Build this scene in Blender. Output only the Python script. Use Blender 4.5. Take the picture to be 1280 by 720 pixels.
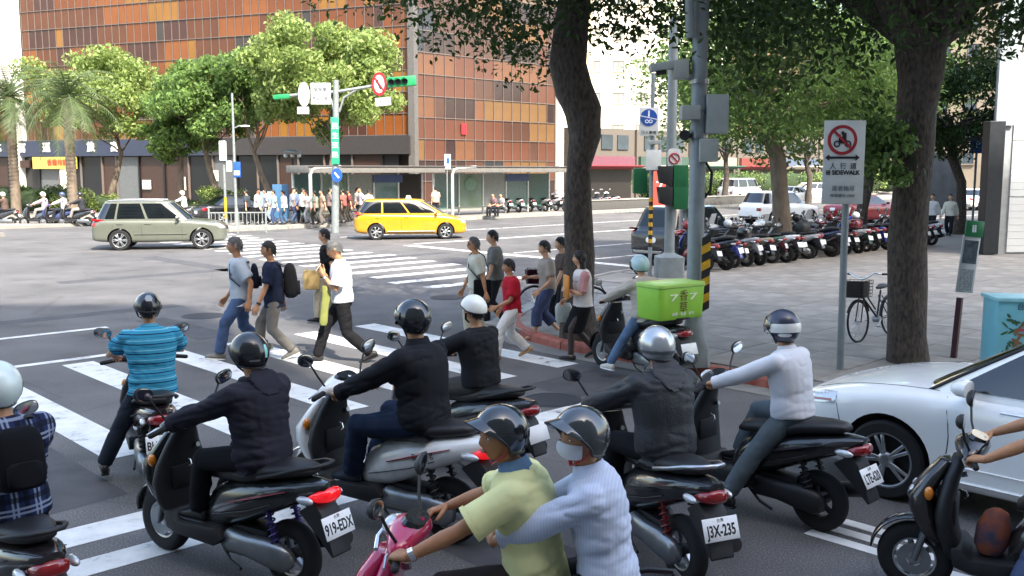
import bpy, bmesh, math, random
import numpy as np
from mathutils import Vector, Matrix, noise
for o in list(bpy.data.objects): bpy.data.objects.remove(o)
R = math.radians
SC = bpy.context.scene
COL = SC.collection
# ------------------------------------------------------------------ camera, sky, sun, exposure
HC = 2.75; FPX = 1200.0; PITCH = math.atan(148 / FPX)
cam = bpy.data.cameras.new('camera'); cam.sensor_width = 36; cam.lens = FPX / 1280 * 36; cam.clip_end = 2000; cam.clip_start = .05
camo = bpy.data.objects.new('camera', cam); COL.objects.link(camo)
camo.location = (0, 0, HC); camo.rotation_euler = (math.pi / 2 - PITCH, 0, 0)
SC.camera = camo
SUN_EL = 47; SUN_AZ = 150          # azimuth clockwise from +Y: behind the camera, to the right
world = bpy.data.worlds.new('World'); SC.world = world; world.use_nodes = True
wn = world.node_tree; bg = wn.nodes['Background']
sky = wn.nodes.new('ShaderNodeTexSky'); sky.sky_type = 'NISHITA'; sky.sun_disc = False
sky.sun_elevation = R(SUN_EL); sky.sun_rotation = R(SUN_AZ); sky.air_density = 1.3; sky.dust_density = 3.5; sky.ozone_density = .6
wn.links.new(sky.outputs[0], bg.inputs[0]); bg.inputs[1].default_value = .15
sl = bpy.data.lights.new('sun', 'SUN'); sl.energy = 2.7; sl.angle = R(.6); sl.color = (1, .93, .82)
so = bpy.data.objects.new('sun', sl); COL.objects.link(so)
sd = Vector((math.sin(R(SUN_AZ)) * math.cos(R(SUN_EL)), math.cos(R(SUN_AZ)) * math.cos(R(SUN_EL)), math.sin(R(SUN_EL))))
so.rotation_euler = sd.to_track_quat('Z', 'Y').to_euler(); so.location = (0, -20, 40)
vs = SC.view_settings; vs.view_transform = 'Standard'; vs.look = 'None'; vs.exposure = 2.1; vs.gamma = 1; vs.use_curve_mapping = False
SC.cycles.max_bounces = 5; SC.cycles.diffuse_bounces = 3; SC.cycles.glossy_bounces = 3; SC.cycles.transmission_bounces = 2

# ------------------------------------------------------------------ frames of the place
W = Vector((.724, .69, 0)); T = Vector((-.69, .724, 0))      # along the cross street, along the avenue
AW = math.degrees(math.atan2(W.y, W.x)); AT = math.degrees(math.atan2(T.y, T.x))
def st(s, t, z=0): p = W * s + T * t; return Vector((p.x, p.y, z))
def _ray(x, y):
    u = (x - 640) / FPX; v = (360 - y) / FPX
    return Vector((u, math.cos(PITCH) + v * math.sin(PITCH), -math.sin(PITCH) + v * math.cos(PITCH)))
def gp(x, y, z=0): r = _ray(x, y); k = (z - HC) / r.z; return Vector((r.x * k, r.y * k, z))
def at(x, y, Y): r = _ray(x, y); k = Y / r.y; return Vector((r.x * k, Y, HC + r.z * k))
# ------------------------------------------------------------------ tags
def tag(o, label=None, cat=None, group=None, kind=None):
    if label: o['label'] = label
    if cat: o['category'] = cat
    if group: o['group'] = group
    if kind: o['kind'] = kind
    return o
def empty(name, loc=(0, 0, 0), rz=0, label=None, cat=None, group=None):
    o = bpy.data.objects.new(name, None); COL.objects.link(o); o.location = loc; o.rotation_euler = (0, 0, R(rz)); o.empty_display_size = .1
    return tag(o, label, cat, group)
def copy_tree(o, parent=None):
    c = o.copy(); COL.objects.link(c); c.parent = parent
    for ch in o.children: copy_tree(ch, c)
    return c
# ------------------------------------------------------------------ materials
MATS = {}
def lin(h):
    h = h.lstrip('#'); v = [int(h[i:i + 2], 16) / 255 for i in (0, 2, 4)]
    return tuple(c / 12.92 if c < .04045 else ((c + .055) / 1.055) ** 2.4 for c in v)
def mat(name, col, rough=.6, metal=0, var=.12, scale=6, bump=0, bscale=40, coat=0, emit=0, spec=.5, col2=None, trans=0, stretch=None, alpha=1, obj_random=0):
    if name in MATS: return MATS[name]
    m = bpy.data.materials.new(name); m.use_nodes = True; MATS[name] = m
    nt = m.node_tree; b = nt.nodes['Principled BSDF']; L = nt.links.new
    if isinstance(col, str): col = lin(col)
    if isinstance(col2, str): col2 = lin(col2)
    b.inputs['Roughness'].default_value = rough; b.inputs['Metallic'].default_value = metal
    b.inputs['Coat Weight'].default_value = coat; b.inputs['Coat Roughness'].default_value = .05; b.inputs['Specular IOR Level'].default_value = spec
    b.inputs['Transmission Weight'].default_value = trans
    tc = nt.nodes.new('ShaderNodeTexCoord'); mp = nt.nodes.new('ShaderNodeMapping'); L(tc.outputs['Object'], mp.inputs[0])
    if stretch: mp.inputs['Scale'].default_value = stretch
    n = nt.nodes.new('ShaderNodeTexNoise'); n.inputs['Scale'].default_value = scale; n.inputs['Detail'].default_value = 4; L(mp.outputs[0], n.inputs['Vector'])
    mx = nt.nodes.new('ShaderNodeMix'); mx.data_type = 'RGBA'
    c2 = col2 or tuple(min(1, c * (1 + var)) for c in col); c1 = col if col2 else tuple(c * (1 - var) for c in col)
    mx.inputs['A'].default_value = (*c1, 1); mx.inputs['B'].default_value = (*c2, 1)
    cr = nt.nodes.new('ShaderNodeMapRange'); cr.inputs[1].default_value = .3; cr.inputs[2].default_value = .7; L(n.outputs['Fac'], cr.inputs[0]); L(cr.outputs[0], mx.inputs['Factor'])
    out = mx.outputs['Result']
    if obj_random:
        oi = nt.nodes.new('ShaderNodeObjectInfo'); hs = nt.nodes.new('ShaderNodeHueSaturation'); mr = nt.nodes.new('ShaderNodeMapRange')
        mr.inputs[3].default_value = 1 - obj_random; mr.inputs[4].default_value = 1 + obj_random; L(oi.outputs['Random'], mr.inputs[0]); L(mr.outputs[0], hs.inputs['Value']); L(out, hs.inputs['Color']); out = hs.outputs[0]
    L(out, b.inputs['Base Color'])
    rr = nt.nodes.new('ShaderNodeMapRange'); rr.inputs[3].default_value = max(.02, rough * .85); rr.inputs[4].default_value = min(1, rough * 1.15); L(n.outputs['Fac'], rr.inputs[0]); L(rr.outputs[0], b.inputs['Roughness'])
    if emit: b.inputs['Emission Color'].default_value = (*col, 1); b.inputs['Emission Strength'].default_value = emit
    if bump:
        n2 = nt.nodes.new('ShaderNodeTexNoise'); n2.inputs['Scale'].default_value = bscale; n2.inputs['Detail'].default_value = 5; L(mp.outputs[0], n2.inputs['Vector'])
        bp = nt.nodes.new('ShaderNodeBump'); bp.inputs['Strength'].default_value = bump; bp.inputs['Distance'].default_value = .02; L(n2.outputs['Fac'], bp.inputs['Height']); L(bp.outputs[0], b.inputs['Normal'])
    return m
def cloth(name, col, var=.15, **k): return mat(name, col, rough=.9, var=var, scale=9, bump=.06, bscale=90, spec=.15, **k)
def stripes(name, base, bands, axis='Z', freq=10, rough=.9):
    """woven stripe cloth: bands = [(position 0..1, width, colour)] repeated freq per metre along axis (several axes make a plaid)"""
    if name in MATS: return MATS[name]
    m = bpy.data.materials.new(name); m.use_nodes = True; MATS[name] = m
    nt = m.node_tree; b = nt.nodes['Principled BSDF']; L = nt.links.new
    b.inputs['Roughness'].default_value = rough; b.inputs['Specular IOR Level'].default_value = .15
    tc = nt.nodes.new('ShaderNodeTexCoord'); sx = nt.nodes.new('ShaderNodeSeparateXYZ'); L(tc.outputs['Object'], sx.inputs[0])
    cur = nt.nodes.new('ShaderNodeRGB'); cur.outputs[0].default_value = (*lin(base), 1); cur = cur.outputs[0]
    for ax in axis:
        f = nt.nodes.new('ShaderNodeMath'); f.operation = 'MULTIPLY'; f.inputs[1].default_value = freq; L(sx.outputs[ax], f.inputs[0])
        fr = nt.nodes.new('ShaderNodeMath'); fr.operation = 'FRACT'; L(f.outputs[0], fr.inputs[0])
        for pos, wd, c in bands:
            cmpn = nt.nodes.new('ShaderNodeMath'); cmpn.operation = 'COMPARE'; cmpn.inputs[1].default_value = pos; cmpn.inputs[2].default_value = wd; L(fr.outputs[0], cmpn.inputs[0])
            sc = nt.nodes.new('ShaderNodeMath'); sc.operation = 'MULTIPLY'; sc.inputs[1].default_value = 1 if len(axis) == 1 else .7; L(cmpn.outputs[0], sc.inputs[0])
            mx = nt.nodes.new('ShaderNodeMix'); mx.data_type = 'RGBA'; L(sc.outputs[0], mx.inputs['Factor']); L(cur, mx.inputs['A']); mx.inputs['B'].default_value = (*lin(c), 1); cur = mx.outputs['Result']
    L(cur, b.inputs['Base Color'])
    n2 = nt.nodes.new('ShaderNodeTexNoise'); n2.inputs['Scale'].default_value = 14; L(tc.outputs['Object'], n2.inputs['Vector'])
    bp = nt.nodes.new('ShaderNodeBump'); bp.inputs['Strength'].default_value = .2; bp.inputs['Distance'].default_value = .02; L(n2.outputs['Fac'], bp.inputs['Height']); L(bp.outputs[0], b.inputs['Normal'])
    return m
def paint(name, col, rough=.25, coat=.8, **k):
    """gloss paint with a thin film of road dust that gathers low down in patches"""
    if name in MATS: return MATS[name]
    m = mat(name, col, rough=rough, coat=coat, var=.05, scale=3, **k); nt = m.node_tree; L = nt.links.new; b = nt.nodes['Principled BSDF']; src = b.inputs['Base Color'].links[0].from_socket
    tc = nt.nodes.new('ShaderNodeTexCoord'); n = nt.nodes.new('ShaderNodeTexNoise'); n.inputs['Scale'].default_value = 9; n.inputs['Detail'].default_value = 8; n.inputs['Roughness'].default_value = .7; L(tc.outputs['Object'], n.inputs['Vector'])
    sx = nt.nodes.new('ShaderNodeSeparateXYZ'); L(tc.outputs['Object'], sx.inputs[0]); mz = nt.nodes.new('ShaderNodeMapRange'); mz.inputs[1].default_value = .15; mz.inputs[2].default_value = .8; mz.inputs[3].default_value = .42; mz.inputs[4].default_value = .1; L(sx.outputs['Z'], mz.inputs[0])
    mr = nt.nodes.new('ShaderNodeMapRange'); mr.inputs[1].default_value = .45; mr.inputs[2].default_value = .75; L(n.outputs['Fac'], mr.inputs[0]); mu = nt.nodes.new('ShaderNodeMath'); mu.operation = 'MULTIPLY'; L(mz.outputs[0], mu.inputs[0]); L(mr.outputs[0], mu.inputs[1])
    mx = nt.nodes.new('ShaderNodeMix'); mx.data_type = 'RGBA'; L(mu.outputs[0], mx.inputs['Factor']); L(src, mx.inputs['A']); mx.inputs['B'].default_value = (.16, .145, .125, 1); L(mx.outputs['Result'], b.inputs['Base Color'])
    return m
RUB = mat('rubber', '#1b1b1c', .85, var=.3, scale=20)
BLKP = mat('black_plastic', '#1d1e20', .55, var=.25, scale=12)
DKP = mat('dark_gloss_panel', '#141618', .22, coat=.6, var=.2)
MET = mat('grey_metal', '#8d9194', .35, .8, var=.15)
CHR = mat('chrome', '#d8dadc', .12, 1, var=.05)
ALU = mat('alloy', '#b9bcc0', .3, .9, var=.1)
WHITE = paint('white_paint', '#e6e8e6')
SEATM = mat('seat_vinyl', '#1a1a1c', .5, bump=.15, bscale=80, var=.2)
REDL = mat('tail_lens', '#8a0d12', .15, coat=1, var=.1)
REDLIT = mat('tail_lens_lit', '#d8141c', .15, emit=.22, var=.35, scale=25, coat=1)
LENS = mat('clear_lens', '#c9cdd0', .08, coat=1, var=.1, metal=.3)
AMB = mat('amber_lens', '#d07a18', .2, coat=1)
GLASS = mat('car_glass', '#0d1113', .06, var=.2, spec=.8, coat=.5)
BLKT = mat('black_print', '#15161a', .6)
PLATEW = mat('plate_white', '#e9ecee', .4, var=.05)
SKIN = mat('skin_tan', '#b5835f', .55, var=.12, scale=18, bump=.06, bscale=200)
SKIN2 = mat('skin_pale', '#cf9f7e', .55, var=.1, scale=18)
HAIRB = mat('hair_black', '#15120f', .5, var=.4, scale=30, bump=.8, bscale=60, stretch=(1, 1, .15))
HAIRG = mat('hair_grey', '#5c5c5b', .6, var=.3, scale=30, bump=.8, bscale=60, stretch=(1, 1, .2))
EYEW = mat('eye_white', '#d5d0c8', .2); EYEB = mat('eye_dark', '#1a100b', .15)
LIP = mat('lip', '#8c5648', .5)

# ------------------------------------------------------------------ mesh builder
class MB:
    def __init__(s): s.v = []; s.f = []
    def add(s, vs_, fs):
        b = len(s.v); s.v += [tuple(v) for v in vs_]; s.f += [tuple(i + b for i in f) for f in fs]; return s
    def box(s, c, d, rot=None):
        c = Vector(c); h = Vector(d) / 2; vs_ = []
        for i in range(8):
            p = Vector((h.x if i & 1 else -h.x, h.y if i & 2 else -h.y, h.z if i & 4 else -h.z))
            vs_.append(c + (rot @ p if rot else p))
        return s.add(vs_, [(0, 2, 3, 1), (4, 5, 7, 6), (0, 1, 5, 4), (2, 6, 7, 3), (0, 4, 6, 2), (1, 3, 7, 5)])
    def loft(s, rings, cap=True, closed=True):
        n = len(rings[0]); vs_ = [p for r in rings for p in r]; fs = []
        for i in range(len(rings) - 1):
            for j in range(n if closed else n - 1):
                k = (j + 1) % n; fs.append((i * n + j, i * n + k, (i + 1) * n + k, (i + 1) * n + j))
        if cap and closed: fs.append(tuple(range(n))[::-1]); fs.append(tuple((len(rings) - 1) * n + j for j in range(n)))
        return s.add(vs_, fs)
    def tube(s, pts, rad, n=8, cap=True, flat=1.0, round_ends=False):
        pts = [Vector(p) for p in pts]
        if not hasattr(rad, '__len__'): rad = [rad] * len(pts)
        rad = list(rad)
        if round_ends:
            d0 = (pts[0] - pts[1]).normalized(); d1 = (pts[-1] - pts[-2]).normalized()
            pts = [pts[0] + d0 * rad[0] * .9, pts[0] + d0 * rad[0] * .6] + pts + [pts[-1] + d1 * rad[-1] * .6, pts[-1] + d1 * rad[-1] * .9]
            rad = [rad[0] * .35, rad[0] * .78] + rad + [rad[-1] * .78, rad[-1] * .35]
        t0 = (pts[1] - pts[0]).normalized(); a = Vector((0, 0, 1)) if abs(t0.z) < .9 else Vector((1, 0, 0))
        u = t0.cross(a).normalized(); rings = []
        for i, p in enumerate(pts):
            t = (pts[min(i + 1, len(pts) - 1)] - pts[max(i - 1, 0)]).normalized()
            u = (u - t * u.dot(t)).normalized(); w = t.cross(u)
            rings.append([p + (u * math.cos(2 * math.pi * j / n) + w * math.sin(2 * math.pi * j / n) * flat) * rad[i] for j in range(n)])
        return s.loft(rings, cap)
    def lathe(s, prof, c=(0, 0, 0), axis='Z', n=16, cap=False):
        c = Vector(c); rings = []
        for r, h in prof:
            ring = []
            for j in range(n):
                a = 2 * math.pi * j / n; x, y = r * math.cos(a), r * math.sin(a)
                ring.append(c + (Vector((x, y, h)) if axis == 'Z' else Vector((x, h, -y)) if axis == 'Y' else Vector((h, x, y))))
            rings.append(ring)
        return s.loft(rings, cap)
    def prism(s, poly, th, m=None):
        """poly: (x, z) points, extruded +-th/2 along y; m maps to place"""
        n = len(poly); vs_ = [Vector((x, -th / 2, z)) for x, z in poly] + [Vector((x, th / 2, z)) for x, z in poly]
        if m: vs_ = [m @ v for v in vs_]
        return s.add(vs_, [tuple(range(n)), tuple(range(n, 2 * n))[::-1]] + [(i, i + n, (i + 1) % n + n, (i + 1) % n) for i in range(n)])
    def quad(s, a, b, c, d): return s.add([a, b, c, d], [(0, 1, 2, 3)])
    def ball(s, c, r, n=10, m=8):
        c = Vector(c); r = Vector(r) if hasattr(r, '__len__') else Vector((r, r, r)); rings = []
        for i in range(m + 1):
            ph = math.pi * (i / m) ; ph = max(.02, min(math.pi - .02, ph))
            rings.append([c + Vector((r.x * math.sin(ph) * math.cos(2 * math.pi * j / n), r.y * math.sin(ph) * math.sin(2 * math.pi * j / n), -r.z * math.cos(ph))) for j in range(n)])
        return s.loft(rings)
    def mesh(s, name, m=None, bevel=0, smooth=45):
        me = bpy.data.meshes.new(name); me.from_pydata(s.v, [], s.f); 
        bm = bmesh.new(); bm.from_mesh(me); bmesh.ops.recalc_face_normals(bm, faces=bm.faces)
        if bevel:
            es = [e for e in bm.edges if len(e.link_faces) == 2 and e.calc_face_angle(0) > .5]
            bmesh.ops.bevel(bm, geom=es, offset=bevel, segments=2 if bevel > .008 else 1, affect='EDGES', profile=.6, clamp_overlap=True)
        bm.to_mesh(me); bm.free()
        if smooth: me.shade_smooth(); me.set_sharp_from_angle(angle=R(smooth))
        if m: me.materials.append(m)
        return me
    def build(s, name, m, parent=None, loc=None, bevel=0, smooth=45, sub=0, rz=None):
        o = bpy.data.objects.new(name, s.mesh(name, m, bevel, smooth)); COL.objects.link(o)
        if parent: o.parent = parent
        if loc is not None: o.location = loc
        if rz is not None: o.rotation_euler = (0, 0, R(rz))
        if sub: md = o.modifiers.new('sub', 'SUBSURF'); md.levels = md.render_levels = sub
        return o
def obj(name, me, parent=None, loc=None, rz=None):
    o = bpy.data.objects.new(name, me); COL.objects.link(o)
    if parent: o.parent = parent
    if loc is not None: o.location = loc
    if rz is not None: o.rotation_euler = (0, 0, R(rz))
    return o
def ell(c, e1, e2, a, b, n=16, p=2.0):
    """superellipse ring"""
    out = []
    for j in range(n):
        t = 2 * math.pi * j / n; ct, sn = math.cos(t), math.sin(t)
        out.append(Vector(c) + Vector(e1) * a * math.copysign(abs(ct) ** (2 / p), ct) + Vector(e2) * b * math.copysign(abs(sn) ** (2 / p), sn))
    return out
X, Y, Z = Vector((1, 0, 0)), Vector((0, 1, 0)), Vector((0, 0, 1))
TMP = bpy.data.scenes.new('bake')      # a scratch scene, removed at the end
def applied(o, with_=()):
    """bake the object's modifiers into its mesh"""
    for q in (o,) + tuple(with_): TMP.collection.objects.link(q)
    TMP.view_layers[0].update(); dg = TMP.view_layers[0].depsgraph; me = bpy.data.meshes.new_from_object(o.evaluated_get(dg)); o.modifiers.clear()
    for q in (o,) + tuple(with_): TMP.collection.objects.unlink(q)
    old = o.data; o.data = me; me.name = old.name
    if old.users == 0: bpy.data.meshes.remove(old)
    return o
TXT = {}
def text_mesh(body, size, m, depth=.002, bold=0):
    key = (body, size, m.name, depth)
    if key in TXT: return TXT[key]
    cu = bpy.data.curves.new('t', 'FONT'); cu.body = body; cu.size = size; cu.align_x = 'CENTER'; cu.align_y = 'CENTER'; cu.extrude = depth; cu.offset = bold; cu.resolution_u = 3
    o = bpy.data.objects.new('t', cu); TMP.collection.objects.link(o); TMP.view_layers[0].update(); dg = TMP.view_layers[0].depsgraph
    me = bpy.data.meshes.new_from_object(o.evaluated_get(dg)); bpy.data.objects.remove(o); bpy.data.curves.remove(cu)
    me.materials.clear(); me.materials.append(m); TXT[key] = me; return me
def text(name, body, size, m, parent, loc, nx, up=Z, depth=.002, sx=1, bold=0):
    """lettering whose reading direction is nx and whose top points along up (in the parent's frame)"""
    o = obj(name, text_mesh(body, size, m, depth, bold), parent)
    nx = Vector(nx).normalized(); up = Vector(up).normalized(); nz = nx.cross(up)
    M = Matrix((nx, up, nz)).transposed().to_4x4() @ Matrix.Diagonal((sx, 1, 1, 1)); M.translation = Vector(loc); o.matrix_local = M; return o
# ================================================================== ground, roads, pavements
def asphalt():
    m = bpy.data.materials.new('asphalt'); m.use_nodes = True; nt = m.node_tree; b = nt.nodes['Principled BSDF']; L = nt.links.new
    tc = nt.nodes.new('ShaderNodeTexCoord')
    def nz(sc, det=5): n = nt.nodes.new('ShaderNodeTexNoise'); n.inputs['Scale'].default_value = sc; n.inputs['Detail'].default_value = det; L(tc.outputs['Object'], n.inputs['Vector']); return n.outputs['Fac']
    def ramp(src, stops):
        r = nt.nodes.new('ShaderNodeValToRGB'); L(src, r.inputs[0]); e = r.color_ramp.elements
        e[0].position, e[0].color = stops[0]; e[1].position, e[1].color = stops[-1]
        for p, c in stops[1:-1]: x = e.new(p); x.color = c
        return r.outputs[0]
    g = lambda v, w=1.0: (v, v * .99, v * w, 1)
    big = ramp(nz(.35, 6), [(.3, g(.090, .97)), (.7, g(.132, .96))])
    spk = ramp(nz(75, 3), [(.33, g(.4)), (.58, g(1.1)), (.72, g(2.4))])
    mx = nt.nodes.new('ShaderNodeMix'); mx.data_type = 'RGBA'; mx.blend_type = 'MULTIPLY'; mx.inputs['Factor'].default_value = .8; L(big, mx.inputs['A']); L(spk, mx.inputs['B'])
    vo = nt.nodes.new('ShaderNodeTexVoronoi'); vo.feature = 'DISTANCE_TO_EDGE'; vo.inputs['Scale'].default_value = .33; L(tc.outputs['Object'], vo.inputs['Vector'])
    ck = ramp(vo.outputs['Distance'], [(0, g(.55)), (.006, g(1.0))])
    m2 = nt.nodes.new('ShaderNodeMix'); m2.data_type = 'RGBA'; m2.blend_type = 'MULTIPLY'; m2.inputs['Factor'].default_value = .5; L(mx.outputs['Result'], m2.inputs['A']); L(ck, m2.inputs['B'])
    oil = ramp(nz(1.1, 6), [(.30, g(.55)), (.42, g(.9)), (.5, g(1)), (.68, g(1.22))])
    m3 = nt.nodes.new('ShaderNodeMix'); m3.data_type = 'RGBA'; m3.blend_type = 'MULTIPLY'; m3.inputs['Factor'].default_value = .7; L(m2.outputs['Result'], m3.inputs['A']); L(oil, m3.inputs['B'])
    L(m3.outputs['Result'], b.inputs['Base Color']); b.inputs['Roughness'].default_value = .78; b.inputs['Specular IOR Level'].default_value = .35
    bp = nt.nodes.new('ShaderNodeBump'); bp.inputs['Strength'].default_value = .5; bp.inputs['Distance'].default_value = .01; L(nz(120, 3), bp.inputs['Height']); L(bp.outputs[0], b.inputs['Normal'])
    return m
def worn_paint(name='road_paint', wear=.36):
    m = bpy.data.materials.new(name); m.use_nodes = True; nt = m.node_tree; b = nt.nodes['Principled BSDF']; L = nt.links.new
    tc = nt.nodes.new('ShaderNodeTexCoord'); ge = nt.nodes.new('ShaderNodeNewGeometry')
    n = nt.nodes.new('ShaderNodeTexNoise'); n.inputs['Scale'].default_value = 3.2; n.inputs['Detail'].default_value = 9; n.inputs['Roughness'].default_value = .72; L(ge.outputs['Position'], n.inputs['Vector'])
    r = nt.nodes.new('ShaderNodeValToRGB'); L(n.outputs['Fac'], r.inputs[0]); e = r.color_ramp.elements
    e[0].position = wear - .07; e[0].color = (.12, .12, .125, 1); e[1].position = wear + .02; e[1].color = (.58, .59, .57, 1); x = e.new(.62); x.color = (.72, .72, .7, 1)
    L(r.outputs[0], b.inputs['Base Color']); b.inputs['Roughness'].default_value = .65; return m
ASPH = asphalt(); RPAINT = worn_paint('road_paint', .40); RPAINT2 = worn_paint('road_paint_worn', .47)
ground = MB().quad((-400, -120, 0), (400, -120, 0), (400, 700, 0), (-400, 700, 0)).build('road', ASPH, smooth=0); tag(ground, 'grey asphalt road across the whole junction', 'road', kind='structure')
def stripe(s0, s1, t0, t1, name='crosswalk_stripe', m=RPAINT, z=.004, skew=0):
    c = st((s0 + s1) / 2, (t0 + t1) / 2)
    mb = MB(); P = [st(s0, t0) - c, st(s1, t0 + skew) - c, st(s1, t1 + skew) - c, st(s0, t1) - c]
    mb.add([p for p in P] + [p + Vector((0, 0, .003)) for p in P], [(4, 5, 6, 7), (0, 1, 5, 4), (1, 2, 6, 5), (2, 3, 7, 6), (3, 0, 4, 7)])
    return mb.build(name, m, ground, loc=(c.x, c.y, z - .003), smooth=0)
for s0 in (1.05, 2.3, 3.33, 4.6, 5.93, 7.05, 8.33, 9.55): stripe(s0, s0 + .43, 9.1, 14.05)
stripe(-6, 6.35, 16.9, 17.05, 'lane_line'); stripe(-6, 5.9, 14.32, 14.48, 'lane_line')
stripe(.3, 10.1, 7.12, 7.5, 'stop_line'); stripe(.3, 5.0, 6.52, 6.82, 'stop_line')
for k in range(3): stripe(6.45 + .2 * k, 6.57 + .2 * k, -14, 3.55, 'lane_line')
stripe(.1, .25, -14, 6.8, 'lane_line')
for i in range(17):                                        # the far crossing, its stripes lying along the cross street
    t0 = 17.35 + i * 1.28; s0 = 13.9 + .12 * i + random.Random(i).uniform(-.15, .15); stripe(s0, s0 + 4.0, t0, t0 + .42, m=RPAINT2)
stripe(22, 70, 19.6, 19.75, 'lane_line', RPAINT2); stripe(22, 110, 22.9, 23.05, 'lane_line', RPAINT2); stripe(22, 110, 28.2, 28.45, 'lane_line', RPAINT2); stripe(22, 110, 33.2, 33.35, 'lane_line', RPAINT2)
stripe(21.2, 21.6, 17, 28, 'stop_line', RPAINT2); stripe(-60, 5, 33.2, 33.35, 'lane_line', RPAINT2)
# ---- corner pavement
def pave_mat(name, c1, c2, sx, sy, joint=.6):
    m = mat(name, c1, .85, col2=c2, scale=1.3, bump=.3, bscale=60, spec=.25); return m
PAV = pave_mat('pavement_concrete', '#7f7c77', '#8c8882', .9, .45)
SLAB = mat('paving_slab', '#8e8982', .85, var=.22, scale=2.2, bump=.3, bscale=70, obj_random=.13, spec=.25)
KERBG = mat('kerb_concrete', '#8b8983', .85, var=.18, scale=4, bump=.4, bscale=50)
KERBR = mat('kerb_red_paint', '#8e4034', .75, col2='#a86a5c', scale=7, bump=.4, bscale=50)
GUT = mat('gutter_concrete', '#84827d', .85, var=.15, scale=3, bump=.3, bscale=60)
edge = [(10.6, t) for t in np.arange(-30, 10.01, 1.0)]
edge += [(10.75, 10.8), (11.05, 11.5), (11.5, 12.1), (12.1, 12.6), (12.9, 13.1), (13.8, 13.55), (14.8, 14.1), (15.8, 14.7), (16.8, 15.3), (17.8, 15.8), (18.8, 16.1)] + [(s, 16.2) for s in np.arange(19.8, 100, 1.0)]
edge = [(float(a), float(b)) for a, b in edge]
PZ = .13
poly = [st(s, t) for s, t in edge] + [st(100, -30)]
mb = MB(); n = len(poly); mb.add([p + Z * (PZ - .02) for p in poly] + [p.copy() for p in poly], [tuple(range(n))] + [(i, (i + 1) % n, (i + 1) % n + n, i + n) for i in range(n)])
pave = tag(mb.build('pavement', PAV, smooth=0), 'grey concrete corner pavement under the street trees', 'pavement', kind='structure')
def ribbon(pts, w0, w1, z, name, m, parent):
    mb = MB(); rows = []
    for i, (s, t) in enumerate(pts):
        a = Vector(pts[max(0, i - 1)]); b = Vector(pts[min(len(pts) - 1, i + 1)]); d = (b - a).normalized(); nrm = Vector((-d.y, d.x))   # to the left of travel = road side
        rows.append([st(s + nrm.x * w0, t + nrm.y * w0, z), st(s + nrm.x * w1, t + nrm.y * w1, z)])
    mb.loft(rows, closed=False, cap=False); return mb.build(name, m, parent, smooth=0)
ribbon(edge, .0, .42, .006, 'gutter', GUT, pave)
for i in range(len(edge) - 1):
    s, t = edge[i]; s2, t2 = edge[i + 1]
    if (t < -3 or s > 60): continue
    a, b = st(s, t), st(s2, t2); d = (b - a); ln = d.length; d.normalize(); nr = Vector((-d.y, d.x, 0)); g = .008
    low = .07 if 2.0 < t < 5.5 and s < 11 else PZ + .012
    A, B = a + d * g, b - d * g; ring = lambda p: [p - nr * .15, p - nr * .15 + Z * low, p + nr * .0 + Z * low, p + nr * .035 + Z * (low - .035), p + nr * .045]
    MB().loft([ring(A), ring(B)]).build('kerb_stone', KERBR if (5.2 < t < 12.4 and s < 12.2) else KERBG, pave, smooth=0, bevel=.006)
# slabs: the nearest ones the photograph shows are separate pieces
slab = MB().box((0, 0, 0), (.885, .885, .05)).mesh('slab', SLAB, bevel=.006, smooth=0); cand = []
for i in range(0, 34):
    for j in range(0, 30):
        s, t = 11.35 + i * .9, 15.4 - j * .9
        p = st(s, t)
        if t > 12.2 + (s - 11.3) * .45 - .3 and s < 19: continue
        u = p.x / max(p.y, 1)
        if p.y < 9 or u > .58 or (s > 31): continue
        cand.append((p.length, s, t))
for dd, s, t in sorted(cand)[:300]:
    o = obj('slab', slab, pave, st(s, t, PZ - .022 + random.Random(s * 7 + t).uniform(-.002, .003)), AW)
mbr = MB()
for dd, s, t in sorted(cand)[300:]: mbr.box(st(s, t, PZ - .023), (.885, .885, .05), Matrix.Rotation(R(AW), 3, 'Z'))
if mbr.v: tag(mbr.build('slabs', SLAB, pave, smooth=0), kind='stuff')
# manhole covers and utility patches in the road
IRON = mat('cover_iron', '#35363a', .6, .5, var=.3, scale=30, bump=.8, bscale=60); PATCH = mat('patch_asphalt', '#47474a', .85, var=.3, scale=3, bump=.5, bscale=120)
for x, y, r_ in ((255, 395, .4), (560, 372, .38), (690, 500, .36)):
    c = gp(x, y); MB().lathe([(.001, .008), (r_ * .86, .008), (r_ * .88, .003), (r_ * .9, .008), (r_, .007), (r_ * 1.02, .002)], c=c, n=28).build('manhole_cover', IRON, ground, smooth=20)
def patchq(s0, s1, t0, t1): c = st((s0 + s1) / 2, (t0 + t1) / 2); MB().quad(st(s0, t0) - c, st(s1, t0 + .1) - c, st(s1 - .05, t1) - c, st(s0 + .08, t1 - .06) - c).build('asphalt_patch', PATCH, ground, loc=(c.x, c.y, .0015), smooth=0)
for q in ((2.2, 3.1, 7.9, 15.5), (6.9, 7.6, 14.6, 17.4), (8.4, 9.9, 7.7, 8.7), (-1, 8.5, 18.4, 19.0), (4.2, 5.0, 3.0, 6.2), (12.2, 12.9, 18, 30), (8, 20.5, 24.2, 24.9)): patchq(*q)
# drain cover strips on the pavement ramp
DRK = mat('drain_iron', '#3b3c3d', .7, .4)
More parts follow.
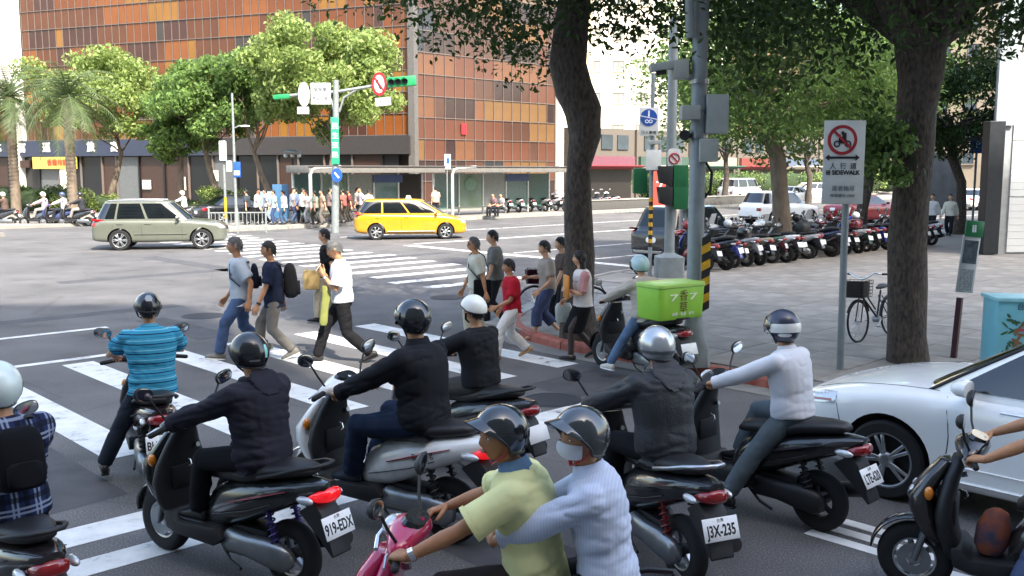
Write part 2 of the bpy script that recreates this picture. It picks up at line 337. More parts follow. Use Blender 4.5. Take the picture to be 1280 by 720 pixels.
# ---- bus stop island and the far pavement
def slab_poly(name, pts, h, m, label):
    n = len(pts); mb = MB(); mb.add([st(s, t, h) for s, t in pts] + [st(s, t, 0) for s, t in pts], [tuple(range(n))] + [(i, (i + 1) % n, (i + 1) % n + n, i + n) for i in range(n)])
    return tag(mb.build(name, m, smooth=0), label, 'pavement', kind='structure')
isl = slab_poly('bus_island', [(20.2, 39.6), (120, 41.5), (120, 45), (20.2, 43.6), (19.2, 42.5), (19.2, 40.6)], .17, PAV, 'raised concrete bus stop island between the lanes')
for k in range(46):
    a = st(20.3 + k * 1.5, 39.6 + k * 1.5 * .019); b = st(20.3 + (k + 1) * 1.5, 39.6 + (k + 1) * 1.5 * .019)
    d = (b - a).normalized(); nr = Vector((d.y, -d.x, 0))
    MB().box((a + b) / 2 - nr * -.02 + Z * .1, (1.48, .14, .2), Matrix.Rotation(math.atan2(d.y, d.x), 3, 'Z')).build('kerb_stone', KERBG, isl, smooth=0, bevel=.01)
fpv = slab_poly('far_pavement', [(-40, 57), (10, 48.5), (150, 51), (150, 90), (-40, 110)], .15, PAV, 'pale pavement in front of the orange glass building')
ipv = slab_poly('left_island', [(-40, 42.5), (10.5, 42.2), (12.2, 43.2), (10.5, 44.6), (-40, 46.5)], .17, PAV, 'planted traffic island with clipped hedges')

# ================================================================== buildings
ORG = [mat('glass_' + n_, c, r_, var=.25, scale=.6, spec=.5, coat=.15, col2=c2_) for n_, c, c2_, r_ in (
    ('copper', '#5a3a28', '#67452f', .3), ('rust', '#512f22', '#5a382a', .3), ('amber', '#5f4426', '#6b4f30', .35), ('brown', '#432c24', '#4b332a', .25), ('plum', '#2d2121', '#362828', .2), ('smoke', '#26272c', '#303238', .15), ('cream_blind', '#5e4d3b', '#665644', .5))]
MULL = mat('pale_mullion', '#665a53', .5, var=.08)
CORE = mat('dark_interior', '#241a18', .8)
b1 = empty('glass_building', (-6.7, 66, 0), 0, 'tall orange bronze glass curtain wall building with pale mullions', 'building')
DL = Vector((-.927, .375, 0)); NL = Vector((-.375, -.927, 0)); NR = -T.copy()
core = [Vector((0, 0, 0)), W * 14.6, W * 14.6 + T * 30, DL * 36 - NL * 30, DL * 36]
pod = [DL * 36, DL * 52, DL * 52 - NL * 10, DL * 36 - NL * 10]
mb = MB(); nn = len(core); mb.add([p - (NL + NR) * .12 for p in core] + [p - (NL + NR) * .12 + Z * 26 for p in core], [tuple(range(nn))[::-1], tuple(range(nn, 2 * nn))] + [(i, (i + 1) % nn, (i + 1) % nn + nn, i + nn) for i in range(nn)])
mb.build('wall', CORE, b1, smooth=0)
mb = MB(); mb.add([p - NL * .12 for p in pod] + [p - NL * .12 + Z * 8.1 for p in pod], [(3, 2, 1, 0), (4, 5, 6, 7)] + [(i, (i + 1) % 4, (i + 1) % 4 + 4, i + 4) for i in range(4)]); mb.build('podium_wall', CORE, b1, smooth=0)
rnd = random.Random(5); PW, PH = .92, 1.45; LPW = .72
wts = [5, 5, 4, 5, 3, 1.2, .25]
def pane_mesh(w, h, m): return MB().box((0, 0, 0), (w - .07, .04, h - .07)).mesh('pane', m, smooth=0)
ORGL = [mat('lit_' + m.name, c, .2, var=.25, scale=.6, spec=.35, col2=c2_) for m, c, c2_ in zip(ORG, ('#6e3f1e', '#60351c', '#75501f', '#50301f', '#3c2722', '#35302f', '#6e5838'), ('#7a4823', '#6b3d20', '#815a26', '#5a3724', '#452e28', '#3e3836', '#78623f'))]  # left face palette: brighter reflections put into the glass colour
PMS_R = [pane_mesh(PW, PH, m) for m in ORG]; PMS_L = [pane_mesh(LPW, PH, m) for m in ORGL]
stuffp = [MB() for _ in ORG]; stuffl = [MB() for _ in ORG]
def facade(D, N, ncol, nrow, pw, z0, meshes, near, stf):
    rz = math.degrees(math.atan2(D.y, D.x))
    run = {}
    for c in range(ncol):
        for r in range(nrow):
            wloc = list(wts)
            if r % 2 == 1: wloc = [2, 4, 2, 5, 5, 2.5, .3]
            if run.get(r, (0, 0))[1] <= 0: run[r] = [rnd.choices(range(7), wloc)[0], rnd.choice((1, 1, 2, 3, 4, 5))]
            k = run[r][0]; run[r][1] -= 1
            p = D * (pw * (c + .5)) + Z * (z0 + PH * (r + .5)) + N * .02
            if near(c, r): o = obj('pane', meshes[k], b1, p, rz); o.rotation_euler.x = rnd.uniform(-.008, .008); o.rotation_euler.z += rnd.uniform(-.01, .01)
            else: stf[k].box(p, (pw - .07, .04, PH - .07), Matrix.Rotation(R(rz), 3, 'Z'))
    for c in range(ncol + 1): MB().box(D * (pw * c) + N * .05 + Z * (z0 + nrow * PH / 2), (.034, .1, nrow * PH), Matrix.Rotation(R(rz), 3, 'Z')).build('mullion', MULL, b1, smooth=0)
    for r in range(nrow + 1): MB().box(D * (pw * ncol / 2) + N * .06 + Z * (z0 + PH * r), (ncol * pw, .1, .05), Matrix.Rotation(R(rz), 3, 'Z')).build('transom', MULL, b1, smooth=0)
facade(W, NR, 15, 16, PW, .5, PMS_R, lambda c, r: r < 10, stuffp)
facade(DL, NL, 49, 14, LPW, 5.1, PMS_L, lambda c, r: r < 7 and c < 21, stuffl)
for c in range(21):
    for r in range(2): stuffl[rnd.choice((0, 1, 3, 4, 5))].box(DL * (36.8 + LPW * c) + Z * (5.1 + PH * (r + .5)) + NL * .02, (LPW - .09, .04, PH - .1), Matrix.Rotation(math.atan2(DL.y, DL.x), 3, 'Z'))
MB().box(DL * 44 + NL * .0 + Z * 6.6, (16, .03, 2.95), Matrix.Rotation(math.atan2(DL.y, DL.x), 3, 'Z')).build('podium_grid', MULL, b1, smooth=0)
for k, s_ in enumerate(stuffp):
    if s_.v: tag(s_.build('panes', ORG[k], b1, smooth=0), kind='stuff')
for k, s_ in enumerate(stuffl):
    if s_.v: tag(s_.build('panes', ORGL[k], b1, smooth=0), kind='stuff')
GRYM = mat('grey_cladding', '#5f5c58', .5)
MB().box(Z * 13 + (NL + NR) * .06, (.5, .5, 26), Matrix.Rotation(R(AW + 20), 3, 'Z')).build('corner_post', GRYM, b1, smooth=0)
WCL = mat('white_cladding', '#e2e0da', .6, var=.06)
MB().box(W * 14.2 + NR * .15 + Z * 13, (.5, .5, 26), Matrix.Rotation(R(AW), 3, 'Z')).build('pillar', WCL, b1, smooth=0)
MB().box(DL * 36.0 + NL * .3 + Z * 13, (.62, .9, 26), Matrix.Rotation(R(-22), 3, 'Z')).build('pillar', WCL, b1, smooth=0)
# shop band with lettering along the left face
NAVY = mat('navy_fascia', '#2b3142', .45, var=.1); rzl = R(-22)
RL = Matrix.Rotation(math.atan2(-DL.y, -DL.x), 3, 'Z')
def lbox(k, zc, d, w, off, h): return DL * k + NL * off + Z * zc, (w, d, h)
def lpart(name, k, zc, w, h, m, off=.3, d=.2, parent=b1): return MB().box(DL * k + NL * off + Z * zc, (w, d, h), RL).build(name, m, parent, smooth=0, bevel=.01)
lpart('shop_fascia', 34.5, 4.42, 35, 1.25, NAVY, .45, .35)
lpart('shop_fascia', 8.5, 4.42, 16.9, 1.25, mat('dark_fascia', '#33302f', .5), .35, .3)
SGN = mat('sign_white_lit', '#f3eef2', .5)  # plain white letter colour
for ch, px in (('芯', 12), ('富', 42), ('運', 72), ('拿', 101), ('旅', 127), ('窩', 156)):
    u = (px - 640) / FPX
    kk = (-6.7 - u * 66) / (.927 + u * .375)
    text('letter', ch, .82, SGN, b1, DL * kk + NL * .66 + Z * 4.45, -DL, depth=.03, bold=.012)
GLD = [mat('shop_' + n_, c, .3) for n_, c in (('black', '#17181b'), ('navy', '#1c2238'), ('brown', '#3a2a24'), ('grey', '#5a5d5e'))]
YEL = mat('yellow_board', '#a89a4e', .6, var=.1); CRM = mat('cream_wall', '#d9d6bd', .7)
kk = 1.0; q = 0
while kk < 50:
    w_ = rnd.uniform(1.2, 2.6); lpart('shop_window', kk + w_ / 2, 2.0, w_ - .12, 3.5, GLD[rnd.choice((0, 0, 1, 2, 2, 3))], .12, .1); lpart('shop_post', kk + w_, 2.0, .12, 3.6, rnd.choice((GRYM, MULL, GLD[0])), .2, .2); kk += w_
lpart('shop_board', 32.0, 3.28, 4.6, .95, YEL, .6, .18); lpart('cream_panel', 31.0, 1.6, 1.1, 2.7, CRM, .5, .16); lpart('shop_board', 35.4, 3.2, 1.4, .6, GLD[2], .6, .18)
text('letter', '香雞排飯', .55, mat('red_print', '#b03a2a', .6), b1, DL * 31.6 + NL * .72 + Z * 3.28, -DL, depth=.01)
for k_, zc, w_, h_ in ((19.6, 1.7, .7, 1.0), (16.5, 2.3, .6, .8), (23, 1.6, .8, .7)): lpart('lit_poster', k_, zc, w_, h_, mat('pale_poster', '#cfcdbd', .6), .3, .08)  # plain pale posters
RDP = mat('red_poster', '#b3202a', .5)
MB().box(W * 4.4 + NR * .14 + Z * 5.6, (.45, .05, .75), Matrix.Rotation(R(AW), 3, 'Z')).build('red_poster', RDP, b1, smooth=0)

def plain_building(name, c, d, rz, m, label, floors, cols, wm, win=(1.3, 1.5), fh=3.3, z0=4.2, faces=('f',), frame=None, balcony=False):
    """box building: wall, parapet, and each window a recessed pane with frame and sill; front faces local -Y"""
    e = empty(name, (c[0], c[1], 0), rz, label, 'building')
    MB().box((0, 0, d[2] / 2), d).build('wall', m, e, smooth=0)
    MB().box((0, 0, d[2] + .3), (d[0] + .3, d[1] + .3, .6)).build('parapet', m, e, smooth=0, bevel=.03)
    fm = MB().box((0, -.03, win[1] / 2), (win[0] + .16, .08, .08)).box((0, -.03, -win[1] / 2), (win[0] + .16, .08, .08)).box((win[0] / 2, -.03, 0), (.08, .08, win[1])).box((-win[0] / 2, -.03, 0), (.08, .08, win[1])).box((0, -.02, 0), (.05, .06, win[1])).mesh('frame', frame or MULL, smooth=0)
    gm = MB().box((0, .02, 0), (win[0], .06, win[1])).mesh('window', wm, smooth=0); sm = MB().box((0, -.12, -win[1] / 2 - .1), (win[0] + .3, .26, .08)).mesh('sill', m, smooth=0)
    for f in faces:
        L_ = d[0] if f == 'f' else d[1]; nc = cols if f == 'f' else max(2, int(cols * d[1] / d[0]))
        for i in range(nc):
            for j in range(floors):
                u = -L_ / 2 + L_ * (i + .5) / nc; z = z0 + j * fh
                if z + win[1] > d[2]: continue
                p = Vector((u, -d[1] / 2 - .02, z)) if f == 'f' else Vector((-d[0] / 2 - .02, -u, z)) if f == 'l' else Vector((d[0] / 2 + .02, u, z))
                w_ = obj('window', gm, e, p, 0 if f == 'f' else -90 if f == 'l' else 90); obj('frame', fm, w_); obj('sill', sm, w_)
    return e
GW = mat('window_glass', '#39444c', .12, var=.3, scale=.8, spec=.7)
PLAST = mat('white_plaster', '#e6e1d2', .8, var=.08, scale=.5, bump=.1)
CREAM = mat('cream_plaster', '#d9cba8', .8, var=.1, scale=.6)
TERR = mat('terracotta_wall', '#76594a', .8, var=.12, scale=.7); TAN = mat('tan_wall', '#7a7062', .8, var=.12, scale=.7)
plain_building('white_block', (-63, 99), (29, 12, 40), 0, PLAST, 'plain white tower block beside the palm trees', 7, 6, GW)
plain_building('cream_block', (15.5, 135), (25, 14, 46), 0, PLAST, 'sunlit white apartment block behind the crooked tree trunk', 11, 8, mat('pale_window', '#8d9289', .2, var=.3), win=(1.4, 1.2), fh=4.1, z0=8)
cb = plain_building('narrow_tower', (-1.5 + 8, 112), (4.2, 8, 40), 6, CREAM, 'narrow beige tower at the end of the glass building', 9, 1, GW, z0=6)
plain_building('brown_block', (44, 150), (30, 16, 22), -8, TERR, 'reddish plaster block behind the far row of shops', 5, 9, GW)
plain_building('tan_block', (62, 128), (26, 16, 26), -25, TAN, 'tan office block far along the cross street', 6, 8, GW)
plain_building('pale_block', (88, 120), (24, 16, 30), -40, mat('pale_grey_plaster', '#8d8a84', .8), 'pale high block at the end of the cross street', 7, 7, GW)
# low shops far along the cross street
SIGNC = ['#6d4450', '#35493f', '#8a8578', '#6e3a34', '#4a5568', '#8a7a50', '#8f8c86', '#5a4238']
SHW = mat('shop_wall', '#5d574f', .8); SHD = mat('shop_dark', '#26221f', .5)
for i in range(9):
    e = empty('row_shop', st(62 + i * 8, 57 - i * .2), AW, ['low shop with a %s fascia and dark open front across the road' % n_ for n_ in ('dull pink', 'dark green', 'bone', 'brick red', 'slate blue', 'mustard', 'pale grey', 'brown', 'dusty rose')][i], 'shop', 'low shops along the cross street')
    MB().box((4, 4, 3.2), (7.9, 8, 6.4)).build('wall', SHW, e, smooth=0)
    MB().box((4, -.15, 3.5), (7.4, .3, .9)).build('fascia', mat('fascia%d' % i, (SIGNC + ['#7a5058'])[i], .6), e, smooth=0)
    MB().box((4, -.08, 1.4), (6.6, .2, 2.8)).build('shop_front', SHD, e, smooth=0)  # solid slab: shade of the open front put into its dark colour
    for q in range(3): MB().box((1.8 + q * 2.2, -.06, 5.2), (1.5, .12, 1.3)).build('window', GW, e, smooth=0)
    MB().box((4, -.8, 2.95), (7.2, 1.4, .08), Matrix.Rotation(R(-12), 3, 'X')).build('awning', mat('awning%d' % (i % 3), ['#7d2f34', '#cfc8bb', '#3c5f52'][i % 3], .8), e, smooth=0)
# right-hand building with white cladding panels
b5 = empty('clad_building', (14.93, 30.1, 0), 2, 'building corner in white horizontal cladding with a dark steel column', 'building')
mb = MB(); fp_ = [(0, .06), (16, .06), (22, 9), (6.3, 9)]; mb.add([(x, y, 0) for x, y in fp_] + [(x, y, 18) for x, y in fp_], [(0, 1, 2, 3), (7, 6, 5, 4)] + [(i, (i + 1) % 4, (i + 1) % 4 + 4, i + 4) for i in range(4)]); mb.build('wall', mat('cladding_backing', '#9fa3a4', .8), b5, smooth=0)
PANEL = mat('white_panel', '#d9dcd9', .6, var=.04, scale=1, obj_random=.03)
sid = MB()
for k in range(8): sid.prism([(-1.19, -.86 + k * .2156), (1.19, -.86 + k * .2156), (1.19, -.86 + (k + 1) * .2156 - .008), (-1.19, -.86 + (k + 1) * .2156 - .008)], .05 - .0, Matrix.Translation((0, 0, 0)) @ Matrix.Rotation(R(0), 4, 'X'))
pm_ = sid.mesh('panel', PANEL, smooth=0)
for i in range(3):
    for j in range(7): obj('panel', pm_, b5, (.62 + 1.2 + i * 2.4, .03, PZ + .9 + j * 1.75))
MB().box((.3, -.02, 8 + 2.6), (.58, .1, 13)).build('corner_trim', mat('blue_grey_trim', '#a8b2b5', .4, .3), b5, smooth=0, bevel=.01)
MB().box((-.05, -.1, 2.05 + PZ), (.5, .42, 4.1)).build('column', mat('dark_steel', '#2c3034', .45, .3), b5, smooth=0, bevel=.02)
text('letter', '農', .42, BLKT, b5, (1.55, -.02, 2.25), X, depth=.01)
# unseen block added behind the camera to shade the near half of the junction
b6 = empty('office_block', (0, 0, 0), 0, 'tall grey office block on the near side of the avenue', 'building')
OFF = mat('grey_stone', '#8a8782', .7)
MB().box((13, -21.2, 15), (94, 12, 30)).build('wall', OFF, b6, smooth=0)
for x0, x1, h in ((-34, 13.5, 43), (13.5, 15.9, 34.3), (15.9, 24, 45), (24, 30, 56), (30, 60, 59)): MB().box(((x0 + x1) / 2, -16, 30 + (h - 30) / 2), (x1 - x0 - .01, 1.6, h - 30)).build('setback_storey', OFF, b6, smooth=0)  # stepped top shaped to set the shadow edge and pass a sun patch
wmesh = MB().box((0, 0, 0), (2.2, .12, 1.7)).mesh('window', GW, smooth=0)
for i in range(24):
    for j in range(9): obj('window', wmesh, b6, (-32 + i * 3.9, -14.97, 3 + j * 3.5))
# ================================================================== trees
def leafmat(name, dark, light, trans=.35):
    m = bpy.data.materials.new(name); m.use_nodes = True; nt = m.node_tree; L = nt.links.new; b = nt.nodes['Principled BSDF']; out = nt.nodes['Material Output']
    ge = nt.nodes.new('ShaderNodeNewGeometry'); mx = nt.nodes.new('ShaderNodeMix'); mx.data_type = 'RGBA'; mx.inputs['A'].default_value = (*lin(dark), 1); mx.inputs['B'].default_value = (*lin(light), 1); L(ge.outputs['Random Per Island'], mx.inputs['Factor'])
    L(mx.outputs['Result'], b.inputs['Base Color']); b.inputs['Roughness'].default_value = .5; b.inputs['Specular IOR Level'].default_value = .3
    tr = nt.nodes.new('ShaderNodeBsdfTranslucent'); hs = nt.nodes.new('ShaderNodeHueSaturation'); hs.inputs['Value'].default_value = 1.5; hs.inputs['Hue'].default_value = .48; L(mx.outputs['Result'], hs.inputs['Color']); L(hs.outputs[0], tr.inputs[0])
    ms = nt.nodes.new('ShaderNodeMixShader'); ms.inputs[0].default_value = trans; L(b.outputs[0], ms.inputs[1]); L(tr.outputs[0], ms.inputs[2]); L(ms.outputs[0], out.inputs[0]); return m
LF_DARK = leafmat('leaf_dark', '#1f3318', '#3a5224'); LF_MID = leafmat('leaf_mid', '#486438', '#78944e'); LF_YEL = leafmat('leaf_yellow_green', '#62783c', '#98aa66'); LF_PALM = leafmat('leaf_palm', '#3f5231', '#6a7850', .2); LF_HEDGE = leafmat('leaf_hedge', '#2b4020', '#47602e')
BARK = mat('bark_dark', '#292320', .95, col2='#5b5148', scale=24, bump=1.0, bscale=30, stretch=(1, 1, .42)); BARKP = mat('bark_pale', '#5b5045', .95, col2='#7d7061', scale=6, bump=.8, bscale=20, stretch=(1, 1, .4))
def leaves(name, clumps, n, size, m, parent, seed=1, droop=.3, aspect=.5):
    rg = np.random.default_rng(seed); cl = np.array([(c[0], c[1], c[2], c[3]) for c in clumps]); wt = cl[:, 3] ** 2; wt /= wt.sum()
    k = rg.choice(len(cl), n, p=wt); d = rg.normal(size=(n, 3)); d /= np.linalg.norm(d, axis=1)[:, None]
    r = cl[k, 3] * (rg.random(n) ** .45); pos = cl[k, :3] + d * r[:, None] * np.array([1, 1, .75])
    ax = rg.normal(size=(n, 3)); ax[:, 2] -= droop; ax /= np.linalg.norm(ax, axis=1)[:, None]
    nr = rg.normal(size=(n, 3)); nr[:, 2] += .9; sd_ = np.cross(ax, nr); sd_ /= np.linalg.norm(sd_, axis=1)[:, None] + 1e-9
    sz = size * rg.uniform(.6, 1.3, n)[:, None]
    up = np.cross(sd_, ax)
    v = np.stack([pos - ax * sz * .5, pos + sd_ * sz * aspect * .5 + up * sz * .08, pos + ax * sz * .5, pos - sd_ * sz * aspect * .5 + up * sz * .08], 1).reshape(-1, 3)
    me = bpy.data.meshes.new(name); me.vertices.add(4 * n); me.vertices.foreach_set('co', v.ravel()); me.loops.add(4 * n); me.loops.foreach_set('vertex_index', np.arange(4 * n, dtype=np.int32))
    me.polygons.add(n); me.polygons.foreach_set('loop_start', np.arange(0, 4 * n, 4, dtype=np.int32)); me.update(calc_edges=True); me.materials.append(m)
    return obj(name, me, parent)
def limb_path(a, b, rnd, wob=.12, n=5):
    a, b = Vector(a), Vector(b); L_ = (b - a).length
    return [a.lerp(b, i / n) + (Vector((rnd.uniform(-1, 1), rnd.uniform(-1, 1), rnd.uniform(-.5, .8))) * wob * L_ * math.sin(math.pi * i / n) if 0 < i < n else Vector()) for i in range(n + 1)]
def tree(name, base, trunk, rad, crown, label, n, size, lm, bark=BARK, seed=1, nb=9, group=None, nclump=40, crown_r=1.0, extra=()):
    """trunk: points relative to base; crown: (centre, radii) relative to base"""
    rnd_ = random.Random(seed); e = empty(name, base, 0, label, 'tree', group)
    mb = MB(); pts = [Vector(p) for p in trunk]; mb.tube(pts, rad, n=14)
    rings = 14; vv = []
    for i, v in enumerate(mb.v):
        v = Vector(v); q = noise.noise(v * 2.3 + Vector((seed, 0, 0))) * .06 + noise.noise(v * 7) * .025; vv.append(v + Vector((q, q * .6, 0)) * (rad[0] / .25))
    mb.v = vv
    mb.build('trunk', bark, e, smooth=80)
    cc, cr = Vector(crown[0]), Vector(crown[1]); top = pts[-1]; cl = list(extra); br = MB()
    for i in range(nb):
        a = 2 * math.pi * (i + rnd_.random() * .6) / nb; f = rnd_.uniform(.45, .8)
        end = cc + Vector((math.cos(a) * cr.x * f, math.sin(a) * cr.y * f, rnd_.uniform(-.45, .5) * cr.z)); start = pts[-1 - (i % min(2, len(pts) - 1))]
        pth = limb_path(start, end, rnd_); r0 = rad[-1] * .6; br.tube(pth, [r0 * (1 - .85 * j / (len(pth) - 1)) for j in range(len(pth))], n=7)
        for q in range(2):
            e2 = end + Vector((rnd_.uniform(-1, 1) * cr.x * .35, rnd_.uniform(-1, 1) * cr.y * .35, rnd_.uniform(-.2, .4) * cr.z)); br.tube(limb_path(pth[3], e2, rnd_), [r0 * .45, r0 * .35, r0 * .28, r0 * .2, r0 * .14, r0 * .06], n=5); cl.append((*e2, rnd_.uniform(.22, .36) * cr.x))
        cl.append((*end, rnd_.uniform(.25, .4) * cr.x))
    br.build('limbs', bark, e, smooth=80)
    for i in range(nclump):
        d = Vector((rnd_.gauss(0, 1), rnd_.gauss(0, 1), rnd_.gauss(0, 1))).normalized(); f = rnd_.uniform(.55, 1.0); cl.append((cc.x + d.x * cr.x * f, cc.y + d.y * cr.y * f, cc.z + d.z * cr.z * f, rnd_.uniform(.16, .3) * cr.x * crown_r))
    leaves('crown', cl, n, size, lm, e, seed)
    return e
def rel(base, pts): b = Vector(base); return [p - b for p in pts]
# the crooked trunk at the crossing
b_ = gp(722, 422, PZ); YY = b_.y
tr = [b_ + Vector((0, 0, -.1))] + [at(x, y, YY) for x, y in ((722, 380), (723, 320), (723, 260), (724, 210), (731, 170), (728, 140), (716, 112), (710, 80), (716, 30), (722, -30), (712, -90))]
ct = rel(b_, tr)
tree('street_tree', b_, ct, [.32, .24, .22, .215, .22, .26, .28, .30, .30, .28, .26, .24], ((.2, .4, 6.5), (4.0, 3.6, 2.3)), 'dark crooked street tree at the corner beside the crossing', 30000, .12, LF_DARK, seed=3, nb=11, nclump=46,
     extra=[(*(at(x, y, YY + dy) - b_), r) for x, y, dy, r in ((610, 20, -.5, .45), (650, 45, 0, .5), (590, 5, .3, .4), (640, 10, .6, .6), (680, 30, -.6, .55), (760, 30, 0, .5), (800, 45, .4, .45), (830, 30, .8, .5), (690, 75, .3, .4), (770, 15, .6, .6), (660, 70, .2, .35), (740, -10, -.4, .5), (620, 40, .5, .5), (575, 12, -.3, .4), (700, 10, -.8, .6), (790, 20, -.3, .5), (840, 10, .2, .5), (635, 60, -.3, .35), (750, 55, .6, .4))])
b_ = gp(1133, 452, PZ); YY = b_.y
tr = [b_ + Vector((0, 0, -.1))] + [at(x, y, YY) for x, y in ((1133, 420), (1134, 360), (1135, 300), (1138, 240), (1142, 190), (1146, 140), (1149, 100), (1152, 60), (1150, 0))]
bigtree = tree('street_tree', b_, rel(b_, tr), [.30, .25, .235, .23, .235, .25, .27, .30, .34, .33], ((.0, .5, 6.2), (4.6, 4.2, 2.4)), 'massive dark trunked street tree beside the white sedan', 40000, .12, LF_DARK, seed=8, nb=12, nclump=50,
     extra=[(*(at(x, y, YY + dy) - b_), r) for x, y, dy, r in ((1100, 200, -.35, .35), (1125, 215, -.4, .3), (1085, 180, .2, .35), (1110, 160, -.35, .35), (960, 20, 0, .6), (1010, 40, .4, .5), (900, 10, .5, .5), (1060, 30, -.6, .55), (1230, 20, 0, .6), (1260, 50, .5, .4), (1200, 10, -.5, .5), (1080, 70, .5, .4), (1170, 30, -.7, .4), (930, 60, .8, .4), (980, 15, -.7, .6), (1030, 10, .8, .6), (1090, 20, -.2, .6), (1060, 60, .6, .5), (1220, 45, .8, .5), (1250, 15, -.6, .6), (1290, 30, 0, .6), (1210, 70, 1.5, .5), (1000, 60, 1.2, .5), (900, 35, 1.0, .5), (950, 5, 1.5, .7), (1180, 5, .9, .6), (1120, 45, -1.1, .4), (1095, 130, .4, .35), (1085, 220, .1, .25))])
leaves('shoots', [(*(at(x, y, YY + dy) - b_), r) for x, y, dy, r in ((1100, 205, -.4, .28), (1122, 222, -.42, .2), (1086, 185, -.1, .3), (1112, 165, -.42, .25), (1094, 160, -.2, .25), (1130, 180, -.45, .2))], 1500, .10, LF_MID, bigtree, 99)
b_ = gp(978, 320, PZ); YY = b_.y
tr = [b_] + [at(x, y, YY) for x, y in ((977, 280), (974, 240), (972, 200), (964, 160), (958, 120))]
tree('street_tree', b_, rel(b_, tr), [.36, .3, .28, .26, .22, .16], ((.1, .3, 5.6), (4.2, 3.6, 2.9)), 'pale mottled trunk street tree standing among the parked scooters', 36000, .17, LF_MID, BARKP, seed=12, nb=11, nclump=70)
for (x, y, h, r, sd_, lab, lm) in ((1198, 292, 5.2, 3.0, 21, 'forked street tree behind the walkers on the pavement', LF_DARK), (1075, 292, 5.6, 3.0, 22, 'brown trunked street tree beside the red car', LF_MID), (1120, 272, 6.2, 3.4, 23, 'leafy street tree farther along the scooter parking', LF_MID), (905, 256, 7.0, 4.2, 24, 'tree beyond the cross street behind the white van', LF_MID), (1010, 254, 7.5, 4.4, 25, 'tree beyond the cross street above the far hatchback', LF_MID), (1040, 262, 6.5, 3.6, 26, 'tree at the far kerb between the white and red cars', LF_MID)):
    b_ = gp(x, y, PZ); k = Vector((random.Random(sd_).uniform(-.5, .3), 0, 0))
    tree('street_tree', b_, [(0, 0, -.1), (.05, 0, 1), (.15 + k.x * .4, 0, 2.1), (k.x, .1, 3.1), (k.x * 1.4, .1, 4.0)], [.28, .23, .21, .18, .13], ((.1, 0, h), (r, r, 2.2)), lab, 14000, .2, lm, seed=sd_, nclump=36)
# trees in front of the glass building
for (px, Y0, h, rx, rzv, n, lm, sd_, lab, bend) in ((140, 60, 6.6, 3.7, 2.9, 11000, LF_YEL, 31, 'yellow green tree between the palms and the glass building', .8), (275, 57, 6.0, 3.9, 3.0, 13000, LF_MID, 32, 'round green tree in front of the shop fascia', -.7), (410, 52, 7.0, 4.2, 3.1, 17000, LF_YEL, 33, 'broad bright green tree behind the signal mast', .4), (228, 58, 4.0, 2.0, 1.9, 5000, LF_MID, 34, 'slim low branched tree by the dark shopfront', .1), (340, 56, 7.0, 3.2, 2.8, 9000, LF_MID, 35, 'leaning trunk tree over the waiting people', -.9)):
    b_ = Vector(((px - 640) / FPX * Y0, Y0, .15))
    tree('avenue_tree', b_, [(0, 0, 0), (bend * .1, 0, 1.2), (bend * .6, 0, 2.4), (bend, 0, 3.6), (bend * .7, 0, 4.6)], [.24, .19, .17, .14, .1], ((0, 0, h + .5), (rx, rx * .9, rzv)), lab, int(n * 1.6), .28, lm, BARKP, seed=sd_, nb=8, nclump=34, crown_r=.9, group='trees in front of the glass building')
# palms
def palm(px, Y0, h, lab, seed, fr=3.9):
    rnd_ = random.Random(seed); b_ = Vector(((px - 640) / FPX * Y0, Y0, .15)); e = empty('palm_tree', b_, 0, lab, 'palm tree', 'palms on the far pavement')
    mb = MB(); mb.tube([(0, 0, 0), (.03, 0, h * .3), (-.03, 0, h * .6), (0, 0, h)], [.3, .24, .25, .28], n=12)
    for k in range(int(h / .22)): mb.lathe([(.25, k * .22), (.285, k * .22 + .1), (.25, k * .22 + .2)], n=12)
    mb.build('trunk', BARKP, e, smooth=60); crown = MB(); cr2 = MB()
    for i in range(46):
        a = i * 2.399 + rnd_.uniform(-.2, .2); el = R(rnd_.uniform(-35, 85)); ln = fr * rnd_.uniform(.85, 1.1); d = Vector((math.cos(a), math.sin(a), 0)); p = Vector((0, 0, h)); pts = [p.copy()]; s_ = el
        for q in range(9): p = p + (d * math.cos(s_) + Z * math.sin(s_)) * ln / 9; s_ -= R(12 if el > .3 else 9); pts.append(p.copy())
        cr2.tube(pts, [.035 - .003 * q for q in range(10)], n=4, cap=False)
        for q in range(1, 10):
            tn = (pts[q] - pts[q - 1]).normalized(); sd_ = tn.cross(Z).normalized()
            for k in range(3):
                pp = pts[q - 1].lerp(pts[q], k / 3); ll = .62 * math.sin(math.pi * min(1, (q + k / 3) / 10.5)) + .12
                for sg in (-1, 1):
                    tip = pp + (tn * .55 + sd_ * sg * .8 - Z * rnd_.uniform(.05, .45)).normalized() * ll; wv = tn * .03; crown.add([pp - wv, pp + wv, tip], [(0, 1, 2)])
    o = crown.build('crown', LF_PALM, e, smooth=0); cr2.build('frond_ribs', LF_PALM, e)
palm(22, 56, 6.7, 'palm tree with an arching crown beside the white tower block', 41); palm(93, 54, 6.5, 'drooping palm tree between two avenue trees', 42); palm(-22, 57, 6.3, 'palm tree whose fronds reach in front of the white tower block', 43)
def bush(name, base, d, lab, n, size, lm, seed, cat='hedge', group=None):
    e = empty(name, base, 0, lab, cat, group); rnd_ = random.Random(seed)
    core_ = MB().ball((0, 0, d[2] * .45), (d[0] * .42, d[1] * .42, d[2] * .42), 12, 8).build('stems', mat('bush_core', '#2a3a1e', .9), e)
    cl = [(rnd_.uniform(-.4, .4) * d[0], rnd_.uniform(-.4, .4) * d[1], rnd_.uniform(.2, .8) * d[2], .3 * d[2]) for _ in range(14 + int(d[0] * 3))]
    leaves('foliage', cl, n, size, lm, e, seed, droop=-.1); return e
